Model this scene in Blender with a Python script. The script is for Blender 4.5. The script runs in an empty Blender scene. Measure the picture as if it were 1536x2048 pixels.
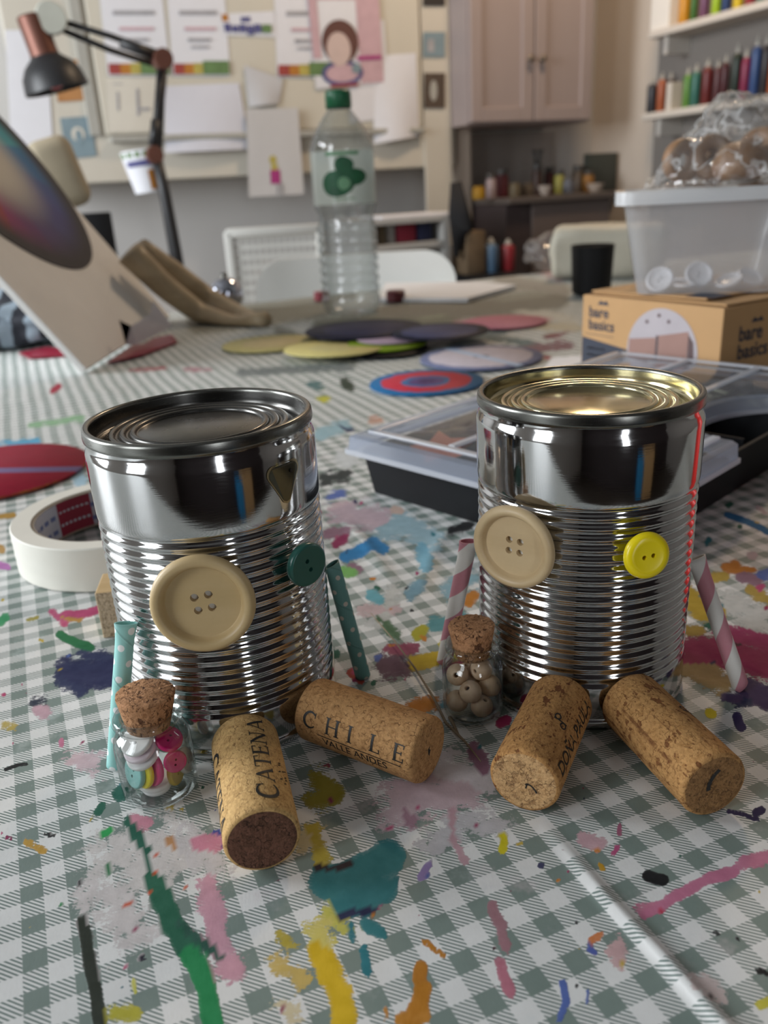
import bpy, bmesh, math, random
import numpy as np
from mathutils import Vector, Matrix, Quaternion
random.seed(7)
PI = math.pi
SC = bpy.context.scene
COL = SC.collection

# ------------------------------------------------------------------ camera
W_PX, H_PX = 1536, 2048
F_PX = 1642.8363
PITCH, ROLL, CAM_H = 0.3734, -0.0575, 0.1714
_cp, _sp = math.cos(PITCH), math.sin(PITCH)
_c, _s = math.cos(ROLL), math.sin(ROLL)
CAM = Vector((0, 0, CAM_H))
FWD = Vector((0, _cp, -_sp))
_up, _rt = Vector((0, _sp, _cp)), Vector((1, 0, 0))
RGT = _rt * _c + _up * _s
UPV = _rt * (-_s) + _up * _c
cd = bpy.data.cameras.new('camera')
cam = bpy.data.objects.new('camera', cd)
COL.objects.link(cam)
cam.matrix_world = Matrix(((RGT.x, UPV.x, -FWD.x, CAM.x), (RGT.y, UPV.y, -FWD.y, CAM.y),
                           (RGT.z, UPV.z, -FWD.z, CAM.z), (0, 0, 0, 1)))
cd.sensor_fit = 'VERTICAL'
cd.sensor_height = 36.0
cd.lens = F_PX / H_PX * 36.0
cd.clip_start = 0.01
cd.clip_end = 50
cd.dof.use_dof = True
cd.dof.focus_distance = 0.255
cd.dof.aperture_fstop = 13.5
SC.camera = cam

# ------------------------------------------------------------------ room frame, world, lights, exposure
TH = 0.3969                                     # the table and the room stand turned by this much from the view
UA = Vector((math.cos(TH), math.sin(TH), 0))    # along the back wall, to the right
VB = Vector((-math.sin(TH), math.cos(TH), 0))   # into the room
FLOOR_Z, CEIL_Z = -0.74, 1.75
B_BACK, A_RIGHT, A_LEFT, B_REAR = 2.96, 2.24, -1.75, -1.9
def room(a, b, z): return UA * a + VB * b + Vector((0, 0, z))

SC.view_settings.view_transform = 'Standard'
SC.view_settings.look = 'None'
SC.view_settings.gamma = 1.0
SC.view_settings.exposure = 0.0
SC.view_settings.use_curve_mapping = False
wd = bpy.data.worlds.new('sky')
wd.use_nodes = True
SC.world = wd
_bg = wd.node_tree.nodes['Background']
_bg.inputs[0].default_value = (0.75, 0.85, 1.0, 1)
_bg.inputs[1].default_value = 1.0
SC.cycles.max_bounces = 10
SC.cycles.transparent_max_bounces = 24
SC.cycles.sample_clamp_indirect = 4.0

def area(name, loc, target, sx, sy, power, col):
    l = bpy.data.lights.new(name, 'AREA')
    l.shape = 'RECTANGLE'; l.size = sx; l.size_y = sy
    l.energy = power; l.color = col
    o = bpy.data.objects.new(name, l); COL.objects.link(o)
    o.location = loc
    o.rotation_mode = 'QUATERNION'
    o.rotation_quaternion = (Vector(target) - Vector(loc)).to_track_quat('-Z', 'Y')
    return o
# daylight through the left wall's two windows and the rear wall's narrow one
WIN = [(-0.45, 0.25, 0.12, 1.42), (1.05, 2.25, 0.12, 1.42)]         # b0, b1, z0, z1 in the left wall
WIN_POWER = [17.0, 74.0]
for _k, (_b0, _b1, _z0, _z1) in enumerate(WIN):
    _m = room(A_LEFT - 0.02, (_b0 + _b1) / 2, (_z0 + _z1) / 2)
    area('window_daylight', _m, _m + UA, _b1 - _b0 - 0.1, _z1 - _z0 - 0.1, WIN_POWER[_k], (0.93, 0.97, 1.0))
REAR_WIN = (0.02, 0.30, -0.2, 1.3)                                   # a0, a1, z0, z1 in the rear wall
_m = room((REAR_WIN[0] + REAR_WIN[1]) / 2, B_REAR - 0.02, (REAR_WIN[2] + REAR_WIN[3]) / 2)
area('rear_window_daylight', _m, _m + VB, 0.2, 1.4, 6.0, (0.95, 0.97, 1.0))

# ------------------------------------------------------------------ picking helpers: a pixel of the photograph -> a point of the place
def ray(px, py): return FWD + RGT * ((px - W_PX / 2) / F_PX) + UPV * ((H_PX / 2 - py) / F_PX)
def on_z(px, py, z=0.0):
    d = ray(px, py); return CAM + d * ((z - CAM_H) / d.z)
def on_y(px, py, y):
    d = ray(px, py); return CAM + d * (y / d.y)
def on_b(px, py, b):
    d = ray(px, py); return CAM + d * (b / d.dot(VB))
def on_a(px, py, a):
    d = ray(px, py); return CAM + d * (a / d.dot(UA))
def on_plane(px, py, p0, n):
    d = ray(px, py); return CAM + d * ((Vector(p0) - CAM).dot(n) / d.dot(n))
def to_px(P):
    d = Vector(P) - CAM; z = d.dot(FWD)
    return (W_PX / 2 + F_PX * d.dot(RGT) / z, H_PX / 2 - F_PX * d.dot(UPV) / z)

# ------------------------------------------------------------------ mesh helpers
def add_lathe(bm, prof, n=48, M=None, mi=0, closed=False, caps=True, uv=False):
    """profile [(r, z)...] turned about z; caps closes ends whose radius is not 0"""
    rings = []
    for r, z in prof:
        if r < 1e-7:
            rings.append([bm.verts.new((0, 0, z))])
        else:
            rings.append([bm.verts.new((r * math.cos(2 * PI * k / n), r * math.sin(2 * PI * k / n), z)) for k in range(n)])
    fs = []
    pairs = list(zip(rings[:-1], rings[1:]))
    if closed: pairs.append((rings[-1], rings[0]))
    for A, B in pairs:
        for k in range(n):
            k2 = (k + 1) % n
            if len(A) == 1 and len(B) == 1: continue
            if len(A) == 1: f = bm.faces.new((A[0], B[k2], B[k]))
            elif len(B) == 1: f = bm.faces.new((A[k], A[k2], B[0]))
            else: f = bm.faces.new((A[k], A[k2], B[k2], B[k]))
            f.material_index = mi; f.smooth = True; fs.append(f)
    if caps and not closed:
        if len(rings[0]) > 1: fs.append(bm.faces.new(rings[0][::-1]))
        if len(rings[-1]) > 1: fs.append(bm.faces.new(rings[-1]))
    for f in fs: f.material_index = mi
    vs = [v for r in rings for v in r]
    if M is not None: bmesh.ops.transform(bm, matrix=M, verts=vs)
    return fs

def add_box(bm, c, s, M=None, bev=0.0, mi=0, seg=2):
    r = bmesh.ops.create_cube(bm, size=1.0)
    vs = r['verts']
    for v in vs: v.co = Vector((v.co.x * s[0] + c[0], v.co.y * s[1] + c[1], v.co.z * s[2] + c[2]))
    fs = set(f for v in vs for f in v.link_faces)
    if bev > 0:
        es = list(set(e for v in vs for e in v.link_edges))
        rr = bmesh.ops.bevel(bm, geom=es, offset=bev, segments=seg, affect='EDGES', profile=0.5)
        fs = set(rr['faces'])
        vs = list(set(v for f in fs for v in f.verts))
        vs = list(set(vs) | set(v for f in fs for e in f.edges for g in e.link_faces for v in g.verts))
        fs = set(f for v in vs for f in v.link_faces)
    for f in fs: f.material_index = mi
    if M is not None: bmesh.ops.transform(bm, matrix=M, verts=list(vs))
    return fs

def add_prism(bm, pts, z0, z1, M=None, mi=0):
    lo = [bm.verts.new((p[0], p[1], z0)) for p in pts]
    hi = [bm.verts.new((p[0], p[1], z1)) for p in pts]
    fs = [bm.faces.new(lo[::-1]), bm.faces.new(hi)]
    n = len(pts)
    for k in range(n):
        fs.append(bm.faces.new((lo[k], lo[(k + 1) % n], hi[(k + 1) % n], hi[k])))
    for f in fs: f.material_index = mi
    if M is not None: bmesh.ops.transform(bm, matrix=M, verts=lo + hi)
    return fs

def add_tube(bm, path, rad, n=12, caps=True, mi=0):
    path = [Vector(p) for p in path]
    rads = rad if isinstance(rad, (list, tuple)) else [rad] * len(path)
    rings = []
    t0 = (path[1] - path[0]).normalized()
    ref = Vector((0, 0, 1)) if abs(t0.z) < 0.9 else Vector((1, 0, 0))
    x = t0.cross(ref).normalized()
    for i, p in enumerate(path):
        if i == 0: t = t0
        elif i == len(path) - 1: t = (path[-1] - path[-2]).normalized()
        else: t = ((path[i + 1] - p).normalized() + (p - path[i - 1]).normalized()).normalized()
        x = (x - t * x.dot(t)).normalized()
        y = t.cross(x)
        rings.append([bm.verts.new(p + (x * math.cos(2 * PI * k / n) + y * math.sin(2 * PI * k / n)) * rads[i]) for k in range(n)])
    for A, B in zip(rings[:-1], rings[1:]):
        for k in range(n):
            f = bm.faces.new((A[k], A[(k + 1) % n], B[(k + 1) % n], B[k])); f.smooth = True; f.material_index = mi
    if caps:
        bm.faces.new(rings[0][::-1]).material_index = mi
        bm.faces.new(rings[-1]).material_index = mi

def rounded(w, h, r, n=6, corners=(1, 1, 1, 1)):
    """rounded rectangle polygon centred on the origin; corners: bl, br, tr, tl"""
    pts = []
    for (cx, cy, a0), on in zip(((-w / 2, -h / 2, PI), (w / 2, -h / 2, 1.5 * PI), (w / 2, h / 2, 0), (-w / 2, h / 2, PI / 2)), corners):
        if not on: pts.append((cx, cy)); continue
        ox, oy = (cx + (r if cx < 0 else -r)), (cy + (r if cy < 0 else -r))
        for k in range(n + 1):
            a = a0 + PI / 2 * k / n
            pts.append((ox + r * math.cos(a), oy + r * math.sin(a)))
    return pts

def frame(p, x, y=None, z=None):
    """matrix with origin p and given axes"""
    x = Vector(x).normalized()
    if z is None: y = Vector(y).normalized(); z = x.cross(y).normalized(); y = z.cross(x)
    elif y is None: z = Vector(z).normalized(); y = z.cross(x).normalized(); x = y.cross(z)
    p = Vector(p)
    return Matrix(((x.x, y.x, z.x, p.x), (x.y, y.y, z.y, p.y), (x.z, y.z, z.z, p.z), (0, 0, 0, 1)))
def along(p, q, roll=0.0):
    """matrix at p whose z axis points to q"""
    d = (Vector(q) - Vector(p)).normalized()
    ref = Vector((0, 0, 1)) if abs(d.z) < 0.95 else Vector((0, 1, 0))
    x = ref.cross(d).normalized(); y = d.cross(x)
    p = Vector(p)
    M = Matrix(((x.x, y.x, d.x, p.x), (x.y, y.y, d.y, p.y), (x.z, y.z, d.z, p.z), (0, 0, 0, 1)))
    return M @ Matrix.Rotation(roll, 4, 'Z')
T = Matrix.Translation
def Rz(a): return Matrix.Rotation(a, 4, 'Z')
def Rx(a): return Matrix.Rotation(a, 4, 'X')
def Ry(a): return Matrix.Rotation(a, 4, 'Y')

def obj(name, bm, m, parent=None, smooth=None, M=None, angle=None):
    me = bpy.data.meshes.new(name)
    if angle is not None:
        bmesh.ops.recalc_face_normals(bm, faces=bm.faces[:])
    bm.to_mesh(me); bm.free()
    for x in (m if isinstance(m, (list, tuple)) else [m]): me.materials.append(x)
    if smooth is True:
        me.polygons.foreach_set('use_smooth', [True] * len(me.polygons))
    elif smooth is False:
        me.polygons.foreach_set('use_smooth', [False] * len(me.polygons))
    if angle is not None:
        me.polygons.foreach_set('use_smooth', [True] * len(me.polygons))
        me.set_sharp_from_angle(angle=angle)
    o = bpy.data.objects.new(name, me); COL.objects.link(o)
    if parent is not None: o.parent = parent
    if M is not None: o.matrix_local = M
    return o
def tag(o, label, cat, group=None, kind=None):
    o['label'] = label; o['category'] = cat
    if group: o['group'] = group
    if kind: o['kind'] = kind
    return o
def thing(name, label, cat, M=None, group=None):
    o = bpy.data.objects.new(name, None); COL.objects.link(o)
    o.empty_display_size = 0.02
    if M is not None: o.matrix_world = T(M) if isinstance(M, Vector) else M
    return tag(o, label, cat, group)
def struct(name, bm, m, label=None, smooth=None, M=None, parent=None):
    o = obj(name, bm, m, parent, smooth, M)
    if parent is None:
        o['kind'] = 'structure'
        o['label'] = label or name.replace('_', ' '); o['category'] = name.split('_')[0]
    return o
def copy_tree(o, parent=None):
    c = o.copy(); COL.objects.link(c)
    if parent is not None:
        c.parent = parent; c.matrix_local = o.matrix_local.copy()
    for ch in list(o.children): copy_tree(ch, c)
    return c

# lettering: Blender's own face as flat outlines, or drawn serif capitals; both give (verts, faces) in a unit em, later bent round a cork
def font_mesh(txt, size=1.0, bold=0.0):
    cu = bpy.data.curves.new('lettering', 'FONT'); cu.body = txt; cu.size = 1.0; cu.offset = bold
    cu.resolution_u = 4
    o = bpy.data.objects.new('lettering_source', cu); COL.objects.link(o)
    bpy.context.view_layer.update()
    me = bpy.data.meshes.new_from_object(o.evaluated_get(bpy.context.evaluated_depsgraph_get()))
    vs = [v.co * size for v in me.vertices]; fs = [tuple(p.vertices) for p in me.polygons]
    bpy.data.objects.remove(o); bpy.data.curves.remove(cu); bpy.data.meshes.remove(me)
    return vs, fs
def bar(x0, y0, x1, y1, w):
    d = Vector((x1 - x0, y1 - y0)); L = d.length; n = Vector((-d.y, d.x)) / L * w / 2
    k = max(1, int(L / 0.12)); out = []
    for i in range(k):
        a = Vector((x0, y0)) + d * i / k; b = Vector((x0, y0)) + d * (i + 1) / k
        out.append([a - n, b - n, b + n, a + n])
    return out
def arc(cx, cy, rx, ry, a0, a1, w0, w1, n=14):
    out = []
    for i in range(n):
        q = []
        for t, sg in ((i, -1), (i + 1, -1), (i + 1, 1), (i, 1)):
            f = t / n; a = a0 + (a1 - a0) * f; w = w0 + (w1 - w0) * math.sin(PI * f)
            q.append(Vector((cx + (rx + sg * w / 2) * math.cos(a), cy + (ry + sg * w / 2) * math.sin(a))))
        out.append(q)
    return out
def serif_glyph(ch):
    t, T_, s = 0.045, 0.11, 0.04
    if ch == 'A': return 0.72, bar(.08, 0, .36, .72, t) + bar(.36, .72, .64, 0, T_) + bar(.17, .24, .54, .24, t) + bar(0, .015, .17, .015, s) + bar(.54, .015, .74, .015, s)
    if ch == 'C': return 0.70, arc(.36, .35, .31, .34, .75, 2 * PI - .7, t, .13) + bar(.60, .47, .60, .70, s)
    if ch == 'T': return 0.62, bar(.31, 0, .31, .70, T_) + bar(.02, .69, .60, .69, t) + bar(.2, .015, .42, .015, s) + bar(.03, .70, .03, .52, s) + bar(.59, .70, .59, .52, s)
    if ch == 'E': return 0.58, bar(.14, 0, .14, .70, T_) + bar(.04, .69, .50, .69, t) + bar(.04, .015, .53, .015, t) + bar(.14, .36, .42, .36, t) + bar(.49, .70, .49, .55, s) + bar(.52, 0, .52, .18, s) + bar(.42, .29, .42, .44, s)
    if ch == 'N': return 0.76, bar(.12, 0, .12, .70, t) + bar(.12, .70, .62, 0, T_) + bar(.62, 0, .62, .70, t) + bar(.02, .015, .22, .015, s) + bar(.52, .69, .73, .69, s) + bar(.0, .69, .14, .69, s)
    if ch == 'H': return 0.78, bar(.15, 0, .15, .70, T_) + bar(.62, 0, .62, .70, T_) + bar(.15, .36, .62, .36, t) + bar(.03, .015, .27, .015, s) + bar(.03, .69, .27, .69, s) + bar(.5, .015, .74, .015, s) + bar(.5, .69, .74, .69, s)
    if ch == 'I': return 0.34, bar(.16, 0, .16, .70, T_) + bar(.04, .015, .28, .015, s) + bar(.04, .69, .28, .69, s)
    if ch == 'd':                                  # the two-letter mark: one stem, a bowl low on its left and one high on its right
        return 1.0, bar(.46, 0, .46, 1.0, .10) + arc(.24, .22, .20, .20, .3, 2 * PI - .3, .09, .10) + arc(.68, .78, .20, .20, PI + .3, 3 * PI - .3, .09, .10)
    if ch == 'L': return 0.58, bar(.15, 0, .15, .70, T_) + bar(.03, .015, .52, .015, t) + bar(.03, .69, .27, .69, s) + bar(.51, 0, .51, .18, s)
    return 0.4, []
def serif_mesh(txt, size, track=0.08, xs=1.0):
    x = 0; vs = []; fs = []
    for ch in txt:
        adv, quads = serif_glyph(ch)
        for q in quads:
            i = len(vs); vs += [Vector(((x + p.x) * size * xs, p.y * size, 0)) for p in q]; fs.append((i, i + 1, i + 2, i + 3))
        x += adv + track
    return vs, fs, x * size
def bend_on_cork(bm, vs, fs, r, z_at, ang_at, flip=1):
    """lettering laid along the axis (text x -> axis z, text y -> angle) on a cylinder of radius r"""
    bv = [bm.verts.new((r * math.cos(ang_at + flip * v.y / r), r * math.sin(ang_at + flip * v.y / r), z_at - v.x)) for v in vs]
    for f in fs:
        try: bm.faces.new([bv[i] for i in f])
        except ValueError: pass
def bend_round_cork(bm, vs, fs, r, z_at, ang_at):
    """lettering running round the cylinder (text x -> angle, text y -> axis z)"""
    bv = [bm.verts.new((r * math.cos(ang_at + v.x / r), r * math.sin(ang_at + v.x / r), z_at + v.y)) for v in vs]
    for f in fs:
        try: bm.faces.new([bv[i] for i in f])
        except ValueError: pass

# ------------------------------------------------------------------ materials (all node-based)
class NT:
    def __init__(s, name):
        s.m = bpy.data.materials.new(name); s.m.use_nodes = True
        s.t = s.m.node_tree; s.t.nodes.clear()
        s.out = s.t.nodes.new('ShaderNodeOutputMaterial')
    def n(s, typ, ins=None, **props):
        nd = s.t.nodes.new(typ)
        for k, v in props.items(): setattr(nd, k, v)
        for k, v in (ins or {}).items(): s.put(nd.inputs[k], v)
        return nd
    def put(s, sock, v):
        if isinstance(v, bpy.types.NodeSocket): s.t.links.new(v, sock)
        elif isinstance(v, bpy.types.Node): s.t.links.new(v.outputs[0], sock)
        elif isinstance(v, (tuple, list)) and len(v) == 3 and sock.type == 'RGBA': sock.default_value = (*v, 1)
        else: sock.default_value = v
    def math(s, op, a, b=0.0, c=0.0, clamp=False):
        nd = s.t.nodes.new('ShaderNodeMath'); nd.operation = op; nd.use_clamp = clamp
        s.put(nd.inputs[0], a); s.put(nd.inputs[1], b); s.put(nd.inputs[2], c)
        return nd.outputs[0]
    def mix(s, f, a, b):
        nd = s.t.nodes.new('ShaderNodeMix'); nd.data_type = 'RGBA'
        s.put(nd.inputs[0], f); s.put(nd.inputs[6], a); s.put(nd.inputs[7], b)
        return nd.outputs[2]
    def step(s, x, a, b):
        nd = s.n('ShaderNodeMapRange', interpolation_type='SMOOTHSTEP')
        s.put(nd.inputs[0], x); s.put(nd.inputs[1], a); s.put(nd.inputs[2], b)
        return nd.outputs[0]
    def noise(s, vec, scale, detail=3, rough=0.55, out=0):
        nd = s.n('ShaderNodeTexNoise'); 
        if vec is not None: s.put(nd.inputs['Vector'], vec)
        nd.inputs['Scale'].default_value = scale; nd.inputs['Detail'].default_value = detail
        nd.inputs['Roughness'].default_value = rough
        return nd.outputs[out]
    def ramp(s, f, stops):
        nd = s.n('ShaderNodeValToRGB'); s.put(nd.inputs[0], f)
        el = nd.color_ramp.elements
        while len(el) < len(stops): el.new(0.5)
        for e, (p, c) in zip(el, stops): e.position = p; e.color = (*c, 1)
        return nd.outputs[0]
    def obj(s): return s.n('ShaderNodeTexCoord').outputs['Object']
    def uv(s): return s.n('ShaderNodeTexCoord').outputs['UV']
    def xyz(s, v):
        nd = s.n('ShaderNodeSeparateXYZ'); s.put(nd.inputs[0], v); return nd.outputs
    def mapping(s, v, scale=(1, 1, 1), rot=(0, 0, 0), loc=(0, 0, 0)):
        nd = s.n('ShaderNodeMapping'); s.put(nd.inputs[0], v)
        nd.inputs['Scale'].default_value = scale; nd.inputs['Rotation'].default_value = rot; nd.inputs['Location'].default_value = loc
        return nd.outputs[0]
    def bump(s, h, strength=0.3, dist=0.001):
        nd = s.n('ShaderNodeBump'); s.put(nd.inputs['Height'], h)
        nd.inputs['Strength'].default_value = strength; nd.inputs['Distance'].default_value = dist
        return nd.outputs[0]
    def pbr(s, **k):
        nd = s.n('ShaderNodeBsdfPrincipled')
        names = dict(col='Base Color', rough='Roughness', metal='Metallic', spec='Specular IOR Level', normal='Normal', alpha='Alpha', trans='Transmission Weight',
                     coat='Coat Weight', coatr='Coat Roughness', ior='IOR', sss='Subsurface Weight', emit='Emission Color', emits='Emission Strength', aniso='Anisotropic', sheen='Sheen Weight')
        for a, v in k.items(): s.put(nd.inputs[names[a]], v)
        return nd.outputs[0]
    def done(s, sh):
        s.t.links.new(sh, s.out.inputs[0]); return s.m

_PLAIN = {}
def plain(name, col, rough=0.5, metal=0.0, spec=0.5, var=0.06, scale=40, coat=0.0, bump=0.0):
    """a single-coloured surface with a little unevenness"""
    if name in _PLAIN: return _PLAIN[name]
    n = NT(name); o = n.obj()
    nz = n.noise(o, scale, 4)
    c2 = tuple(max(0, x * (1 - 2.2 * var)) for x in col); c1 = tuple(min(1, x * (1 + 1.2 * var)) for x in col)
    c = n.mix(nz, c2, c1)
    kw = dict(col=c, rough=rough, metal=metal, spec=spec, coat=coat)
    if bump: kw['normal'] = n.bump(n.noise(o, scale * 3, 3), bump, 0.0005)
    _PLAIN[name] = n.done(n.pbr(**kw))
    return _PLAIN[name]

def m_tin(name, tint=(0.82, 0.82, 0.81), rough=0.13):
    n = NT(name); o = n.obj()
    s = n.mapping(o, (40, 40, 700))
    nz = n.noise(s, 4, 3, 0.6)
    r = n.math('MULTIPLY_ADD', nz, 0.10, rough - 0.05)
    c = n.mix(n.noise(o, 90, 3), tuple(x * 0.9 for x in tint), tint)
    return n.done(n.pbr(col=c, metal=1.0, rough=r, normal=n.bump(nz, 0.02, 0.0006)))

def m_cork(name, a, b, dark, grain=420, spots=0.0, streak=0.0, bumpy=0.5):
    n = NT(name); o = n.obj()
    wob = n.n('ShaderNodeVectorMath', operation='ADD')
    n.put(wob.inputs[0], o); sc = n.n('ShaderNodeVectorMath', operation='SCALE')
    n.put(sc.inputs[0], n.noise(o, 260, 2, out=1)); sc.inputs['Scale'].default_value = 0.002; n.put(wob.inputs[1], sc)
    v = n.n('ShaderNodeTexVoronoi', feature='F1'); n.put(v.inputs['Vector'], wob); v.inputs['Scale'].default_value = grain
    ve = n.n('ShaderNodeTexVoronoi', feature='DISTANCE_TO_EDGE'); n.put(ve.inputs['Vector'], wob); ve.inputs['Scale'].default_value = grain
    cell = n.xyz(v.outputs['Color'])[0]
    c = n.mix(cell, a, b)
    c = n.mix(n.step(n.noise(o, 700, 4, 0.7), 0.35, 0.7), c, tuple(x * 1.15 for x in b))
    edge = n.step(ve.outputs[0], 0.07, 0.0)
    em = n.math('MULTIPLY', edge, n.step(n.noise(o, 500, 3), 0.48, 0.62))
    c = n.mix(n.math('MULTIPLY', em, 0.75), c, dark)
    fl = n.noise(n.mapping(o, (1400, 1400, 800), rot=(.3, .2, .5)), 1.0, 4, .7)
    c = n.mix(n.math('MULTIPLY', n.step(fl, .56, .66), .5), c, tuple(min(1, x * 1.45) for x in b))
    c = n.mix(n.math('MULTIPLY', n.step(fl, .44, .36), .55), c, tuple(x * .5 + y * .25 for x, y in zip(dark, a)))
    h = n.math('SUBTRACT', n.noise(o, 900, 4), n.math('MULTIPLY', em, 0.7))
    if spots:
        vs = n.mapping(o, (260, 260, 170))
        sp = n.noise(vs, 1.6, 3, 0.6)
        sm = n.step(sp, 0.585, 0.64)
        c = n.mix(n.math('MULTIPLY', sm, spots), c, dark); h = n.math('SUBTRACT', h, n.math('MULTIPLY', sm, 0.8))
    if streak:
        vs = n.mapping(o, (430, 430, 22))
        st = n.step(n.noise(vs, 1.0, 2), 0.56, 0.64)
        brk = n.step(n.noise(o, 240, 3), 0.38, 0.6)
        st = n.math('MULTIPLY', st, brk)
        c = n.mix(n.math('MULTIPLY', st, streak), c, tuple(x * 0.9 for x in dark)); h = n.math('SUBTRACT', h, n.math('MULTIPLY', st, 0.5))
    return n.done(n.pbr(col=c, rough=0.82, spec=0.25, normal=n.bump(h, bumpy, 0.0005)))

def m_film(name, tint=(0.93, 0.95, 0.96), haze=0.0, folds=0.0, rough=0.03, edge=0.55, ior=1.45, crumple=0.0, hazecol=(0.8, 0.82, 0.85), edgecol=(0.55, 0.6, 0.62)):
    """thin clear wall: see-through face on, mirror-like at a grazing angle, with optional milkiness"""
    n = NT(name); o = n.obj()
    nrm = None
    if crumple:
        nrm = n.bump(n.noise(o, crumple, 4, 0.6), 0.6, 0.004)
    fr = n.n('ShaderNodeFresnel'); bf = n.n('ShaderNodeNewGeometry').outputs['Backfacing']
    n.put(fr.inputs[0], n.math('MULTIPLY_ADD', bf, 1.0 / ior - ior, ior))   # the wall is thin: no total reflection from its inner side
    lw = n.n('ShaderNodeLayerWeight'); lw.inputs[0].default_value = 0.35
    if nrm is not None: n.put(fr.inputs['Normal'], nrm); n.put(lw.inputs['Normal'], nrm)
    tr = n.n('ShaderNodeBsdfTransparent'); n.put(tr.inputs[0], n.mix(n.math('MULTIPLY', lw.outputs['Facing'], edge), tint, edgecol))
    gl = n.n('ShaderNodeBsdfGlossy'); gl.inputs['Roughness'].default_value = rough
    gl.inputs[0].default_value = (1, 1, 1, 1)
    if nrm is not None: n.put(gl.inputs['Normal'], nrm)
    body = tr.outputs[0]
    if haze:
        df = n.n('ShaderNodeBsdfDiffuse'); n.put(df.inputs[0], hazecol)
        tl = n.n('ShaderNodeBsdfTranslucent'); n.put(tl.inputs[0], hazecol)
        a = n.n('ShaderNodeMixShader'); a.inputs[0].default_value = 0.5; n.put(a.inputs[1], df); n.put(a.inputs[2], tl)
        mx = n.n('ShaderNodeMixShader'); mx.inputs[0].default_value = haze; n.put(mx.inputs[1], body); n.put(mx.inputs[2], a)
        if folds:                                  # pale streaks paint in the highlights of the film's creases
            rg = n.math('ABSOLUTE', n.math('SUBTRACT', n.noise(n.mapping(o, (1, 1, 1), rot=(.5, .9, .3)), folds, 3, .6), .5))
            n.put(mx.inputs[0], n.math('MULTIPLY_ADD', n.step(rg, .030, .004), .55, haze))
        body = mx.outputs[0]
    mx = n.n('ShaderNodeMixShader'); n.put(mx.inputs[0], fr); n.put(mx.inputs[1], body); n.put(mx.inputs[2], gl)
    return n.done(mx.outputs[0])

def m_wood(name, a, b, scale=30, axis=0, rough=0.55):
    n = NT(name); o = n.obj()
    sc = [scale * 3, scale * 3, scale * 3]; sc[axis] = scale * 0.25
    nz = n.noise(n.mapping(o, tuple(sc)), 1.0, 4, 0.6)
    c = n.mix(n.step(nz, 0.3, 0.7), a, b)
    c = n.mix(n.math('MULTIPLY', n.noise(o, scale * 30, 2), 0.12), c, tuple(x * 0.6 for x in a))
    return n.done(n.pbr(col=c, rough=rough, normal=n.bump(nz, 0.12, 0.0004)))

def m_dots(name, base, dot, dr=.00115):
    """polka-dot paper: u runs 0..1 round the straw, v in metres along it, with the paper's spiral seam"""
    n = NT(name); u, v, _ = n.xyz(n.uv())
    pu, pv = 1 / 3, 0.0108
    def lattice(du, dv):
        fu = n.math('SUBTRACT', n.math('FRACT', n.math('ADD', n.math('DIVIDE', u, pu), du)), 0.5)
        fv = n.math('SUBTRACT', n.math('FRACT', n.math('ADD', n.math('DIVIDE', v, pv), dv)), 0.5)
        fu = n.math('MULTIPLY', fu, 0.0061); fv = n.math('MULTIPLY', fv, pv)
        return n.math('SQRT', n.math('ADD', n.math('MULTIPLY', fu, fu), n.math('MULTIPLY', fv, fv)))
    d = n.math('MINIMUM', lattice(0, 0), lattice(0.5, 0.5))
    k = n.step(d, dr * 1.1, dr * .92)
    c = n.mix(k, base, dot)
    seam = n.math('ABSOLUTE', n.math('SUBTRACT', n.math('FRACT', n.math('ADD', u, n.math('MULTIPLY', v, 60))), 0.5))
    c = n.mix(n.step(seam, 0.03, 0.0), c, tuple(x * 0.75 for x in base))
    return n.done(n.pbr(col=c, rough=0.55, normal=n.bump(n.step(seam, 0.05, 0.0), 0.4, 0.0003)))
def m_spiral(name, a, b):
    n = NT(name); u, v, _ = n.xyz(n.uv())
    f = n.math('FRACT', n.math('SUBTRACT', n.math('MULTIPLY', v, 50), u))
    k = n.math('MULTIPLY', n.step(f, 0.0, 0.02), n.step(f, 0.52, 0.50))
    c = n.mix(k, a, b)
    c = n.mix(n.math('MULTIPLY', n.noise(n.obj(), 900, 3), 0.15), c, tuple(x * 0.7 for x in a))
    return n.done(n.pbr(col=c, rough=0.6))

def m_paper(name, col=(0.72, 0.72, 0.74)):
    return plain(name, col, 0.75, var=0.02, scale=30)

M_TIN = m_tin('tinplate', (0.60, 0.60, 0.60), 0.085)
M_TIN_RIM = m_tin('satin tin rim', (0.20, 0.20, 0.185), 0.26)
M_LID_DARK = m_tin('grey reflection-toned tin lid', (0.105, 0.103, 0.098), 0.26)  # the dark reflection on this lid is put into its colour
M_LID_GOLD = m_tin('golden reflection-toned tin lid', (0.60, 0.55, 0.36), 0.16)  # the warm-lit room's reflection is put into this lid's colour
M_CORK_CHIP = m_cork('pale chipped cork', (0.43, 0.255, 0.095), (0.56, 0.36, 0.15), (0.17, 0.08, 0.03), 430)
M_CORK_RED = m_cork('tan chipped cork', (0.33, 0.17, 0.065), (0.46, 0.26, 0.11), (0.12, 0.05, 0.02), 480)
M_CORK_NAT = m_cork('speckled natural cork', (0.32, 0.155, 0.05), (0.44, 0.235, 0.085), (0.14, 0.045, 0.015), 700, 0.9, 0.35, 0.6)
M_CORK_NAT2 = m_cork('streaked natural cork', (0.36, 0.18, 0.06), (0.48, 0.265, 0.10), (0.17, 0.06, 0.02), 700, 0.85, 0.75, 0.6)
M_CORK_END_NAT = m_cork('cut cork end', (0.38, 0.21, 0.085), (0.52, 0.32, 0.15), (0.16, 0.07, 0.03), 900, 0.4, 0.0, 0.8)
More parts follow.
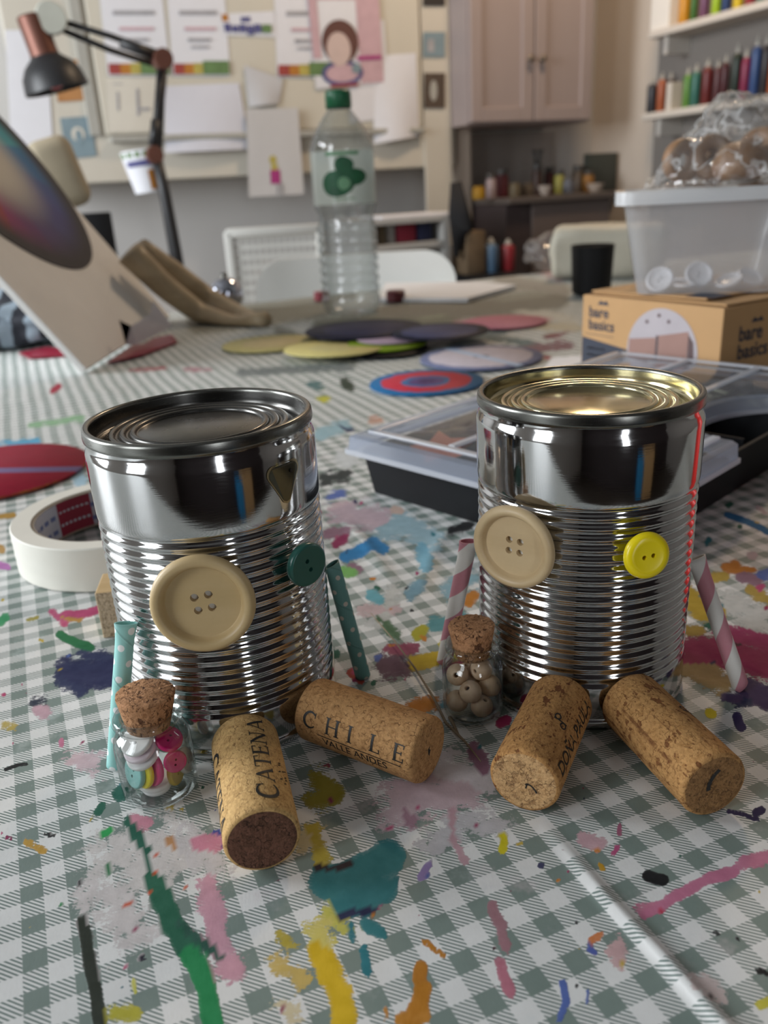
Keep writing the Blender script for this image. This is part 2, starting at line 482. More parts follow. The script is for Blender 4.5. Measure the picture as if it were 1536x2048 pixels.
M_CORK_END_BROWN = m_cork('brown cork end', (0.20, 0.10, 0.036), (0.28, 0.15, 0.06), (0.07, 0.03, 0.015), 900, 0.3, 0.0, 0.8)
M_CORK_END_WINE = m_cork('wine-stained cork end', (0.075, 0.035, 0.02), (0.15, 0.07, 0.045), (0.015, 0.008, 0.006), 620, 0.0, 0.0, 1.0)
M_STOPPER = m_cork('brown stopper cork', (0.30, 0.14, 0.06), (0.46, 0.24, 0.12), (0.07, 0.025, 0.012), 520, 0.8, 0.0, 1.0)
M_INK = plain('black ink', (0.012, 0.011, 0.010), 0.6)
M_BTN_WOOD = m_wood('pale button wood', (0.58, 0.42, 0.23), (0.66, 0.50, 0.29), 25, 0, 0.42)
M_BTN_WOOD2 = m_wood('yellowish button wood', (0.50, 0.36, 0.17), (0.57, 0.42, 0.22), 25, 0, 0.42)
M_BTN_GREEN = plain('green plastic', (0.025, 0.115, 0.092), 0.28, var=0.02)
M_BTN_YELLOW = plain('yellow plastic', (0.88, 0.70, 0.008), 0.25, var=0.02)
M_BTN_PINK = plain('magenta plastic', (0.62, 0.012, 0.16), 0.22, var=0.02)
M_BTN_WHITE = plain('white plastic', (0.82, 0.80, 0.80), 0.25, var=0.02)
M_BTN_TEAL = plain('pale teal plastic', (0.22, 0.48, 0.46), 0.25, var=0.02)
M_BTN_MUSTARD = plain('mustard plastic', (0.62, 0.44, 0.05), 0.25, var=0.02)
M_BTN_LILAC = plain('pale pink plastic', (0.80, 0.66, 0.72), 0.25, var=0.02)
M_GLASS = m_film('jar glass', (0.96, 0.97, 0.965), edge=0.75, rough=0.015, ior=1.5, edgecol=(0.42, 0.46, 0.45))
M_GLUE = plain('clear glue', (0.75, 0.74, 0.70), 0.1, var=0.1)
M_BEAD = m_wood('bead wood', (0.55, 0.38, 0.25), (0.66, 0.48, 0.33), 60, 2, 0.5)
M_HOLE = plain('dark hole', (0.02, 0.013, 0.008), 0.9)
M_MINT = m_dots('mint polka-dot paper', (0.33, 0.66, 0.62), (0.86, 0.88, 0.87))
M_MINT_SHADE = m_dots('mint polka-dot paper in shade', (0.10, 0.24, 0.22), (0.46, 0.42, 0.36), .0009)  # the mint paper again, with the arm's shade put into its colour
M_STRIPE = m_spiral('pink striped paper', (0.78, 0.75, 0.70), (0.58, 0.22, 0.27))
M_WHITE_PL = plain('white plastic shell', (0.84, 0.84, 0.81), 0.4, var=0.03, scale=8)
M_BLACK = plain('black plastic', (0.006, 0.0065, 0.008), 0.55, spec=.25, var=0.1)
M_BLACK_METAL = plain('black enamelled metal', (0.018, 0.018, 0.02), 0.45, var=0.1)
M_COPPER = plain('brushed copper', (0.16, 0.065, 0.045), 0.45, metal=0.5, var=0.1)
M_KRAFT = plain('kraft card', (0.46, 0.27, 0.12), 0.8, var=0.05, scale=25, bump=0.1)
M_NAVY = plain('navy print', (0.028, 0.034, 0.055), 0.7)
M_WHITE_PAPER = m_paper('white paper', (0.74, 0.74, 0.78))
M_CREAM_PAPER = m_paper('cream paper', (0.66, 0.62, 0.54))
M_TAPE = plain('cream masking tape', (0.80, 0.78, 0.70), 0.6, var=0.03, scale=60)

# ------------------------------------------------------------------ the room
MR = Rz(TH)                                    # room axes -> world
def rbox(a0, a1, b0, b1, z0, z1, bev=0.0, bm=None):
    own = bm is None
    bm = bm or bmesh.new()
    add_box(bm, ((a0 + a1) / 2, (b0 + b1) / 2, (z0 + z1) / 2), (a1 - a0, b1 - b0, z1 - z0), MR, bev)
    return bm
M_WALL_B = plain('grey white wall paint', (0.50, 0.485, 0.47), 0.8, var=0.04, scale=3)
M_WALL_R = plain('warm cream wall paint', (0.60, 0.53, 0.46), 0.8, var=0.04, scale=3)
M_WALL_REAR = plain('dark plum wall paint', (0.020, 0.012, 0.013), 0.8, var=0.1, scale=3)
M_CEIL = plain('grey ceiling paint', (0.22, 0.215, 0.21), 0.85, var=0.02, scale=3)
M_FLOOR = m_wood('dark floorboards', (0.035, 0.026, 0.02), (0.06, 0.045, 0.034), 6, 0, 0.5)
M_TRIM = plain('white trim paint', (0.62, 0.58, 0.53), 0.5, var=0.03, scale=4)
struct('floor', rbox(A_LEFT - .1, A_RIGHT + .1, B_REAR - .1, B_BACK + .1, FLOOR_Z - .1, FLOOR_Z), M_FLOOR, 'dark boarded studio floor')
struct('ceiling', rbox(A_LEFT - .1, A_RIGHT + .1, B_REAR - .1, B_BACK + .1, CEIL_Z, CEIL_Z + .1), M_CEIL, 'white studio ceiling')
struct('wall_back', rbox(A_LEFT - .1, A_RIGHT + .1, B_BACK, B_BACK + .1, FLOOR_Z, CEIL_Z), M_WALL_B, 'grey white wall behind the board and cupboard')
bq = on_a(1306, 300, A_RIGHT).dot(VB)            # cream up to here, then grey, with the shade by the shelves put into the colour
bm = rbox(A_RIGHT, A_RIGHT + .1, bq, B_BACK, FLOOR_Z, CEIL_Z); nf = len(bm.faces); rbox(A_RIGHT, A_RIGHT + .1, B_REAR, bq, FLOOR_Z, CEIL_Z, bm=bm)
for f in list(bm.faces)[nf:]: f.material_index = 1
struct('wall_right', bm, [M_WALL_R, plain('shade-toned grey wall', (.25, .225, .205), .8, var=.04, scale=3)], 'cream wall carrying the paint shelves')
bm = bmesh.new()
edges = [B_REAR] + [x for w in WIN for x in w[:2]] + [B_BACK]
for i in range(0, len(edges), 2): rbox(A_LEFT - .1, A_LEFT, edges[i], edges[i + 1], FLOOR_Z, CEIL_Z, bm=bm)
for b0, b1, z0, z1 in WIN:
    rbox(A_LEFT - .1, A_LEFT, b0, b1, FLOOR_Z, z0, bm=bm); rbox(A_LEFT - .1, A_LEFT, b0, b1, z1, CEIL_Z, bm=bm)
struct('wall_left', bm, M_WALL_B, 'pale wall with the two windows')
bm = bmesh.new()
a0, a1, z0, z1 = REAR_WIN
rbox(A_LEFT - .1, a0, B_REAR - .1, B_REAR, FLOOR_Z, CEIL_Z, bm=bm); rbox(a1, A_RIGHT + .1, B_REAR - .1, B_REAR, FLOOR_Z, CEIL_Z, bm=bm)
rbox(a0, a1, B_REAR - .1, B_REAR, FLOOR_Z, z0, bm=bm); rbox(a0, a1, B_REAR - .1, B_REAR, z1, CEIL_Z, bm=bm)
struct('wall_rear', bm, M_WALL_REAR, 'dark wall behind the viewer')
M_PANE = m_film('window pane', (0.97, 0.98, 0.98), edge=0.1, rough=0.01)
for k, (b0, b1, z0, z1) in enumerate(WIN):
    bm = bmesh.new()
    for (p, q, r, s) in ((b0, b0 + .05, z0, z1), (b1 - .05, b1, z0, z1), (b0, b1, z0, z0 + .05), (b0, b1, z1 - .05, z1), ((b0 + b1) / 2 - .025, (b0 + b1) / 2 + .025, z0, z1)):
        rbox(A_LEFT - .09, A_LEFT - .045, p, q, r, s, bm=bm)
    w = struct('window_%d' % (k + 1), bm, M_TRIM, 'white framed window in the left wall')
    struct('pane', rbox(A_LEFT - .075, A_LEFT - .07, b0 + .05, b1 - .05, z0 + .05, z1 - .05), M_PANE, parent=w)
a0, a1, z0, z1 = REAR_WIN
bm = bmesh.new()
for (p, q, r, s) in ((a0, a0 + .03, z0, z1), (a1 - .03, a1, z0, z1), (a0, a1, z0, z0 + .03), (a0, a1, z1 - .03, z1)):
    rbox(p, q, B_REAR - .09, B_REAR - .05, r, s, bm=bm)
w = struct('window_3', bm, M_TRIM, 'narrow window in the rear wall')
struct('pane', rbox(a0 + .03, a1 - .03, B_REAR - .075, B_REAR - .07, z0 + .03, z1 - .03), M_PANE, parent=w)
struct('baseboard_back', rbox(A_LEFT, A_RIGHT, B_BACK - .02, B_BACK, FLOOR_Z, FLOOR_Z + .12), M_TRIM)
# the pilaster that ends the board's stretch of wall
pl, pr = on_b(916, 300, 2.82).dot(UA), on_b(945, 300, 2.82).dot(UA)
struct('trim_1', rbox(pl, pr, 2.82, B_BACK, FLOOR_Z, CEIL_Z, 0.012), plain('cream pilaster paint', (0.56, 0.47, 0.39), 0.6, var=0.05, scale=6), 'cream upright between the board and the cupboard')

# ------------------------------------------------------------------ table and cloth
B_FAR, B_NEAR, T_A0, T_A1 = 1.44, 0.06, -0.95, 1.55
tb = thing('work_table', 'long work table hidden under the gingham oilcloth', 'table', T((0, 0, 0)) @ MR)
M_TABLE = m_wood('table timber', (0.30, 0.20, 0.11), (0.40, 0.28, 0.17), 6, 0, 0.6)
bm = bmesh.new(); add_box(bm, ((T_A0 + T_A1) / 2, (B_FAR + B_NEAR) / 2, -0.0205), (T_A1 - T_A0 - .02, B_FAR - B_NEAR - .02, 0.035), bev=.004)
obj('table_top', bm, M_TABLE, tb)
for a in (T_A0 + .08, T_A1 - .08):
    for b in (B_NEAR + .08, B_FAR - .08):
        bm = bmesh.new(); add_box(bm, (a, b, (FLOOR_Z - .038) / 2), (.06, .06, -FLOOR_Z - .038), bev=.004); obj('leg', bm, M_TABLE, tb)

# paint spilt and brushed on the cloth, plus dim light on its far part: polyline in photograph pixels, half width, colour, ragged 0..1, strength
SPL = [
 # navy blot by the mint straw
 ([(140, 1345), (185, 1348), (225, 1345)], 34, (.012, .018, .085), .8, 1.25), ([(120, 1355), (160, 1380)], 16, (.02, .03, .10), 1.0, .8), ([(170, 1310), (215, 1315)], 14, (.02, .03, .10), 1.0, .7),
 ([(120, 1270), (150, 1285), (180, 1295)], 10, (.01, .17, .055), .5, 1.2), ([(130, 1230), (165, 1228), (200, 1218)], 9, (.55, .07, .19), .6, 1.1), ([(105, 1225), (130, 1245)], 8, (.60, .10, .22), 1.0, .7),
 ([(125, 1235), (160, 1240)], 5, (.55, .30, .06), .8, .8), ([(55, 1240), (75, 1235)], 5, (.45, .38, .08), .8, .8), ([(0, 1245), (10, 1235)], 10, (.05, .35, .14), .6, 1),
 # green brush stroke and its neighbours
 ([(258, 1640), (275, 1675), (292, 1700), (300, 1740)], 13, (.012, .12, .075), .9, 1.0), ([(303, 1755), (322, 1795), (345, 1850), (372, 1895)], 25, (.015, .135, .075), .45, 1.3),
 ([(372, 1895), (395, 1930), (413, 1975), (424, 2048)], 23, (.012, .27, .085), .4, 1.4), ([(350, 1840), (395, 1880), (440, 1912)], 12, (.02, .10, .07), .4, 1.1),
 ([(240, 1590), (255, 1578)], 16, (.012, .12, .085), .8, 1.1), ([(195, 1625), (205, 1610)], 9, (.015, .13, .08), .6, 1.0), ([(205, 1670), (222, 1660)], 8, (.02, .38, .09), .5, 1.1),
 ([(165, 1845), (172, 1880), (180, 1930), (192, 1990), (200, 2048)], 14, (.020, .028, .016), .4, 1.3), ([(215, 1730), (220, 1750)], 6, (.02, .20, .07), .6, .8), ([(118, 1808), (120, 1809)], 5, (.02, .30, .09), .3, 1.0),
 # white chalky scatter with orange flecks
 ([(240, 1720), (290, 1735), (340, 1700)], 60, (.72, .68, .66), 1.3, .55), ([(220, 1800), (250, 1840)], 55, (.72, .67, .66), 1.3, .5), ([(360, 1690), (420, 1720)], 45, (.66, .63, .64), 1.2, .5),
 ([(268, 1640), (295, 1645)], 16, (.66, .28, .36), .8, 1.0), ([(395, 1690), (430, 1690)], 24, (.66, .26, .36), 1.1, .8), ([(340, 1680), (345, 1695)], 13, (.55, .28, .12), .9, .8),
 ([(315, 1712), (322, 1722)], 7, (.68, .09, .02), .9, 1), ([(312, 1745), (316, 1750)], 5, (.68, .09, .02), .8, 1), ([(298, 1783), (301, 1783)], 5, (.68, .09, .02), .6, 1), ([(250, 1808), (266, 1808)], 6, (.68, .10, .03), .9, 1), ([(236, 1826), (240, 1828)], 4, (.68, .10, .03), .6, 1), ([(365, 1775), (370, 1774)], 4, (.68, .14, .04), .6, 1),
 ([(412, 1770), (428, 1840), (442, 1890), (466, 1945)], 27, (.68, .36, .44), 1.0, .72), ([(430, 1662), (444, 1666)], 5, (.03, .07, .35), .8, 1.1), ([(382, 1692), (384, 1692)], 4, (.02, .05, .30), .3, 1.2), ([(446, 1691), (448, 1692)], 4, (.02, .05, .30), .3, 1.2),
 ([(92, 1668), (105, 1672)], 5, (.012, .012, .012), .5, 1.2), ([(8, 1540), (35, 1530), (55, 1528)], 4, (.012, .012, .012), .6, 1.1), ([(55, 1685), (85, 1700)], 9, (.62, .36, .06), .9, .9), ([(284, 1915), (287, 1918)], 8, (.015, .012, .03), .3, 1.2),
 ([(122, 1482), (123, 1490)], 7, (.62, .20, .32), .4, .9), ([(90, 1425), (75, 1420)], 14, (.62, .40, .46), 1.0, .6), ([(65, 1405), (85, 1400)], 10, (.02, .03, .06), 1.0, .5), ([(10, 1450), (25, 1455)], 10, (.55, .42, .10), 1.0, .5), ([(150, 1520), (190, 1530)], 20, (.70, .52, .55), 1.2, .4),
 # teal patch, its navy dashes and the yellow run
 ([(655, 1765), (690, 1775), (740, 1735), (775, 1715)], 38, (.035, .21, .225), .35, 1.5), ([(690, 1800), (765, 1780)], 34, (.03, .20, .22), .4, 1.5), ([(640, 1757), (665, 1790)], 14, (.04, .22, .23), .5, 1.1),
 ([(682, 1835), (715, 1822), (745, 1822)], 9, (.012, .018, .07), .6, 1.3), ([(632, 1735), (660, 1738), (705, 1728)], 8, (.035, .018, .022), .5, 1.3), ([(700, 1850), (705, 1880)], 9, (.03, .20, .24), .8, 1.0), ([(728, 1900), (735, 1945)], 11, (.02, .20, .24), .9, 1.0), ([(735, 1850), (765, 1870)], 13, (.03, .20, .22), 1.0, .9), ([(790, 1760), (785, 1790)], 9, (.03, .20, .22), .7, 1.0),
 ([(640, 1900), (655, 1940), (680, 1985), (690, 2048)], 27, (.76, .50, .008), .75, 1.25), ([(655, 1840), (625, 1860), (648, 1890)], 22, (.72, .62, .16), 1.1, .7), ([(625, 1660), (640, 1700), (645, 1720)], 18, (.58, .46, .06), 1.1, .8), ([(600, 1690), (625, 1670)], 20, (.70, .60, .36), 1.2, .5),
 ([(640, 1560), (660, 1590), (625, 1600)], 26, (.36, .30, .03), 1.0, .75), ([(560, 1935), (600, 1950)], 22, (.66, .48, .14), 1.2, .6), ([(690, 1860), (650, 1820)], 16, (.60, .56, .10), 1.0, .6), ([(560, 2010), (590, 2030)], 22, (.72, .62, .40), 1.2, .6), ([(265, 1960), (275, 1985)], 6, (.66, .64, .10), .9, .8), ([(230, 2030), (270, 2030)], 16, (.55, .50, .05), 1.0, .7), ([(555, 1870), (590, 1890)], 12, (.50, .40, .05), 1.1, .6),
 ([(842, 1935), (838, 1960)], 15, (.52, .20, .012), .4, 1.3), ([(845, 1975), (838, 2010), (822, 2048)], 19, (.56, .22, .012), .6, 1.3), ([(848, 1882), (866, 1896), (888, 1912)], 7, (.56, .22, .015), .4, 1.3), ([(800, 2040), (850, 2035)], 12, (.62, .26, .03), .8, 1.1), ([(770, 2020), (773, 2040)], 6, (.58, .26, .05), .7, .9),
 # right half
 ([(842, 1755), (858, 1728)], 8, (.34, .25, .50), .6, 1.0), ([(1005, 1670), (1008, 1690), (1004, 1700)], 9, (.70, .60, .01), .7, 1.2), ([(1080, 1731), (1084, 1731)], 7, (.06, .06, .14), .2, 1.2),
 ([(1296, 1752), (1312, 1758), (1326, 1760)], 13, (.004, .004, .006), .25, 1.6), ([(1474, 1432), (1478, 1448), (1483, 1455)], 10, (.03, .018, .11), .4, 1.4), ([(1455, 1622), (1485, 1628), (1515, 1640)], 5, (.025, .016, .08), .6, 1.3), ([(1512, 1625), (1524, 1620)], 9, (.025, .016, .08), .4, 1.4), ([(1418, 1424), (1424, 1428)], 10, (.74, .62, .01), .6, 1.3),
 ([(1290, 1828), (1340, 1800), (1400, 1765), (1470, 1740)], 13, (.60, .20, .32), .8, 1.1), ([(1490, 1725), (1536, 1712)], 17, (.62, .22, .33), .8, 1.0), ([(1318, 1822), (1326, 1822)], 6, (.60, .05, .10), .6, 1.1), ([(1275, 1815), (1320, 1810)], 12, (.58, .20, .3), 1.0, .7),
 ([(985, 1815), (1000, 1850), (1010, 1895)], 13, (.40, .20, .23), .9, .85), ([(1000, 1925), (1012, 1960), (1022, 1985)], 13, (.52, .18, .24), .7, 1.0), ([(1022, 1980), (1026, 1986)], 7, (.05, .02, .08), .5, 1.1), ([(905, 1620), (905, 1680), (930, 1720)], 9, (.58, .36, .40), 1.0, .8),
 ([(1125, 1965), (1133, 2005), (1118, 2040)], 8, (.10, .16, .46), .7, 1.15), ([(1176, 1896), (1190, 1905)], 8, (.10, .14, .45), .7, 1.15), ([(1185, 1880), (1200, 1870)], 9, (.72, .24, .08), .8, 1.0), ([(1174, 1970), (1176, 2020)], 4, (.14, .20, .48), .5, 1.0), ([(1152, 1970), (1155, 1969)], 5, (.02, .02, .02), .3, 1.1),
 ([(1192, 1699), (1198, 1701)], 6, (.70, .25, .02), .5, 1.1), ([(1225, 1710), (1235, 1695)], 6, (.55, .10, .24), .6, 1.1), ([(1200, 1730), (1206, 1740)], 6, (.66, .36, .02), .6, 1.0), ([(1240, 1650), (1238, 1670)], 5, (.40, .12, .20), .7, .9), ([(1165, 1680), (1200, 1690)], 14, (.66, .42, .46), 1.1, .6),
 ([(1430, 1865), (1435, 1868)], 6, (.02, .02, .02), .4, 1.1), ([(1515, 1940), (1536, 1948)], 7, (.01, .01, .01), .5, 1.2), ([(1475, 1878), (1480, 1880)], 5, (.02, .02, .02), .4, 1.1), ([(1520, 2010), (1536, 2005)], 12, (.62, .56, .06), .8, 1.1), ([(1230, 1890), (1245, 1920)], 20, (.68, .44, .44), 1.2, .5), ([(1400, 1960), (1440, 1985)], 20, (.70, .58, .56), 1.2, .5),
 # dusted white and mauve patch by the corks
 ([(800, 1610), (860, 1580), (930, 1575)], 50, (.66, .50, .54), 1.2, .75), ([(890, 1545), (950, 1560)], 42, (.72, .66, .68), 1.2, .75), ([(950, 1500), (965, 1540)], 18, (.32, .15, .22), 1.0, .8), ([(820, 1640), (800, 1600)], 18, (.42, .24, .30), 1.0, .7), ([(870, 1690), (930, 1640), (990, 1650)], 26, (.60, .58, .60), 1.3, .5),
 ([(1000, 1445), (1012, 1440)], 11, (.40, .02, .10), .7, 1.1), ([(910, 1335), (925, 1330)], 13, (.42, .03, .12), .8, 1.0), ([(830, 1325), (870, 1320)], 17, (.62, .44, .02), .8, 1.1), ([(775, 1330), (800, 1335)], 26, (.16, .08, .12), 1.0, .9), ([(780, 1300), (830, 1298)], 13, (.35, .08, .14), 1.0, .8), ([(890, 1290), (905, 1310)], 14, (.60, .52, .05), .9, .9), ([(700, 1345), (720, 1362)], 8, (.42, .06, .04), .8, .9), ([(760, 1240), (790, 1270)], 14, (.10, .20, .10), 1.0, .7),
 ([(1380, 1305), (1430, 1300), (1480, 1315), (1536, 1330)], 34, (.36, .02, .11), .9, 1.2), ([(1440, 1270), (1480, 1275), (1536, 1290)], 22, (.42, .04, .15), 1.0, 1.0), ([(1375, 1195), (1400, 1215), (1430, 1228)], 26, (.50, .33, .02), .9, 1.2), ([(1405, 1160), (1450, 1150)], 13, (.52, .36, .05), 1.0, 1.0), ([(1500, 1180), (1536, 1200)], 14, (.48, .33, .06), 1.0, .9),
 ([(1380, 1340), (1420, 1345), (1445, 1370)], 25, (.44, .32, .14), 1.2, .85), ([(1490, 1375), (1536, 1400)], 24, (.07, .04, .13), .8, 1.2), ([(1450, 1395), (1480, 1400)], 12, (.08, .05, .14), .9, 1.0), ([(1370, 1260), (1400, 1262)], 12, (.45, .30, .05), 1.0, .9), ([(1455, 1030), (1500, 1045), (1536, 1065)], 7, (.02, .16, .36), .6, 1.2), ([(1470, 1210), (1520, 1240)], 30, (.66, .66, .62), 1.3, .6),
 # middle ground
 ([(690, 1112), (715, 1105), (745, 1085), (765, 1098)], 13, (.02, .22, .50), .8, 1.2), ([(770, 1060), (800, 1045), (860, 1080)], 26, (.36, .52, .58), 1.2, .8), ([(850, 1130), (845, 1090)], 15, (.22, .46, .58), 1.1, .9), ([(680, 1145), (705, 1142)], 12, (.20, .48, .12), .9, 1.0), ([(740, 1190), (760, 1200)], 12, (.16, .45, .52), 1.0, .8), ([(820, 1190), (840, 1170)], 14, (.20, .36, .44), 1.1, .8),
 ([(680, 1025), (730, 1035), (765, 1040)], 26, (.62, .46, .50), 1.1, .8), ([(790, 1020), (800, 1022)], 10, (.66, .48, .40), .8, 1.0), ([(870, 1250), (930, 1240)], 18, (.10, .30, .32), 1.0, .9), ([(835, 1270), (845, 1260)], 14, (.44, .40, .02), .8, 1.0), ([(900, 1180), (940, 1160)], 20, (.30, .50, .58), 1.2, .6), ([(790, 1180), (760, 1250)], 16, (.62, .62, .58), 1.2, .6), ([(720, 1220), (790, 1220)], 12, (.66, .5, .5), 1.0, .7),
 ([(690, 920), (720, 905), (760, 870)], 20, (.72, .74, .74), 1.2, .7), ([(640, 870), (690, 850)], 14, (.36, .54, .60), 1.1, .8), ([(640, 800), (655, 798)], 8, (.62, .58, .05), .7, 1.1), ([(740, 840), (760, 838)], 8, (.64, .36, .26), .8, .9), ([(690, 765), (700, 775)], 12, (.03, .05, .03), .9, 1.0), ([(620, 770), (640, 772)], 10, (.10, .2, .2), .9, .8), ([(650, 960), (690, 950)], 16, (.03, .04, .04), 1.1, .7),
 ([(105, 782), (118, 772)], 7, (.40, .02, .05), .6, 1.2), ([(60, 852), (110, 845), (165, 836)], 7, (.30, .52, .30), .9, 1.0), ([(0, 888), (35, 887), (75, 880)], 8, (.10, .42, .66), .7, 1.2), ([(120, 925), (150, 930), (160, 960)], 15, (.42, .62, .74), .9, 1.0), ([(0, 1033), (28, 1030)], 6, (.46, .26, .04), .6, 1.2), ([(0, 1095), (4, 1100)], 8, (.50, .30, .10), .7, 1), ([(0, 1130), (15, 1135)], 8, (.48, .18, .46), .8, .9), ([(260, 742), (330, 735)], 4, (.50, .12, .14), .9, 1.0), ([(370, 740), (420, 738)], 5, (.55, .30, .34), 1.0, .8),
 ([(400, 640), (540, 622), (640, 612)], 30, (.26, .26, .215), .9, 1.1), ([(770, 625), (960, 618), (1120, 600)], 20, (.27, .26, .22), .9, 1.0), ([(560, 600), (700, 590)], 14, (.30, .30, .26), .9, 1.0), ([(1000, 560), (1130, 580)], 14, (.36, .34, .30), 1.0, .9), ([(640, 650), (780, 640), (900, 640)], 16, (.24, .25, .20), 1.0, .95), ([(1000, 600), (1090, 590)], 12, (.34, .34, .29), 1.1, .8), ([(560, 665), (700, 720)], 14, (.22, .23, .20), 1.1, .7), ([(1040, 700), (1150, 690)], 9, (.24, .12, .14), 1.0, .8), ([(900, 690), (1010, 662)], 8, (.20, .26, .27), 1.0, .8), ([(480, 745), (700, 735)], 9, (.20, .23, .23), 1.1, .7), ([(1040, 650), (1160, 655)], 9, (.62, .56, .42), 1.0, .8),  # among stains, large grey-olive patches paint in the far cloth's dimmer light
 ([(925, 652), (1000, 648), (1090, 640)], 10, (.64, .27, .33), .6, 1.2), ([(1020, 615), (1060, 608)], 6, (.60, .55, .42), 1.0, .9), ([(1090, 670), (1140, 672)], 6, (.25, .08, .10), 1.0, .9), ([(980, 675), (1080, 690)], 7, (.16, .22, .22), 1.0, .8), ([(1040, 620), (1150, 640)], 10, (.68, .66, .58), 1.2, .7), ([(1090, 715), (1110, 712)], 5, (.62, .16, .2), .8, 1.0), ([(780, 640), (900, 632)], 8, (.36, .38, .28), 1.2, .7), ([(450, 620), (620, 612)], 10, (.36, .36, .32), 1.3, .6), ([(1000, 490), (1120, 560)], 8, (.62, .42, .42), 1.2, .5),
]
_rng = random.Random(23)
_PAL = [(.30, .02, .10), (.012, .12, .075), (.02, .03, .10), (.62, .44, .02), (.03, .20, .24), (.55, .07, .19), (.012, .012, .014), (.10, .16, .46), (.60, .22, .02), (.36, .02, .11)]
for _ in range(150):                                                  # fine spatter
    x_, y_ = _rng.uniform(0, 1536), _rng.uniform(1000, 2048)
    q_ = _rng.uniform(2.2, 4.8); a_ = _rng.uniform(0, 2 * PI); l_ = _rng.uniform(1, 9)
    SPL.append(([(x_, y_), (x_ + l_ * math.cos(a_), y_ + l_ * .6 * math.sin(a_))], q_, _rng.choice(_PAL), _rng.uniform(.4, .9), 1.0))
for _ in range(46):                                                   # old rubbed stains across the middle of the table
    x_, y_ = _rng.uniform(640, 1536), _rng.choice((_rng.uniform(1130, 1420), _rng.uniform(820, 1130)))
    if 960 < x_ < 1370 and y_ < 1330: x_ = _rng.uniform(1380, 1536)
    q_ = _rng.uniform(6, 17) * (y_ / 1300) ** 1.5; a_ = _rng.uniform(0, 2 * PI); l_ = _rng.uniform(5, 50)
    SPL.append(([(x_, y_), (x_ + l_ * math.cos(a_), y_ + l_ * .4 * math.sin(a_))], q_, _rng.choice(_PAL + [(.62, .62, .60), (.60, .48, .50), (.16, .40, .50), (.30, .16, .22), (.05, .07, .06)]), _rng.uniform(.8, 1.1), _rng.uniform(.55, .95)))
CREASES = [([(1448, 2060), (1335, 1932), (1205, 1795), (1135, 1710), (1078, 1643)], .0017, .0030, True),
           ([(968, 1518), (930, 1480), (880, 1425), (835, 1380), (760, 1270)], .0007, .0016, False),
           ([(-40, 806), (120, 792), (260, 780), (420, 764)], .0022, .006, False),
           ([(690, 1040), (740, 1100), (790, 1170)], .0012, .004, False),
           ([(1390, 1260), (1440, 1310), (1520, 1350)], .0016, .005, False), ([(1370, 1350), (1440, 1385), (1500, 1460)], .0014, .004, False),
           ([(905, 1045), (860, 1120), (840, 1200)], .0010, .004, False)]

def axis_lines(lo, d0, d1, hi, fine, grow=1.16, edge=()):
    mid = list(np.arange(d0, d1, fine))
    up, s = [mid[-1]], fine
    while up[-1] < hi: s = min(s * grow, 0.022); up.append(up[-1] + s)
    up = [x for x in up[1:] if x < hi - fine] + [hi]
    dn, s = [mid[0]], fine
    while dn[-1] > lo: s = min(s * grow, 0.022); dn.append(dn[-1] - s)
    dn = [x for x in dn[1:] if x > lo + fine] + [lo]
    L = sorted(dn) + mid + up
    return np.array([lo - .25, lo - .1, lo - .02] + L + [hi + .02, hi + .1, hi + .25])

def seg_dist(P, Q):
    """distance of every point P to the polyline Q, and the side it lies on"""
    best = np.full(len(P), 1e9); side = np.zeros(len(P)); tt = np.zeros(len(P)); n = len(Q) - 1
    for i in range(n):
        a, b = Q[i], Q[i + 1]; d = b - a
        t = np.clip(((P - a) @ d) / (d @ d), 0, 1)
        v = P - (a + t[:, None] * d); dist = np.hypot(v[:, 0], v[:, 1])
        m = dist < best
        best[m] = dist[m]; side[m] = np.sign(d[0] * v[m, 1] - d[1] * v[m, 0]); tt[m] = (i + t[m]) / n
    return best, side, tt

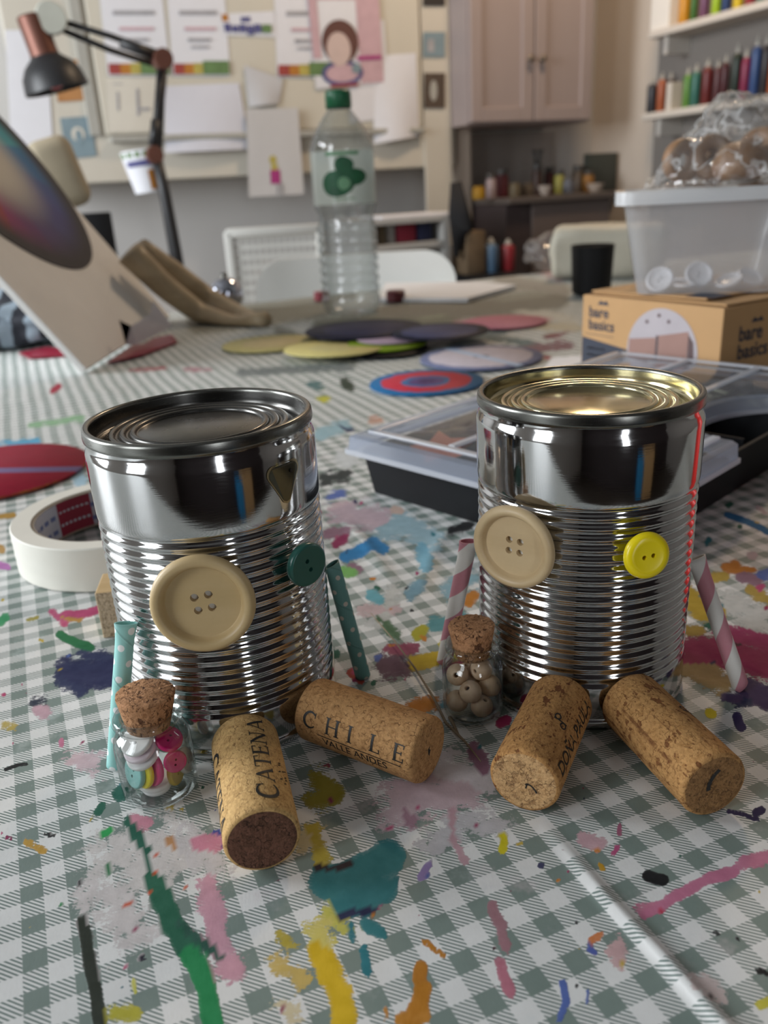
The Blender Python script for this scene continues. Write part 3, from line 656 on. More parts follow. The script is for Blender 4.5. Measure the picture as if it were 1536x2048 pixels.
def build_cloth():
    la = axis_lines(T_A0, -0.15, 0.40, T_A1, 0.0013)
    lb = axis_lines(B_NEAR, 0.03, 0.50, B_FAR, 0.0013)
    A, B = np.meshgrid(la, lb)
    a, b = A.ravel(), B.ravel()
    over = np.maximum.reduce([T_A0 - a, a - T_A1, B_NEAR - b, b - B_FAR, np.zeros_like(a)])
    a = np.clip(a, T_A0, T_A1) + np.where(A.ravel() > T_A1, .004, 0) - np.where(A.ravel() < T_A0, .004, 0)
    b = np.clip(b, B_NEAR, B_FAR) + np.where(B.ravel() > B_FAR, .004, 0) - np.where(B.ravel() < B_NEAR, .004, 0)
    X = a * UA.x + b * VB.x; Y = a * UA.y + b * VB.y; Z = -over.copy()
    P = np.stack([X, Y], 1)
    for pts, h, w, asym in CREASES:
        Q = np.array([list(on_z(*p))[:2] for p in pts])
        d, s, t = seg_dist(P, Q)
        ww = np.where(s > 0, w * .42, w * .9) if asym else w          # the shadowed side of a fold falls off more steeply
        fade = np.clip((1 - t) * 2.2, 0, 1) if asym else np.clip(np.minimum(t, 1 - t) * 4, 0, 1)
        Z += h * fade * np.exp(-(d / ww) ** 2)
    far = np.clip((Y - 0.40) / 0.3, 0, 1)
    Z += far * .0004 * (np.sin(X * 41 + Y * 17) + np.sin(Y * 53 - X * 9 + 1.3) - 2.05) * (over <= 0)
    # paint attributes
    D = np.stack([X, Y, Z], 1) - np.array(CAM)
    zc = D @ np.array(FWD); ok = zc > .02; zs = np.where(ok, zc, 1)
    px = np.stack([W_PX / 2 + F_PX * (D @ np.array(RGT)) / zs, H_PX / 2 - F_PX * (D @ np.array(UPV)) / zs], 1)
    px[~ok] = -9999
    col = np.zeros((len(X), 3)); col[:] = .6; mask = np.full(len(X), -1.0); rag = np.full(len(X), .5)
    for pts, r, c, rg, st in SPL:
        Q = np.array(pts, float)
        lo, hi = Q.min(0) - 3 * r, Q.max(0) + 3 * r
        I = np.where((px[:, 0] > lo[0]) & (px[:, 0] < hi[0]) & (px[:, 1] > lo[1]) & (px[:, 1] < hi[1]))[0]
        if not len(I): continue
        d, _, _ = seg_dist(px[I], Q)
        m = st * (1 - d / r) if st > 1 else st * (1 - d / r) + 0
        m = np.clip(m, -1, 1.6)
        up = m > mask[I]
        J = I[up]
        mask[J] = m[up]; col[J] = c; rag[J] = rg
    me = bpy.data.meshes.new('tablecloth')
    na, nb = len(la), len(lb)
    idx = np.arange(na * nb).reshape(nb, na)
    q = np.stack([idx[:-1, :-1], idx[:-1, 1:], idx[1:, 1:], idx[1:, :-1]], -1).reshape(-1, 4)
    me.vertices.add(na * nb); me.vertices.foreach_set('co', np.stack([X, Y, Z], 1).ravel())
    me.loops.add(q.size); me.loops.foreach_set('vertex_index', q.ravel())
    me.polygons.add(len(q)); me.polygons.foreach_set('loop_start', np.arange(0, q.size, 4)); me.polygons.foreach_set('loop_total', np.full(len(q), 4))
    me.polygons.foreach_set('use_smooth', np.ones(len(q), bool))
    me.update(); me.validate()
    at = me.attributes.new('paint', 'FLOAT_COLOR', 'POINT')
    at.data.foreach_set('color', np.concatenate([col, np.ones((len(X), 1))], 1).ravel())
    me.attributes.new('cover', 'FLOAT', 'POINT').data.foreach_set('value', mask)
    me.attributes.new('ragged', 'FLOAT', 'POINT').data.foreach_set('value', rag)
    return me

def m_cloth():
    n = NT('gingham oilcloth'); o = n.obj()
    P, th, x0, y0 = 0.0118, -1.1739, 0.0149, 0.1687
    wob = n.n('ShaderNodeVectorMath', operation='MULTIPLY_ADD')
    n.put(wob.inputs[0], n.noise(o, 9, 1, out=1)); wob.inputs[1].default_value = (.003, .003, 0); n.put(wob.inputs[2], o)
    x, y, _ = n.xyz(wob)
    x = n.math('SUBTRACT', x, x0 + .0015); y = n.math('SUBTRACT', y, y0 + .0015)
    s = n.math('MULTIPLY_ADD', x, math.cos(th) / P, n.math('MULTIPLY', y, math.sin(th) / P))  # the wall's darkening towards the worktop, shade put into the colour
    t = n.math('MULTIPLY_ADD', x, -math.sin(th) / P, n.math('MULTIPLY', y, math.cos(th) / P))
    ds = n.math('ABSOLUTE', n.math('SUBTRACT', n.math('FRACT', n.math('ADD', s, .5)), .5))
    dt = n.math('ABSOLUTE', n.math('SUBTRACT', n.math('FRACT', n.math('ADD', t, .5)), .5))
    a = n.step(ds, .262, .238); b = n.step(dt, .262, .238)
    both = n.math('MULTIPLY', a, b); one = n.math('SUBTRACT', n.math('MAXIMUM', a, b), both)
    h = n.math('FRACT', n.math('MULTIPLY', n.math('SUBTRACT', s, t), 8.5))
    line = n.step(n.math('ABSOLUTE', n.math('SUBTRACT', h, .5)), .20, .27)
    grime = n.noise(o, 55, 5, .65)
    white = n.mix(grime, (.62, .625, .61), (.84, .84, .83))
    green = n.mix(grime, (.150, .198, .178), (.235, .295, .268))
    ink = n.mix(grime, (.12, .165, .15), (.22, .28, .26))
    c = n.mix(both, white, green)
    c = n.mix(n.math('MULTIPLY', one, n.math('SUBTRACT', 1.0, line)), c, ink)
    # thin worn washes of old paint everywhere
    w1 = n.step(n.noise(o, 34, 5, .7), .56, .72)
    c = n.mix(n.math('MULTIPLY', w1, .42), c, n.ramp(n.noise(o, 11, 2), [(.3, (.70, .69, .68)), (.45, (.66, .55, .58)), (.55, (.52, .62, .64)), (.7, (.70, .68, .62))]))
    w2 = n.step(n.noise(o, 150, 4, .7), .68, .73)
    c = n.mix(n.math('MULTIPLY', w2, .6), c, n.ramp(n.noise(o, 17, 1), [(.3, (.10, .20, .14)), (.42, (.50, .22, .30)), (.5, (.70, .70, .70)), (.6, (.14, .30, .40)), (.7, (.50, .42, .10))]))
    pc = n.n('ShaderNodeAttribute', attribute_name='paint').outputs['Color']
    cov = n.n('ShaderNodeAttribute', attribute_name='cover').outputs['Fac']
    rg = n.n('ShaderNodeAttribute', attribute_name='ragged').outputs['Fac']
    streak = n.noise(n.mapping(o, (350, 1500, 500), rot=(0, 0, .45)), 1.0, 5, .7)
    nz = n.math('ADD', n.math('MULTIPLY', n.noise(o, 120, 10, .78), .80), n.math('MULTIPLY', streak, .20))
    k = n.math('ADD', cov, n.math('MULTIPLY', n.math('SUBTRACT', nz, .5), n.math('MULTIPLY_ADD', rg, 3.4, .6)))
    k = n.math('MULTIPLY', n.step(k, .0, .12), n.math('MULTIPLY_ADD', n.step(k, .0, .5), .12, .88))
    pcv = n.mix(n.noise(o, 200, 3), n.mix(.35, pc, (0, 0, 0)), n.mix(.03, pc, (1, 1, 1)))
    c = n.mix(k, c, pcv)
    rough = n.math('ADD', n.math('MULTIPLY_ADD', n.noise(o, 70, 3), .25, .32), n.math('MULTIPLY', k, .22))
    fine = n.noise(n.mapping(o, (1500, 700, 900), rot=(0, 0, -.4)), 1.0, 3)
    hgt = n.math('ADD', n.math('MULTIPLY', fine, .25), n.math('MULTIPLY', k, .8))
    return n.done(n.pbr(col=c, rough=rough, spec=n.math('MULTIPLY_ADD', k, -.28, .46), normal=n.bump(hgt, .35, .0005)))
cloth = bpy.data.objects.new('tablecloth', build_cloth()); COL.objects.link(cloth)
cloth.data.materials.append(m_cloth())
tag(cloth, 'paint-splashed green and white gingham oilcloth covering the table', 'tablecloth')

# ------------------------------------------------------------------ the two tin robots
R_CAN, H_CAN = 0.0365, 0.108
def can_profile():
    p = [(R_CAN * .985, .0004), (R_CAN * 1.002, .0010), (R_CAN * 1.006, .0022), (R_CAN * .998, .0034), (R_CAN * .988, .0040), (R_CAN * .988, .0048), (R_CAN, .0060), (R_CAN, .0155)]
    z0, z1, nr = .0160, .0795, 18
    for i in range(nr * 10 + 1):
        t = i / 10; z = z0 + (z1 - z0) * i / (nr * 10)
        p.append((R_CAN - .00008 - .00042 * (1 - math.cos(2 * PI * t)), z))
    p += [(R_CAN, .0800), (R_CAN + .0001, .0815), (R_CAN + .0001, .0985), (R_CAN - .0001, .1000), (R_CAN - .0008, .1016), (R_CAN - .0011, .1026), (R_CAN - .0011, .1040)]
    return p
def lid_profile():
    # flat middle, three pressed rings, a countersink; then the inside wall of the seam
    p = [(0, .1035), (.0195, .1035)]
    for rc in (.0212, .0245, .0278):
        for k in range(9):
            a = PI * k / 8
            p.append((rc - .0012 * math.cos(a), .1033 + .0013 * math.sin(a)))
    p += [(.0298, .1030), (.0312, .1022), (.0326, .1018), (.0335, .1024), (.0337, .1040), (.0339, .1070)]
    return p
def rim_profile():
    c = []
    for k in range(13):
        a = PI * k / 12
        c.append((.03505 - .00118 * math.cos(a), .1068 + .0012 * math.sin(a)))
    c = [(.0339, .1050)] + c + [(R_CAN - .0001, .1050), (R_CAN - .0002, .1042), (R_CAN - .0011, .1036)]
    return c

def holed_disc(bm, R, z, holes, hr, depth, n=64, nh=20, mi=0, mi_hole=1):
    """disc of radius R at height z pierced by round holes"""
    def ring(cx, cy, r, z, k): return [bm.verts.new((cx + r * math.cos(2 * PI * i / k), cy + r * math.sin(2 * PI * i / k), z)) for i in range(k)]
    outer = ring(0, 0, R, z, n)
    es = [bm.edges.new((outer[i], outer[(i + 1) % n])) for i in range(n)]
    hs = []
    for hx, hy in holes:
        h = ring(hx, hy, hr, z, nh); hs.append((hx, hy, h))
        es += [bm.edges.new((h[i], h[(i + 1) % nh])) for i in range(nh)]
    r = bmesh.ops.triangle_fill(bm, edges=es, use_beauty=True, normal=(0, 0, 1))
    for g in r['geom']:
        if isinstance(g, bmesh.types.BMFace): g.material_index = mi
    for hx, hy, h in hs:
        lo = ring(hx, hy, hr * .92, z - depth, nh)
        for i in range(nh):
            f = bm.faces.new((h[i], h[(i + 1) % nh], lo[(i + 1) % nh], lo[i])); f.material_index = mi; f.smooth = True
        bm.faces.new(lo).material_index = mi_hole
    return outer

def button_bm(R, t, style, holes=4, rot=0.0):
    bm = bmesh.new()
    if style == 'bowl':
        prof = [(0, 0), (R * .80, 0), (R * .95, t * .22), (R, t * .52), (R * .985, t * .78), (R * .93, t * .95), (R * .865, t), (R * .80, t * .92), (R * .755, t * .72), (R * .738, t * .52), (R * .715, t * .45)]
        rin, zin = R * .715, t * .45
        d, hr = R * .148, R * .082
    elif style == 'flat':
        prof = [(0, 0), (R * .86, 0), (R * .97, t * .2), (R, t * .5), (R * .985, t * .8), (R * .93, t * .97), (R * .88, t), (R * .80, t * .97)]
        rin, zin = R * .80, t * .97
        d, hr = R * .235, R * .105
    else:  # domed
        prof = [(0, 0), (R * .7, 0), (R * .93, t * .15), (R, t * .42), (R * .985, t * .62), (R * .93, t * .82), (R * .84, t * .95), (R * .72, t * 1.02), (R * .6, t * 1.0), (R * .5, t * .97)]
        rin, zin = R * .5, t * .97
        d, hr = R * .20, R * .10
    add_lathe(bm, prof, 64, caps=False)
    if holes == 4: hp = [(d * math.cos(rot + PI / 4 + k * PI / 2) * 1.3, d * math.sin(rot + PI / 4 + k * PI / 2) * 1.3) for k in range(4)]
    elif holes == 2: hp = [(d * math.cos(rot + k * PI), d * math.sin(rot + k * PI)) for k in range(2)]
    else: hp = []
    holed_disc(bm, rin, zin, hp, hr, zin * .8)
    bmesh.ops.remove_doubles(bm, verts=bm.verts[:], dist=R * .002)
    bmesh.ops.recalc_face_normals(bm, faces=bm.faces[:])
    return bm

def facing(cx, cy, r, phi, z, nphi=None, tilt=0.0, spin=0.0):
    """matrix on the can's front: phi in degrees from the direction to the viewer (right positive); nphi: heading of the normal; tilt: upward lean"""
    base = math.atan2(-cy, -cx)
    a = base + math.radians(phi); p = Vector((cx + r * math.cos(a), cy + r * math.sin(a), z))
    b = base + math.radians(phi if nphi is None else nphi); e = math.radians(tilt)
    n = Vector((math.cos(b) * math.cos(e), math.sin(b) * math.cos(e), math.sin(e)))
    x = Vector((0, 0, 1)).cross(n).normalized()
    return frame(p, x, z=n) @ Rz(spin)

def can_touch(px, py, cx, cy, r, far=False):
    d = ray(px, py); o = CAM
    A = d.x ** 2 + d.y ** 2; B = 2 * ((o.x - cx) * d.x + (o.y - cy) * d.y); C = (o.x - cx) ** 2 + (o.y - cy) ** 2 - r * r
    D = B * B - 4 * A * C
    t = (-B + (math.sqrt(D) if far else -math.sqrt(D))) / (2 * A) if D > 0 else -B / (2 * A)
    return o + d * t

def straw_bm(L, r, pinch=True, slant=0.0):
    bm = bmesh.new(); uvl = bm.loops.layers.uv.new('UVMap'); n = 28; k = 26
    zs = [L * i / k for i in range(k + 1)]
    def ring(z, rr, f, sl=0.0): return [bm.verts.new((rr * math.cos(2 * PI * i / n) * (1 + .25 * f), rr * math.sin(2 * PI * i / n) * (1 - .45 * f), z + sl * math.cos(2 * PI * i / n))) for i in range(n)]
    rings = []
    for z in zs:
        f = max(0, 1 - (L - z) / (L * .16)) ** 2 if pinch else 0
        rings.append(ring(z, r, f, slant * (1 - z / L)))
    for j in range(k):
        for i in range(n):
            f = bm.faces.new((rings[j][i], rings[j][(i + 1) % n], rings[j + 1][(i + 1) % n], rings[j + 1][i])); f.smooth = True
            for lp, (u, v) in zip(f.loops, ((i / n, zs[j]), ((i + 1) / n, zs[j]), ((i + 1) / n, zs[j + 1]), (i / n, zs[j + 1]))): lp[uvl].uv = (u, v)
    for end, zz in ((0, zs[0]), (k, zs[-1])):                # paper wall and the hollow inside
        f_ = 1 if (pinch and end == k) else 0
        inn = ring(zz, r * .86, f_, slant if end == 0 else 0)
        dep = ring(zz + (.004 if end == 0 else -.004), r * .84, f_)
        for A, B in ((rings[end], inn), (inn, dep)):
            for i in range(n):
                q = (A[i], A[(i + 1) % n], B[(i + 1) % n], B[i])
                f = bm.faces.new(q if end == k else q[::-1])
                for lp in f.loops: lp[uvl].uv = (.6, zz)
        bm.faces.new(dep)
    return bm

def cork_bm(L, r):
    bm = bmesh.new()
    b = .0011
    prof = [(r - b, 0), (r - b * .3, b * .3), (r, b)] + [(r * (1 + .004 * math.sin(i * 2.1)), b + (L - 2 * b) * i / 12) for i in range(1, 12)] + [(r, L - b), (r - b * .3, L - b * .3), (r - b, L)]
    add_lathe(bm, prof, 72, caps=False)
    # the two cut ends, a little uneven
    for z, mi in ((0, 0), (L, 1)):
        rr = [(r - b) * q for q in (1, .8, .6, .4, .2)]
        rings = []
        for i, q in enumerate(rr):
            rings.append([bm.verts.new((q * math.cos(2 * PI * k / 72), q * math.sin(2 * PI * k / 72), z + (0 if i == 0 else random.uniform(-.00012, .00012)))) for k in range(72)])
        c = bm.verts.new((0, 0, z))
        for A, B in zip(rings[:-1], rings[1:]):
            for k in range(72): bm.faces.new((A[k], A[(k + 1) % 72], B[(k + 1) % 72], B[k])).material_index = mi
        for k in range(72): bm.faces.new((rings[-1][k], rings[-1][(k + 1) % 72], c)).material_index = mi
    bmesh.ops.remove_doubles(bm, verts=bm.verts[:], dist=1e-6)
    bmesh.ops.recalc_face_normals(bm, faces=bm.faces[:])
    for f in bm.faces: f.smooth = True
    return bm

def letters(bm, txt, r, ang, z, size, kind='sans', flip=1, zdir=-1, mode='along', track=.08, bold=.0, xs=1.0):
    if kind == 'serif': vs, fs, _ = serif_mesh(txt, size, track, xs)
    else: vs, fs = font_mesh(txt, size, bold)
    if mode == 'along': bend_on_cork(bm, [Vector((v.x * (1 if zdir < 0 else -1), v.y, 0)) for v in vs], fs, r, z, math.radians(ang), flip)
    else: bend_round_cork(bm, vs, fs, r, z, math.radians(ang))

CORK_R = 0.0105
def robot(name, label, cx, cy, lid_mat, lean=0.0):
    base = Vector((cx, cy, 0)); root = thing(name, label, 'tin robot', T(base))
    inv = T(-base)
    Ml = T(base) @ Ry(lean)
    bm = bmesh.new(); add_lathe(bm, can_profile(), 192, caps=False)
    body = obj('tin_can', bm, M_TIN, root, True, inv @ Ml)
    bm = bmesh.new(); add_lathe(bm, rim_profile(), 192, caps=False)
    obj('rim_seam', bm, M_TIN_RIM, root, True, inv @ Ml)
    bm = bmesh.new(); add_lathe(bm, lid_profile(), 160, caps=False)
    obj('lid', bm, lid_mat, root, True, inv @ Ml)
    bm = bmesh.new(); add_lathe(bm, [(0, .0012), (R_CAN * .98, .0012)], 96, caps=False)
    obj('can_bottom', bm, M_TIN_RIM, root, True, inv @ Ml)
    return root, inv
def add_button(root, inv, name, M, R, t, style, holes, mat, rot, label, glue=(0, 0)):
    b = obj(name, button_bm(R, t, style, holes, rot), [mat, M_GLUE if style == 'bowl' else M_HOLE], root, None, inv @ M, angle=math.radians(40))
    b['label'] = label
    return b
def add_arm(root, inv, pb, pt, mat, r, label, slant=0.0, spin=0.0):
    L = (pt - pb).length
    s = obj('straw_arm', straw_bm(L, r, True, slant), mat, root, None, inv @ along(pb, pt) @ Rz(spin)); s['label'] = label
def add_leg(root, inv, face_px, inner_px, mats, label, L=None):
    pf = on_z(face_px[0], face_px[1], CORK_R + .0002); pi = on_z(inner_px[0], inner_px[1], CORK_R + .0002)
    c = Vector((inv.translation.x * -1, inv.translation.y * -1, CORK_R + .0002))
    d = (pf - pi).normalized()
    # slide the inner end up to the can's wall
    w = pf - c; bq = w.dot(d); cq = w.length_squared - (R_CAN + .0003) ** 2
    t = bq - math.sqrt(max(bq * bq - cq, 0)); reach = t
    pi = pf - d * (L or min(max(reach, .034), .045))
    ln = (pf - pi).length
    o = obj('cork_leg', cork_bm(ln, CORK_R), mats, root, None, inv @ along(pi, pf)); o['label'] = label
    return o, ln

AX, AY = -0.0577, 0.2587
BX, BY = 0.0691, 0.2633
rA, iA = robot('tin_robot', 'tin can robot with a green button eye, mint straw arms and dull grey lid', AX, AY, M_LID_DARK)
add_button(rA, iA, 'wooden_button', facing(AX, AY, R_CAN + .0012, -9, .0600, -9, 3), .0156, .0052, 'bowl', 4, M_BTN_WOOD2, .15, 'big pale wooden four-hole button eye')
add_button(rA, iA, 'green_button', facing(AX, AY, R_CAN + .0030, 40, .0640, 31, -2), .0072, .0032, 'flat', 2, M_BTN_GREEN, PI / 2 + .35, 'small dark green two-hole button eye')
pt = can_touch(252, 1246, AX, AY, R_CAN + .0028); pb = on_z(231, 1531, .0004)
add_arm(rA, iA, pb, pt, M_MINT, .0029, 'mint paper straw arm with white dots', 0.0, .4)
pt = can_touch(664, 1128, AX, AY, R_CAN + .0026, True); pb = on_z(726, 1352, .0004)
add_arm(rA, iA, pb, pt, M_MINT_SHADE, .0029, 'shaded green straw arm with pale dots', 0.0, 1.0)
leg, ln = add_leg(rA, iA, (525, 1681), (489, 1478), [M_CORK_CHIP, M_CORK_END_WINE], 'cork leg with a dark wine-stained end')
bm = bmesh.new(); rr = CORK_R + .00012
letters(bm, 'C', rr, 54, ln - .0042, .0088, 'serif', xs=1.1); letters(bm, 'ATENA', rr, 56, ln - .0112, .0071, 'serif', track=.05, xs=(ln - .0142) / .0071 / 3.65)
letters(bm, 'C', rr, 178, .0100, .0088, 'serif', -1, 1, xs=1.1); letters(bm, 'ATENA', rr, 176, .0165, .0071, 'serif', -1, 1, track=.05, xs=(ln - .0190) / .0071 / 3.65)
for k in range(9):                                   # the little sprig printed beside the word
    a = math.radians(30 + 8 * math.sin(k * 1.9)); z = ln - .014 - k * .0011
    q = [bm.verts.new((rr * math.cos(a + da), rr * math.sin(a + da), z + dz)) for da, dz in ((0, 0), (.10, .0006), (.13, .0013), (.02, .0005))]
    bm.faces.new(q)
obj('lettering', bm, M_INK, leg)
leg, ln = add_leg(rA, iA, (857, 1501), (648, 1424), [M_CORK_RED, M_CORK_RED], 'tan chipped cork leg lying to the right')
bm = bmesh.new()
for k, ch in enumerate('CHILE'): letters(bm, ch, rr, 173, ln * (.09 + .190 * k), .0076, 'serif', -1, 1)
v0 = [bm.verts.new((rr * math.cos(math.radians(a)), rr * math.sin(math.radians(a)), z)) for z in np.linspace(ln * .22, ln * .93, 8) for a in (180, 181.6)]
for i in range(7): bm.faces.new((v0[2 * i], v0[2 * i + 1], v0[2 * i + 3], v0[2 * i + 2]))
letters(bm, 'VALLE ANDES', rr, 199, ln * .26, .0040, 'sans', -1, 1)
# the drill hole in the end
add_prism(bm, [(.001, .0012), (.0004, .0003), (.0011, -.0004), (.0002, -.0022), (-.0003, -.0010), (-.0002, .0006)], ln + .00003, ln + .0001)
obj('lettering', bm, M_INK, leg)

# rounded olive patch on the plain band
def bent(bm, pts, r, phi0, z0, cx, cy, mi=0):
    base = math.atan2(-cy, -cx) + math.radians(phi0)
    f = bm.faces.new([bm.verts.new((r * math.cos(base + x / r), r * math.sin(base + x / r), z0 + z)) for x, z in pts]); f.material_index = mi
def pick(s, n=10):
    out = []
    for (cx_, cz_, rr_, a0, a1) in ((0, -.0040, .0018, 205, 335), (.0036, .0034, .0024, -25, 95), (-.0036, .0034, .0024, 85, 205)):
        out += [((cx_ + rr_ * math.cos(math.radians(a0 + (a1 - a0) * k / n))) * s, (cz_ + rr_ * math.sin(math.radians(a0 + (a1 - a0) * k / n))) * s) for k in range(n + 1)]
    return out
bm = bmesh.new(); bent(bm, pick(1.12), R_CAN + .00035, 38, .0905, AX, AY, 1); bent(bm, pick(1.0), R_CAN + .00050, 38, .0905, AX, AY, 0)
bent(bm, [(.0028 + .0006 * math.cos(a), .0032 + .0006 * math.sin(a)) for a in np.linspace(0, 2 * PI, 13)[:-1]], R_CAN + .0006, 38, .0905, AX, AY, 2)
o = obj('olive_patch', bm, [plain('olive pick shape', (.12, .115, .085), .12, metal=.85, var=.1), plain('tan pick edge', (.36, .29, .17), .2, metal=.6), M_HOLE], rA); o['label'] = 'rounded triangular olive patch'
rB, iB = robot('tin_robot', 'tin can robot with a yellow button eye, pink striped straw arms and shiny golden lid', BX, BY, M_LID_GOLD)
add_button(rB, iB, 'wooden_button', facing(BX, BY, R_CAN + .0022, -31, .0655, -22, -1), .0139, .0048, 'bowl', 4, M_BTN_WOOD, -.05, 'big pale wooden four-hole button eye')
add_button(rB, iB, 'yellow_button', facing(BX, BY, R_CAN + .0030, 27, .0650, 24, 8), .0073, .0036, 'domed', 2, M_BTN_YELLOW, .12, 'small bright yellow two-hole button eye')
pt = can_touch(938, 1082, BX, BY, R_CAN + .0026, True); pb = on_z(889, 1322, .0004)
add_arm(rB, iB, pb, pt, M_STRIPE, .0030, 'pink and white spiral striped straw arm', 0.0, .3)
pt = can_touch(1392, 1116, BX, BY, R_CAN + .0022, True); pb = on_z(1481, 1372, .0010)
add_arm(rB, iB, pb, pt, M_STRIPE, .0029, 'pink and white spiral striped straw arm', 0.0014, 2.4)
leg, ln = add_leg(rB, iB, (1048, 1563), (1118, 1410), [M_CORK_NAT, M_CORK_END_NAT], 'speckled cork leg with a pale cut end')
bm = bmesh.new()
letters(bm, 'DO\u00d1A PAULA', rr, 12, ln - .0030, .0057, 'sans', bold=.012)
letters(bm, 'd', rr, 46, ln * .60, .0046, 'serif', xs=1.25)
def crack(bm, z, pts, w):
    for (x0, y0), (x1, y1) in zip(pts[:-1], pts[1:]):
        d = Vector((x1 - x0, y1 - y0)).normalized(); nn = Vector((-d.y, d.x)) * w / 2
        q = [bm.verts.new((x0 - nn.x, y0 - nn.y, z)), bm.verts.new((x1 - nn.x, y1 - nn.y, z)), bm.verts.new((x1 + nn.x, y1 + nn.y, z)), bm.verts.new((x0 + nn.x, y0 + nn.y, z))]
        bm.faces.new(q)
crack(bm, ln + .00015, [(.0004, -.0010), (.0010, -.0004), (.0022, -.0009), (.0034, -.0021), (.0038, -.0030)], .0005); crack(bm, ln + .00015, [(.0010, -.0004), (.0005, -.0022)], .0004)
obj('lettering', bm, M_INK, leg)
leg, ln = add_leg(rB, iB, (1429, 1571), (1268, 1410), [M_CORK_NAT2, M_CORK_END_BROWN], 'streaked cork leg with a cracked brown end')
bm = bmesh.new()
letters(bm, 'd', rr, 42, ln * .56, .0046, 'serif', xs=1.25)
letters(bm, 'DO\u00d1A PAULA', rr, 3, ln - .0040, .0057, 'sans', bold=.012)
crack(bm, ln + .00015, [(.0010, .0052), (-.0004, .0040), (-.0016, .0020), (-.0021, .0002), (-.0019, -.0012)], .0013)
obj('lettering', bm, M_INK, leg)

# ------------------------------------------------------------------ the two little corked jars and what is in them
def jar(label, cx, cy, r, h, ck, lean=(0, 0)):
    root = thing('glass_jar', label, 'jar', T((cx, cy, 0.0002)))
    s = r / .0115; z = h / .0287
    P = [(0, .0004), (.0085, .0002), (.0106, .0004), (.0114, .0014), (.0115, .003), (.0115, .0185), (.0112, .0205), (.0102, .0222), (.0089, .0232), (.0084, .0241), (.0086, .0250), (.0098, .0257), (.0103, .0266), (.0103, .0276), (.0098, .0285), (.0086, .0287),
         (.0078, .0283), (.0075, .0270), (.0075, .0240), (.0080, .0226), (.0096, .0212), (.0105, .0195), (.0107, .0180), (.0107, .0030), (.0100, .0016), (.0060, .0011), (0, .0010)]
    bm = bmesh.new(); add_lathe(bm, [(a * s, b * z) for a, b in P], 72, caps=False)
    obj('glass_body', bm, M_GLASS, root, True)
    bm = bmesh.new()
    add_lathe(bm, [(0, -.0045), (.0058 * s, -.0045), (.0064 * s, -.0040), (.0074 * s, .0005), (.0086 * s, ck - .0012), (.0086 * s, ck - .0004), (.0082 * s, ck), (0, ck)], 56, caps=False)
    for v in bm.verts:
        if v.co.z > ck * .5: v.co += Vector((random.uniform(-1, 1), random.uniform(-1, 1), random.uniform(-1, 1))) * .00016
    obj('cork_stopper', bm, M_STOPPER, root, None, T((0, 0, h - .001)) @ Rx(lean[0]) @ Ry(lean[1]), angle=math.radians(50))
    return root
JA = Vector((-0.0750, 0.2108, 0)); JB = Vector((0.0272, 0.2422, 0))
jar('corked glass jar full of coloured buttons beside the mint straw', JA.x, JA.y, .0116, .0285, .0075, (-.06, .05))
jar('corked glass jar of wooden beads beside the pink striped straw', JB.x, JB.y, .0104, .0275, .0075, (-.03, -.02))
VIEW_A = Vector((JA.x, JA.y, 0)).normalized(); SIDE_A = Vector((VIEW_A.y, -VIEW_A.x, 0))
def jar_button(name, mat, label, side, depth, z, R, n, holes=2, group=None):
    """n: normal as (side, toward viewer, up)"""
    p = JA + SIDE_A * side - VIEW_A * depth + Vector((0, 0, z))
    nn = (SIDE_A * n[0] - VIEW_A * n[1] + Vector((0, 0, 1)) * n[2]).normalized()
    x = nn.orthogonal()
    M = frame(p, x, z=nn)
    bm = button_bm(R, .0019, 'flat', holes, .6)
    o = obj(name, bm, [mat, M_HOLE], None, None, M, angle=math.radians(40))
    tag(o, label, 'button', group)
JG = 'buttons inside the left jar'
jar_button('white_button', M_BTN_WHITE, 'white button lying flat on the floor of the button jar', -.0012, .0010, .0015, .0046, (0, .1, 1), group=JG)
jar_button('white_button', M_BTN_WHITE, 'wide white button just above the flat one at the bottom of the button jar', -.0016, .0018, .0040, .0052, (.05, .12, 1), group=JG)
jar_button('teal_button', M_BTN_TEAL, 'pale teal button on edge left of the yellow one in the jar', -.0058, .0016, .0095, .0050, (-.93, .45, .25), group=JG)
jar_button('yellow_button', M_BTN_YELLOW, 'yellow button on edge between teal and magenta ones in the jar', -.0036, .0026, .0098, .0052, (-.9, .5, .2), group=JG)
jar_button('magenta_button', M_BTN_PINK, 'magenta button on edge right of the yellow one in the jar', -.0010, .0030, .0105, .0055, (-.88, .55, .22), group=JG)
jar_button('magenta_button', M_BTN_PINK, 'round magenta two-hole button facing out of the jar', .0052, .0056, .0130, .0035, (.12, 1, .18), group=JG)
jar_button('magenta_button', M_BTN_PINK, 'tilted magenta button below the stopper at the right of the jar', .0045, .0030, .0185, .0042, (.25, .45, .85), group=JG)
for k in range(3):
    jar_button('white_button', M_BTN_WHITE if k != 1 else M_BTN_LILAC, ['topmost white button leaning under the jar stopper', 'pale pink button between two white ones under the stopper', 'white button leaning lowest under the jar stopper'][k],
               -.0040 + .0004 * k, .0018 + .0002 * k, .0200 - .0026 * k, .0052, (-.35, .35, .88), group=JG)
jar_button('mustard_button', M_BTN_MUSTARD, 'mustard button on edge low at the right of the jar', .0042, .0012, .0062, .0046, (.85, .5, .1), group=JG)
jar_button('white_button', M_BTN_WHITE, 'white button on edge at the far right of the jar', .0076, -.0006, .0074, .0042, (.85, .4, .3), group=JG)
jar_button('teal_button', M_BTN_TEAL, 'teal button at the back right of the jar', .0040, -.0060, .0140, .0048, (.5, .7, .3), group=JG)
jar_button('teal_button', M_BTN_TEAL, 'teal button high at the back of the jar', .0020, -.0056, .0195, .0045, (-.2, .8, .5), group=JG)
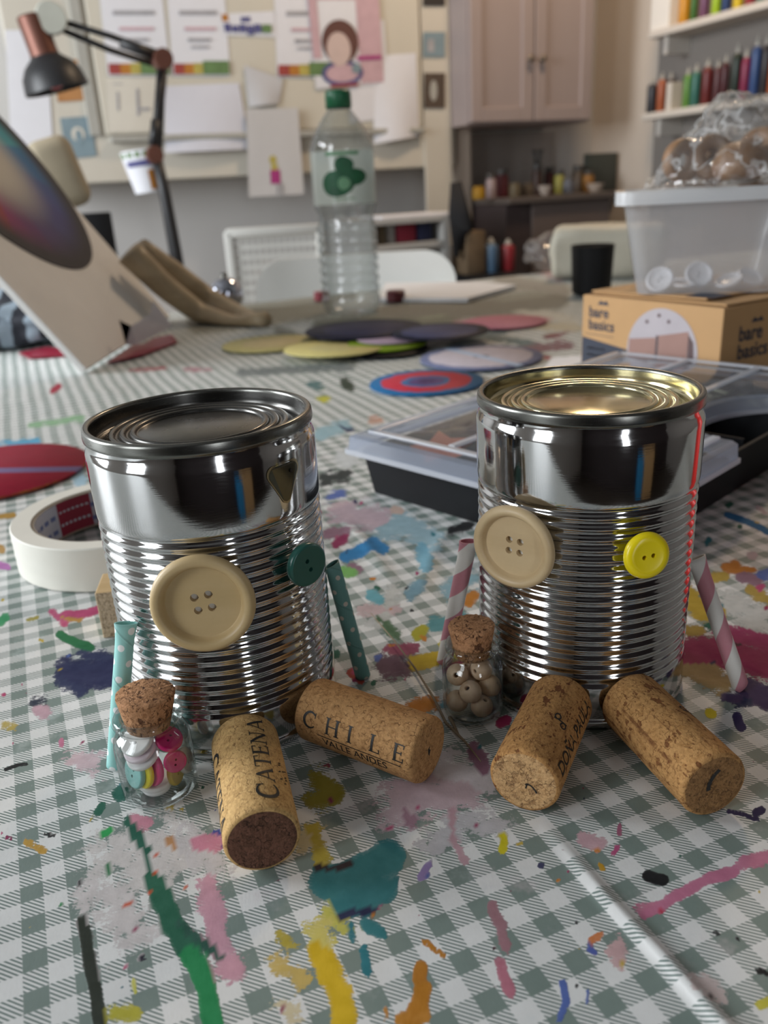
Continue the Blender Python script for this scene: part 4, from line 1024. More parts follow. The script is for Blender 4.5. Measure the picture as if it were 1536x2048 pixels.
VIEW_B = Vector((JB.x, JB.y, 0)).normalized(); SIDE_B = Vector((VIEW_B.y, -VIEW_B.x, 0))
def bead(side, depth, z, hole, label):
    p = JB + SIDE_B * side - VIEW_B * depth + Vector((0, 0, z))
    nn = (SIDE_B * hole[0] - VIEW_B * hole[1] + Vector((0, 0, 1)) * hole[2]).normalized()
    r, h = .0038, .00085
    a0 = math.asin(h / r); bm = bmesh.new()
    prof = [(h * .9, -.0005 - r * .2), (h, -r * math.cos(a0))] + [(r * math.sin(a), -r * math.cos(a)) for a in np.linspace(a0 + .12, PI - a0 - .12, 18)] + [(h, r * math.cos(a0)), (h * .9, r * .6)]
    add_lathe(bm, prof, 36, caps=False)
    c = [v for v in bm.verts]
    add_lathe(bm, [(0, r * .6), (h * .9, r * .6)], 36, caps=False, mi=1)
    o = obj('wooden_bead', bm, [M_BEAD, M_HOLE], None, True, frame(p, nn.orthogonal(), z=nn))
    tag(o, label, 'bead', 'wooden beads in the right jar')
bead(-.0052, .0006, .0150, (-.1, .8, .45), 'bead at the upper left of the bead jar, hole facing out')
bead(.0030, -.0012, .0160, (-.6, .7, .2), 'bead at the upper right of the bead jar')
bead(-.0008, .0052, .0112, (-.3, .55, .8), 'bead in the front middle of the bead jar')
bead(.0060, .0000, .0102, (.7, .3, .5), 'bead at the right middle of the bead jar')
bead(-.0054, .0022, .0054, (.4, .2, .9), 'bead low at the left of the bead jar')
bead(.0030, .0048, .0052, (.35, .3, .9), 'bead low at the front right of the bead jar')
bead(.0020, -.0050, .0056, (0, .1, 1), 'bead low at the back of the bead jar')
bead(-.0020, -.0056, .0115, (0, .1, 1), 'bead at the back left of the bead jar')

# a thread-thin dry twig between the two robots
tw = [on_z(*q) for q in ((742, 1232), (790, 1290), (832, 1345), (868, 1405), (892, 1452), (930, 1492), (962, 1530))]
for k, q in enumerate(tw): q.z = .0014 + .0004 * (k % 2)
bm = bmesh.new(); add_tube(bm, tw, [.0002, .0003, .0004, .0005, .0005, .0004, .0002], 8)
q1 = on_z(900, 1440); q2 = on_z(918, 1478); q1.z = q2.z = .0012
add_tube(bm, [q1, q2], [.0007, .0004], 8)
o = obj('dry_twig', bm, plain('dry twig bark', (.26, .20, .13), .8, var=.2, scale=300), None, True); tag(o, 'thin dry twig lying beside the bead jar', 'twig')

# ------------------------------------------------------------------ wood offcut, tape roll, painted discs near by
M_CHIPB = m_cork('chipboard edge', (0.42, 0.30, 0.18), (0.56, 0.43, 0.29), (0.22, 0.14, 0.08), 900, .3, 0, .8)
M_BLOCK = m_wood('pale offcut wood', (0.55, 0.38, 0.18), (0.66, 0.48, 0.26), 30, 0, .6)
p = on_z(207, 1277)
Mb = frame(p, (.93, .12, 0), z=(0, 0, 1))
bm = bmesh.new(); add_box(bm, (.011, .010, .0107), (.022, .020, .0214), bev=.0006)
for f in bm.faces:
    if f.normal.y < -.7: f.material_index = 1
o = obj('wood_offcut', bm, [M_BLOCK, M_CHIPB], None, None, Mb); tag(o, 'small square wood offcut standing behind the mint straw robot', 'wood block')

tc = Vector((-0.1405, 0.4060, .0004))
rt = thing('tape_roll', 'roll of white masking tape lying flat behind the left tin can', 'tape', T(tc))
bm = bmesh.new(); RO, RI, HT = .0525, .0425, .0225
add_lathe(bm, [(RI, .0003), (RO - .0006, 0), (RO, .0006)] + [(RO + .00012 * math.sin(k * 2.3), .0006 + (HT - .0012) * k / 8) for k in range(1, 8)] + [(RO, HT - .0006), (RO - .0006, HT), (RI, HT - .0003)], 128, closed=True)
obj('tape_winding', bm, M_TAPE, rt, None, angle=math.radians(35))
M_CORE = plain('grey card core', (0.36, 0.31, 0.25), 0.8); M_RED_LBL = plain('crimson label', (0.28, 0.012, 0.04), 0.6); M_PALE_LBL = plain('pale blue label', (0.52, 0.55, 0.64), 0.6); M_BLUE_INK = plain('blue label print', (0.14, 0.19, 0.40), 0.6)
bm = bmesh.new(); add_lathe(bm, [(RI - .0018, .0010), (RI - .0001, .0008), (RI - .0001, HT - .0008), (RI - .0018, HT - .0010)], 128, closed=True)
obj('card_core', bm, M_CORE, rt, None, angle=math.radians(35))
def core_patch(bm, a0, a1, z0, z1, mi, r=RI - .0019, n=10):
    A = [(math.radians(a0 + (a1 - a0) * k / n)) for k in range(n + 1)]
    v = [[bm.verts.new((r * math.cos(a), r * math.sin(a), z)) for a in A] for z in (z0, z1)]
    for k in range(n):
        f = bm.faces.new((v[0][k + 1], v[0][k], v[1][k], v[1][k + 1])); f.material_index = mi; f.smooth = True
bm = bmesh.new()
core_patch(bm, 20, 205, .0022, HT - .0014, 1, n=48)
for k in range(3): core_patch(bm, [128, 62, 20][k], [158, 92, 40][k], .0022, HT - .0014, 0, RI - .0020)
for a0 in range(96, 126, 9):
    core_patch(bm, a0, a0 + 6, .0050, .0075, 2, RI - .0020, 2); core_patch(bm, a0, a0 + 6, .0130, .0155, 2, RI - .0020, 2)
for a0 in range(161, 203, 9):
    core_patch(bm, a0, a0 + 6, .0050, .0075, 2, RI - .0020, 2); core_patch(bm, a0, a0 + 6, .0130, .0155, 2, RI - .0020, 2)
for a0 in range(130, 157, 4): core_patch(bm, a0, a0 + 2.4, .0075, .0090, 1, RI - .0021, 2); core_patch(bm, a0, a0 + 2.4, .0150, .0162, 1, RI - .0021, 2)
obj('core_label', bm, [M_RED_LBL, M_PALE_LBL, M_BLUE_INK], rt)

def m_disc(name, rings, rag=.25, sweep=None):
    """painted card disc: rings = [(radius 0..1, colour)...] from the middle outwards, hand-painted edges"""
    n = NT(name); o = n.obj(); x, y, z = n.xyz(o)
    r = n.math('SQRT', n.math('ADD', n.math('MULTIPLY', x, x), n.math('MULTIPLY', y, y)))
    r = n.math('DIVIDE', r, .06)
    r = n.math('ADD', r, n.math('MULTIPLY', n.math('SUBTRACT', n.noise(o, 60, 4), .5), rag))
    c = None
    for rad, col in rings:
        cc = n.mix(n.noise(o, 90, 4), tuple(q * .75 for q in col), tuple(min(1, q * 1.15) for q in col))
        c = cc if c is None else n.mix(n.step(r, prev - .015, prev + .015), c, cc)
        prev = rad
    if sweep:
        s = n.step(n.math('ABSOLUTE', n.math('ADD', n.math('MULTIPLY', x, sweep[0]), n.math('MULTIPLY', y, sweep[1]))), .006, .004)
        c = n.mix(s, c, sweep[2])
    return n.done(n.pbr(col=c, rough=.55, spec=.12, normal=n.bump(n.noise(o, 300, 3), .2, .0004)))
def disc(mat, label, px, py, hw=None, r=None, z=.0006, tx=0.0, ty=0.0):
    p = on_z(px, py, z)
    if r is None: r = hw * (p - CAM).dot(FWD) / F_PX
    o = thing_disc = None
    bm = bmesh.new(); add_lathe(bm, [(0, -.0009), (.0595, -.0009), (.06, -.0004), (.06, .0004), (.0595, .0009), (0, .0009)], 72, caps=False)
    s = r / .06
    ob = obj('painted_disc', bm, mat, None, None, T(p + Vector((0, 0, .0009 + r * (abs(tx) + abs(ty)) * .99))) @ Rx(tx) @ Ry(ty) @ Matrix.Diagonal((s, s, 1, 1)), angle=math.radians(50))
    tag(ob, label, 'painted disc', 'painted card discs')
RED, BLU, NVY, LIL, YEL = (.32, .012, .03), (.02, .13, .30), (.020, .024, .07), (.48, .42, .47), (.66, .58, .22)
disc(m_disc('red disc paint', [(1.0, (.30, .012, .035)), (1.2, (.34, .10, .03))], .15, (.12, 1.0, (.20, .15, .30))), 'dark red painted disc with a mauve stripe at the left edge', -18, 946, r=.066)
disc(m_disc('blue target paint', [(.16, (.06, .03, .11)), (.33, (.10, .06, .18)), (.44, (.05, .14, .30)), (.80, (.50, .035, .06)), (1.2, (.02, .13, .30))], .2), 'blue disc with a red painted ring', 853, 766, r=.0535)

# ------------------------------------------------------------------ the pile of painted discs further back
disc(m_disc('black disc paint', [(1.2, (.006, .006, .008))], .1), 'black disc under the lime and yellow ones', 765, 700, hw=92, z=.0010)
disc(m_disc('lime disc paint', [(1.2, (.20, .30, .02))], .2), 'lime green disc under the navy ones', 775, 689, hw=80, z=.0050, tx=.02)
disc(m_disc('pale yellow disc paint', [(.5, (.62, .56, .26)), (1.2, (.68, .60, .24))], .3), 'pale yellow disc at the front of the pile', 668, 702, hw=100, z=.0040, tx=-.02, ty=.02)
disc(m_disc('straw yellow disc paint', [(.6, (.62, .52, .28)), (1.2, (.60, .53, .24))], .3), 'straw yellow disc at the left of the pile', 540, 688, hw=95, z=.0010)
disc(m_disc('mauve disc paint', [(1.2, (.40, .30, .38))], .2), 'mauve disc in the middle of the pile', 785, 676, hw=72, z=.0090)
disc(m_disc('navy disc paint', [(.7, (.024, .027, .075)), (1.2, (.012, .014, .035))], .2), 'navy disc at the back left of the pile', 728, 659, hw=118, z=.0110)
disc(m_disc('slate blue disc paint', [(.8, (.055, .06, .13)), (1.2, (.010, .012, .028))], .2), 'slate blue disc at the right of the pile', 880, 664, hw=98, z=.0130)
disc(m_disc('lilac white disc paint', [(.12, (.12, .10, .14)), (.85, (.52, .47, .52)), (1.2, (.16, .18, .30))], .2, (1.0, .55, (.42, .52, .68))), 'lilac white disc with pale blue streaks', 962, 716, hw=122, z=.0012)
disc(m_disc('pink disc paint', [(1.2, (.56, .22, .28))], .2), 'pink disc beyond the pile', 1008, 645, hw=84, z=.0012)

# ------------------------------------------------------------------ black craft organiser with a clear lid
E1 = Vector((.688, -.7257, 0)); E2 = Vector((.7257, .688, 0))
OC = on_z(726, 984, .0004); OW, OD = .175, .29                   # left corner; OW runs along E1 (towards the viewer), OD along E2
MO = frame(OC, E1, y=E2)
org = thing('craft_organiser', 'black craft organiser box with a clear lid behind the right tin can', 'organiser', MO)
M_BOXB = plain('black organiser plastic', (.006, .0065, .008), .6, spec=.25, var=.1)
M_LIDC = m_film('cloudy clear lid', (.90, .91, .93), haze=.26, rough=.08, edge=.3, hazecol=(.62, .65, .72))
M_LIDF = m_film('milky lid rib', (.85, .87, .90), haze=.75, rough=.15, edge=.3, hazecol=(.78, .80, .85))
NC, NRr = .165, .058                                                        # hand notch in the far (right) side
HB = .027
def org_outline(g, notch=True):
    """outline grown by g, counter-clockwise, with the hand notch bitten out of the right-hand side"""
    r = .0035
    pts = [(-g, -g), (OW + g, -g)]
    pts = []
    for (cx, cy, a0) in ((-g + r, -g + r, PI), (OW + g - r, -g + r, 1.5 * PI)):
        pts += [(cx + r * math.cos(a0 + PI / 2 * k / 5), cy + r * math.sin(a0 + PI / 2 * k / 5)) for k in range(6)]
    if notch:
        for k in range(25):
            a = -PI / 2 - PI * k / 24
            pts.append((OW + g + (NRr - .012) * math.cos(a), NC + NRr * math.sin(a)))
    for (cx, cy, a0) in ((OW + g - r, OD + g - r, 0), (-g + r, OD + g - r, PI / 2)):
        pts += [(cx + r * math.cos(a0 + PI / 2 * k / 5), cy + r * math.sin(a0 + PI / 2 * k / 5)) for k in range(6)]
    return pts
def ring_wall(bm, pa, za, pb_, zb, mi=0, smooth=True):
    A = [bm.verts.new((x, y, za)) for x, y in pa]; B = [bm.verts.new((x, y, zb)) for x, y in pb_]
    n = len(A)
    for k in range(n):
        f = bm.faces.new((A[k], A[(k + 1) % n], B[(k + 1) % n], B[k])); f.material_index = mi; f.smooth = smooth
    return A, B
bm = bmesh.new()
lo, mid, inn, inb = org_outline(-.004, False), org_outline(0, False), org_outline(-.0022, False), org_outline(-.006, False)
A, B = ring_wall(bm, lo, 0, mid, HB); bm.faces.new(A[::-1])
C_, D_ = ring_wall(bm, inn, HB, inb, .003); bm.faces.new(D_)
n_ = len(B)
for k in range(n_): bm.faces.new((B[k], B[(k + 1) % n_], C_[(k + 1) % n_], C_[k]))
obj('base_tray', bm, M_BOXB, org, None, angle=math.radians(35))
bm = bmesh.new()
for x in (.058, .116): add_box(bm, (x, OD / 2, .0155), (.0014, OD - .014, .024))
for y in (.075, .145, .215): add_box(bm, (OW / 2, y, .0153), (OW - .014, .0014, .0236))
obj('divider_grid', bm, M_BOXB, org)
bm = bmesh.new()
g0, g1, g2 = org_outline(.0060), org_outline(.0052), org_outline(.0020)
A, B = ring_wall(bm, g0, HB - .001, g1, HB + .0085)
C_ = [bm.verts.new((x, y, HB + .0100)) for x, y in g2]
n_ = len(B)
for k in range(n_): f = bm.faces.new((B[k], B[(k + 1) % n_], C_[(k + 1) % n_], C_[k]))
f = bm.faces.new(C_); f.material_index = 1; bmesh.ops.triangulate(bm, faces=[f])
lid = obj('clear_lid', bm, [m_film('blue grey lid edge', (.8, .84, .9), haze=.72, rough=.15, edge=.3, hazecol=(.46, .51, .62)), M_LIDC], org, None, angle=math.radians(40))
bm = bmesh.new()
def rib(x0, y0, x1, y1, w=.0045, z=HB + .0101, h=.0016): add_box(bm, ((x0 + x1) / 2, (y0 + y1) / 2, z + h / 2), (abs(x1 - x0) + w, abs(y1 - y0) + w, h), bev=.0004)
rib(.006, .006, .006, OD - .006); rib(.006, .006, OW - .006, .006); rib(.006, OD - .006, OW - .006, OD - .006)
rib(.064, .012, .064, OD - .012); rib(.118, .012, .118, OD - .012); rib(.070, .105, .112, .105); rib(.012, .185, .058, .185); rib(OW - .006, .012, OW - .006, NC - NRr - .004); rib(OW - .006, NC + NRr + .004, OW - .006, OD - .012)
obj('lid_rib', bm, M_LIDF, lid)
bm = bmesh.new(); g3, g4 = org_outline(.0075), org_outline(.0062)
A, B = ring_wall(bm, g3, HB - .0015, g3, HB + .0012); C_, D_ = ring_wall(bm, g4, HB + .0012, g4, HB - .0015)
n_ = len(A)
for k in range(n_):
    bm.faces.new((B[k], B[(k + 1) % n_], C_[(k + 1) % n_], C_[k])); bm.faces.new((D_[k], D_[(k + 1) % n_], A[(k + 1) % n_], A[k]))
obj('lid_lip', bm, M_LIDF, lid, None, angle=math.radians(40))
M_ORANGE = plain('orange craft foam', (.62, .16, .07), .7); M_STRING = plain('pale green string', (.40, .42, .30), .8)
for k, (x, y, rz, lb) in enumerate(((.030, .040, .5, 'orange foam shape in the organiser compartment nearest its left corner'), (.036, .110, 1.1, 'orange foam shape in the second compartment of the organiser'), (.086, .048, .2, 'orange foam shape in the middle row of the organiser'), (.090, .112, .9, 'orange foam shape further back in the middle row of the organiser'))):
    bm = bmesh.new(); add_prism(bm, [(.020 * math.cos(a) * (1 if q % 2 else .55), .020 * math.sin(a) * (1 if q % 2 else .55)) for q, a in enumerate(np.linspace(0, 2 * PI, 11)[:-1])], 0, .004)
    o = obj('foam_shape', bm, M_ORANGE, None, None, MO @ T((x, y, .0205)) @ Rz(rz) @ Rx(.25)); tag(o, lb, 'craft foam', 'orange foam shapes in the organiser')
bm = bmesh.new(); random.seed(11)
for k in range(26):
    c = Vector((.085, .245, .012)); pts = [c + Vector((random.uniform(-.06, .07), random.uniform(-.03, .03), random.uniform(-.006, .014))) for _ in range(5)]
    add_tube(bm, pts, .0009, 6)
o = obj('tangled_string', bm, M_STRING, None, None, MO); tag(o, 'tangle of pale green string at the back of the organiser', 'string', kind='stuff')

# ------------------------------------------------------------------ kraft box, tub of white buttons, bag of wooden pieces
BN = Vector((.2635, .6233, .0004)); BH = .0745
FD = Vector((math.cos(math.radians(121)), math.sin(math.radians(121)), 0)); SD = Vector((-FD.y, FD.x, 0)) * -1
BL, BDp = .146, .165
MB_ = frame(BN, FD, y=SD)                  # x: along the front face to the left, y: depth; z then points down for this handedness
MB_ = Matrix(((FD.x, SD.x, 0, BN.x), (FD.y, SD.y, 0, BN.y), (0, 0, 1, BN.z), (0, 0, 0, 1)))
kb = thing('cardboard_box', 'brown kraft box with navy print under the plastic tub', 'box', T(BN))
Kl = T(-BN) @ MB_
def kpart(name, bm, m, **k):
    bmesh.ops.transform(bm, matrix=Kl, verts=bm.verts[:])
    bmesh.ops.recalc_face_normals(bm, faces=bm.faces[:])
    return obj(name, bm, m, kb, None, **k)
bm = bmesh.new(); add_box(bm, (BL / 2, BDp / 2, BH / 2), (BL, BDp, BH), bev=.0008)
kpart('carton', bm, M_KRAFT)
for k, (x, y, z, w, d, rz) in enumerate(((.070, .085, .0012, .140, .155, .03), (.085, .083, .0034, .118, .150, -.03))):
    bm = bmesh.new(); add_box(bm, (0, 0, 0), (w, d, .0014), bev=.0003); bmesh.ops.transform(bm, matrix=T((x, y, BH + z)) @ Rz(rz) @ Ry(.004 * (k + 1)), verts=bm.verts[:])
    kpart('top_flap', bm, M_KRAFT)
M_PICBG = plain('pale pink picture', (.40, .36, .38), .7); M_PICBOX = plain('dusty pink print', (.30, .17, .14), .7); M_PICD = plain('shadow print', (.10, .06, .06), .7); M_GREYPRINT = plain('grey print', (.16, .15, .16), .7)
def front(bm, pts, mi=0, off=.0002):       # polygon on the front face, in metres from the near edge and the floor
    f = bm.faces.new([bm.verts.new((x, -off, z)) for x, z in pts]); f.material_index = mi
def sidef(bm, pts, mi=0, off=.0002):
    f = bm.faces.new([bm.verts.new((-off, y, z)) for y, z in pts]); f.material_index = mi
bm = bmesh.new(); front(bm, [(.090, .002), (BL - .001, .002), (BL - .001, .038), (.090, .032)]); front(bm, [(.001, .002), (.024, .002), (.024, .012), (.001, .012)]); sidef(bm, [(.001, .002), (.001, .010), (BDp - .001, .012), (BDp - .001, .002)])
kpart('navy_band', bm, M_NAVY)
bm = bmesh.new()
cxp, czp, rp = .056, .034, .036
front(bm, [(cxp + rp * math.cos(a), czp + rp * math.sin(a)) for a in np.linspace(0, 2 * PI, 40)[:-1]], 0, .0003)
front(bm, [(cxp + .034, czp - .010), (cxp + .006, czp - .010), (cxp + .006, czp + .012), (cxp + .034, czp + .008)], 1, .0005); front(bm, [(cxp + .003, czp - .012), (cxp - .026, czp - .012), (cxp - .026, czp + .020), (cxp + .003, czp + .014)], 1, .0005)
front(bm, [(cxp + .028, czp - .030), (cxp - .024, czp - .030), (cxp - .030, czp - .013), (cxp + .030, czp - .012)], 1, .0005); front(bm, [(cxp + .0055, czp - .014), (cxp + .0035, czp - .014), (cxp + .0035, czp + .014), (cxp + .0055, czp + .014)], 2, .0006)
front(bm, [(cxp - .027, czp - .010), (cxp - .033, czp - .006), (cxp - .031, czp + .012), (cxp - .026, czp + .018)], 2, .0006)
for x, z in ((.004, .030), (-.006, .026), (.016, .024)): front(bm, [(cxp + x + .0016 * math.cos(a), czp + z + .0016 * math.sin(a)) for a in np.linspace(0, 2 * PI, 9)[:-1]], 2, .0006)
kpart('printed_picture', bm, [M_PICBG, M_PICBOX, M_PICD])
bm = bmesh.new()
def box_text(txt, size, x, z, face, bold=.0):
    vs, fs = font_mesh(txt, size, bold)
    for f in fs:
        if face == 'front': q = [bm.verts.new((x - vs[i].x, -.0004, z + vs[i].y)) for i in f]
        else: q = [bm.verts.new((-.0004, x + vs[i].x, z + vs[i].y)) for i in f]
        try: bm.faces.new(q)
        except ValueError: pass
box_text('bare', .0130, .138, .0565, 'front', .018); box_text('basics', .0130, .138, .0455, 'front', .018)
kpart('printed_name', bm, M_NAVY); bm = bmesh.new()
box_text('bare', .0165, .020, .0470, 'side', .018); box_text('basics', .0165, .020, .0330, 'side', .018)
kpart('printed_name', bm, M_NAVY); bm = bmesh.new()
front(bm, [(.141, .0415), (.108, .0410), (.108, .0405), (.141, .0410)])
kpart('printed_line', bm, M_NAVY); bm = bmesh.new()
front(bm, [(.128, .0675), (.124, .0712), (.121, .0690), (.118, .0712), (.115, .0675)], 0, .0004)
kpart('printed_emblem', bm, M_NAVY); bm = bmesh.new()
sidef(bm, [(.034, .0600), (.038, .0640), (.042, .0615), (.046, .0640), (.050, .0600)])
kpart('printed_emblem', bm, M_NAVY)
bm = bmesh.new()
for k, w in enumerate((.022, .030, .018)): front(bm, [(.139, .030 - k * .006), (.139 - w, .030 - k * .006), (.139 - w, .0275 - k * .006), (.139, .0275 - k * .006)])
kpart('small_print', bm, M_GREYPRINT)
bm = bmesh.new(); f = bm.faces.new([bm.verts.new((x, y, BH + .0047)) for x, y in ((.045, .010), (.020, .012), (.022, .040), (.050, .038))]); kpart('navy_patch', bm, M_NAVY)

TUBZ = BH + .0049
tcn = on_z(1392, 588, TUBZ); vw = Vector((tcn.x, tcn.y, 0)).normalized(); sdw = Vector((vw.y, -vw.x, 0))
tcn = tcn + vw * .046 + sdw * .002; tcn.z = TUBZ
ux = (sdw + vw * .10).normalized()
MT = frame(tcn, ux, z=(0, 0, 1))
tub = thing('plastic_tub', 'cloudy plastic tub holding white buttons on the kraft box', 'tub', MT)
M_TUB = m_film('cloudy polypropylene', (.82, .83, .85), haze=.34, rough=.2, edge=.4, hazecol=(.80, .81, .84))
bm = bmesh.new()
bot, top_, inn_t, inn_b = rounded(.104, .084, .012), rounded(.132, .108, .014), rounded(.1295, .1055, .013), rounded(.1015, .0815, .011)
TH_ = .074
A, B = ring_wall(bm, bot, 0, top_, TH_); bm.faces.new(A[::-1])
obj('tub_wall', bm, M_TUB, tub, None, angle=math.radians(40))
bm = bmesh.new()
r0, r1 = rounded(.146, .122, .016), rounded(.130, .106, .013)
A, B = ring_wall(bm, r0, TH_ - .004, r0, TH_ + .006); C_, D_ = ring_wall(bm, r1, TH_ + .006, r1, TH_ - .004)
n_ = len(A)
for k in range(n_):
    bm.faces.new((B[k], B[(k + 1) % n_], C_[(k + 1) % n_], C_[k])); bm.faces.new((D_[k], D_[(k + 1) % n_], A[(k + 1) % n_], A[k]))
obj('rim', bm, m_film('milky rim', (.85, .86, .88), haze=.85, rough=.2, hazecol=(.86, .87, .88)), tub, None, angle=math.radians(40))
TB = 'white buttons in the tub'
for k, (x, y, z, nx, ny, nz, lb) in enumerate(((-.034, -.030, .008, -.25, -.8, .55, 'white button at the left of the tub floor, tilted to the viewer'), (-.004, -.028, .011, .1, -.85, .5, 'upright white button in the middle of the tub floor'), (-.014, -.030, .003, 0, -.1, 1, 'white button flat on the tub floor left of the upright one'),
        (.020, -.028, .005, -.3, -.3, .9, 'white button propped at the right of the tub floor'), (.036, -.024, .007, .3, -.4, .8, 'white button at the right end of the tub floor'), (-.020, -.004, .003, 0, 0, 1, 'white button flat at the back of the tub floor'), (.030, .005, .003, .1, 0, 1, 'white button lying far back at the right of the tub floor'))):
    nn = Vector((nx, ny, nz)).normalized()
    o = obj('white_button', button_bm(.0112, .0028, 'bowl', 2, .4 * k), [M_BTN_WHITE, M_HOLE], None, None, MT @ frame((x, y, z + .002), nn.orthogonal(), z=nn), angle=math.radians(40))
    tag(o, lb, 'button', TB)

# crumpled clear bag: a hull with creased folds, and the round wooden pieces inside it
bagc = tcn + Vector((0, 0, TH_ + .0065)); vz = Vector((0, 0, 1))
def bagp(px, py, dep):                    # a point of the bag: photograph pixel at a depth offset behind the tub's middle
    d = ray(px, py); return CAM + d * ((Vector((tcn.x, tcn.y, 0)).dot(vw) + dep) / d.dot(vw))
bz = bagc.z
hull = [(1288, 398, -.045), (1300, 408, -.05), (1292, 385, 0), (1318, 350, -.045), (1318, 372, .03), (1372, 290, -.03), (1395, 262, .02), (1440, 195, -.01), (1448, 190, .03), (1500, 186, -.02), (1560, 200, 0), (1640, 240, 0), (1680, 330, -.02), (1660, 405, -.03), (1500, 400, -.06), (1400, 404, -.062), (1360, 400, -.06), (1600, 330, -.06), (1480, 330, -.068), (1420, 330, -.062), (1500, 260, -.045), (1400, 395, .05), (1600, 395, .05), (1560, 250, .05)]
bm = bmesh.new()
for h in hull:
    p = bagp(*h); p.z = max(p.z, bz + .0005); bm.verts.new(p)
r = bmesh.ops.convex_hull(bm, input=bm.verts[:])
bmesh.ops.delete(bm, geom=[v for v in bm.verts if not v.link_faces], context='VERTS')
bmesh.ops.subdivide_edges(bm, edges=bm.edges[:], cuts=5, use_grid_fill=True, fractal=0)
bmesh.ops.triangulate(bm, faces=bm.faces[:])
bmesh.ops.subdivide_edges(bm, edges=bm.edges[:], cuts=1)
bmesh.ops.recalc_face_normals(bm, faces=bm.faces[:])
from mathutils import noise as mnoise
for v in bm.verts:
    q = v.co
    n1 = 1 - abs(mnoise.noise(Vector((q.x * 38 + q.z * 22, q.y * 30, q.z * 30 - q.x * 16)))) * 2
    n2 = 1 - abs(mnoise.noise(q * 75 + Vector((3, 1, 7)))) * 2
    v.co = q + v.normal * (n1 * .0075 + n2 * .0030 - .006)
    v.co.z = max(v.co.z, bz + .0004)
M_BAG = m_film('crumpled clear film', (.95, .95, .955), haze=.06, folds=22, rough=.10, edge=.4, ior=1.75, crumple=55, hazecol=(.8, .8, .8))
bag = obj('clear_bag', bm, M_BAG, None, None, angle=math.radians(28)); tag(bag, 'crumpled clear plastic bag of wooden pieces on top of the tub', 'plastic bag')
M_WPIECE = m_wood('brown turned wood', (.19, .10, .05), (.30, .17, .09), 25, 0, .5)
for k, (px, py, dep, rr_, kind, lb) in enumerate(((1362, 372, -.018, .0165, 0, 'brown wooden ring at the left of the clear bag'), (1418, 366, -.012, .0175, 0, 'brown wooden ring beside the first in the clear bag'), (1475, 385, -.018, .022, 1, 'brown wooden half ball low in the middle of the clear bag'), (1530, 345, -.012, .021, 0, 'brown wooden ring at the right of the clear bag'), (1440, 322, .004, .016, 0, 'brown wooden ring resting on the two lower ones in the bag'), (1515, 300, .012, .018, 0, 'topmost brown wooden ring in the clear bag'))):
    p = bagp(px, py, dep)
    if k in (0, 1, 2): p.z = bz + rr_ * (1.0 if kind == 0 else .5) + .004
    nn = (vw * -.8 + sdw * (.5 - .2 * k) + vz * (.25 * (k % 3))).normalized()
    bm = bmesh.new()
    if kind == 0: add_lathe(bm, [(rr_ * .35, -.005), (rr_ * .8, -.007), (rr_ * .97, -.004), (rr_, 0), (rr_ * .97, .004), (rr_ * .8, .007), (rr_ * .35, .005)], 40, closed=True)
    else: add_lathe(bm, [(0, -rr_ * .5), (rr_ * .7, -rr_ * .5), (rr_ * .95, -rr_ * .3), (rr_, 0), (rr_ * .85, rr_ * .4), (rr_ * .5, rr_ * .7), (0, rr_ * .8)], 40, caps=False); nn = vz
    o = obj('wooden_ring' if kind == 0 else 'wooden_half_ball', bm, M_WPIECE, None, True, frame(p, nn.orthogonal(), z=nn)); tag(o, lb, 'wooden piece', 'wooden pieces in the clear bag')

# ------------------------------------------------------------------ water bottle
pB = on_z(705, 632); vwb = Vector((pB.x, pB.y, 0)).normalized(); pB = pB + vwb * .040
bt = thing('water_bottle', 'large clear plastic water bottle with a green cap', 'bottle', T((pB.x, pB.y, .0008)))
ZB = .857                                  # the bottle's height against its drawn profile
prof = [(0, .006), (.012, .004), (.026, .0005), (.036, .001), (.0425, .008), (.0435, .016)]
for k in range(7):
    z = .022 + k * .0165
    prof += [(.0440, z), (.0438, z + .006), (.0412, z + .0095), (.0412, z + .012), (.0438, z + .0155)]
prof += [(.0435, .142), (.0405, .150), (.0400, .160), (.0420, .168), (.0448, .174), (.0452, .180), (.0452, .262), (.0448, .268), (.0420, .279), (.0360, .293), (.0270, .309), (.0190, .321), (.0155, .327), (.0150, .331), (.0172, .332), (.0172, .334), (.0140, .335), (.0140, .350)]
M_PET = m_film('clear bottle plastic', (.93, .95, .95), haze=.05, rough=.04, edge=1.0, ior=2.0, crumple=30, edgecol=(.40, .45, .46), hazecol=(.6, .64, .66))
prof = [(r_, z_ * ZB) for r_, z_ in prof]
bm = bmesh.new(); add_lathe(bm, prof, 64, caps=False); obj('bottle_body', bm, M_PET, bt, True)
bm = bmesh.new(); add_lathe(bm, [(r_, z_ * ZB) for r_, z_ in [(0, .3525), (.0165, .3525), (.0178, .3505), (.0182, .345), (.0182, .327), (.0172, .3265)]], 40, caps=False)
for v in bm.verts:
    a = math.atan2(v.co.y, v.co.x)
    if .33 * ZB < v.co.z < .349 * ZB: v.co.x *= 1 + .01 * math.cos(20 * a); v.co.y *= 1 + .01 * math.cos(20 * a)
obj('cap', bm, plain('green cap plastic', (.012, .13, .055), .35), bt, True)
bm = bmesh.new()
add_lathe(bm, [(.0455, .180 * ZB), (.0456, .200 * ZB), (.0456, .240 * ZB), (.0455, .262 * ZB)], 64, caps=False)
lbl = obj('label', bm, m_film('milky label film', (.85, .92, .90), haze=.86, rough=.15, edge=.3, hazecol=(.80, .87, .84)), bt, True)
M_GRN = plain('green leaf print', (.014, .12, .05), .5, var=.25, scale=60); M_GRN2 = plain('pale green print', (.16, .36, .20), .5)
bm = bmesh.new(); vd = math.atan2(-vwb.y, -vwb.x)
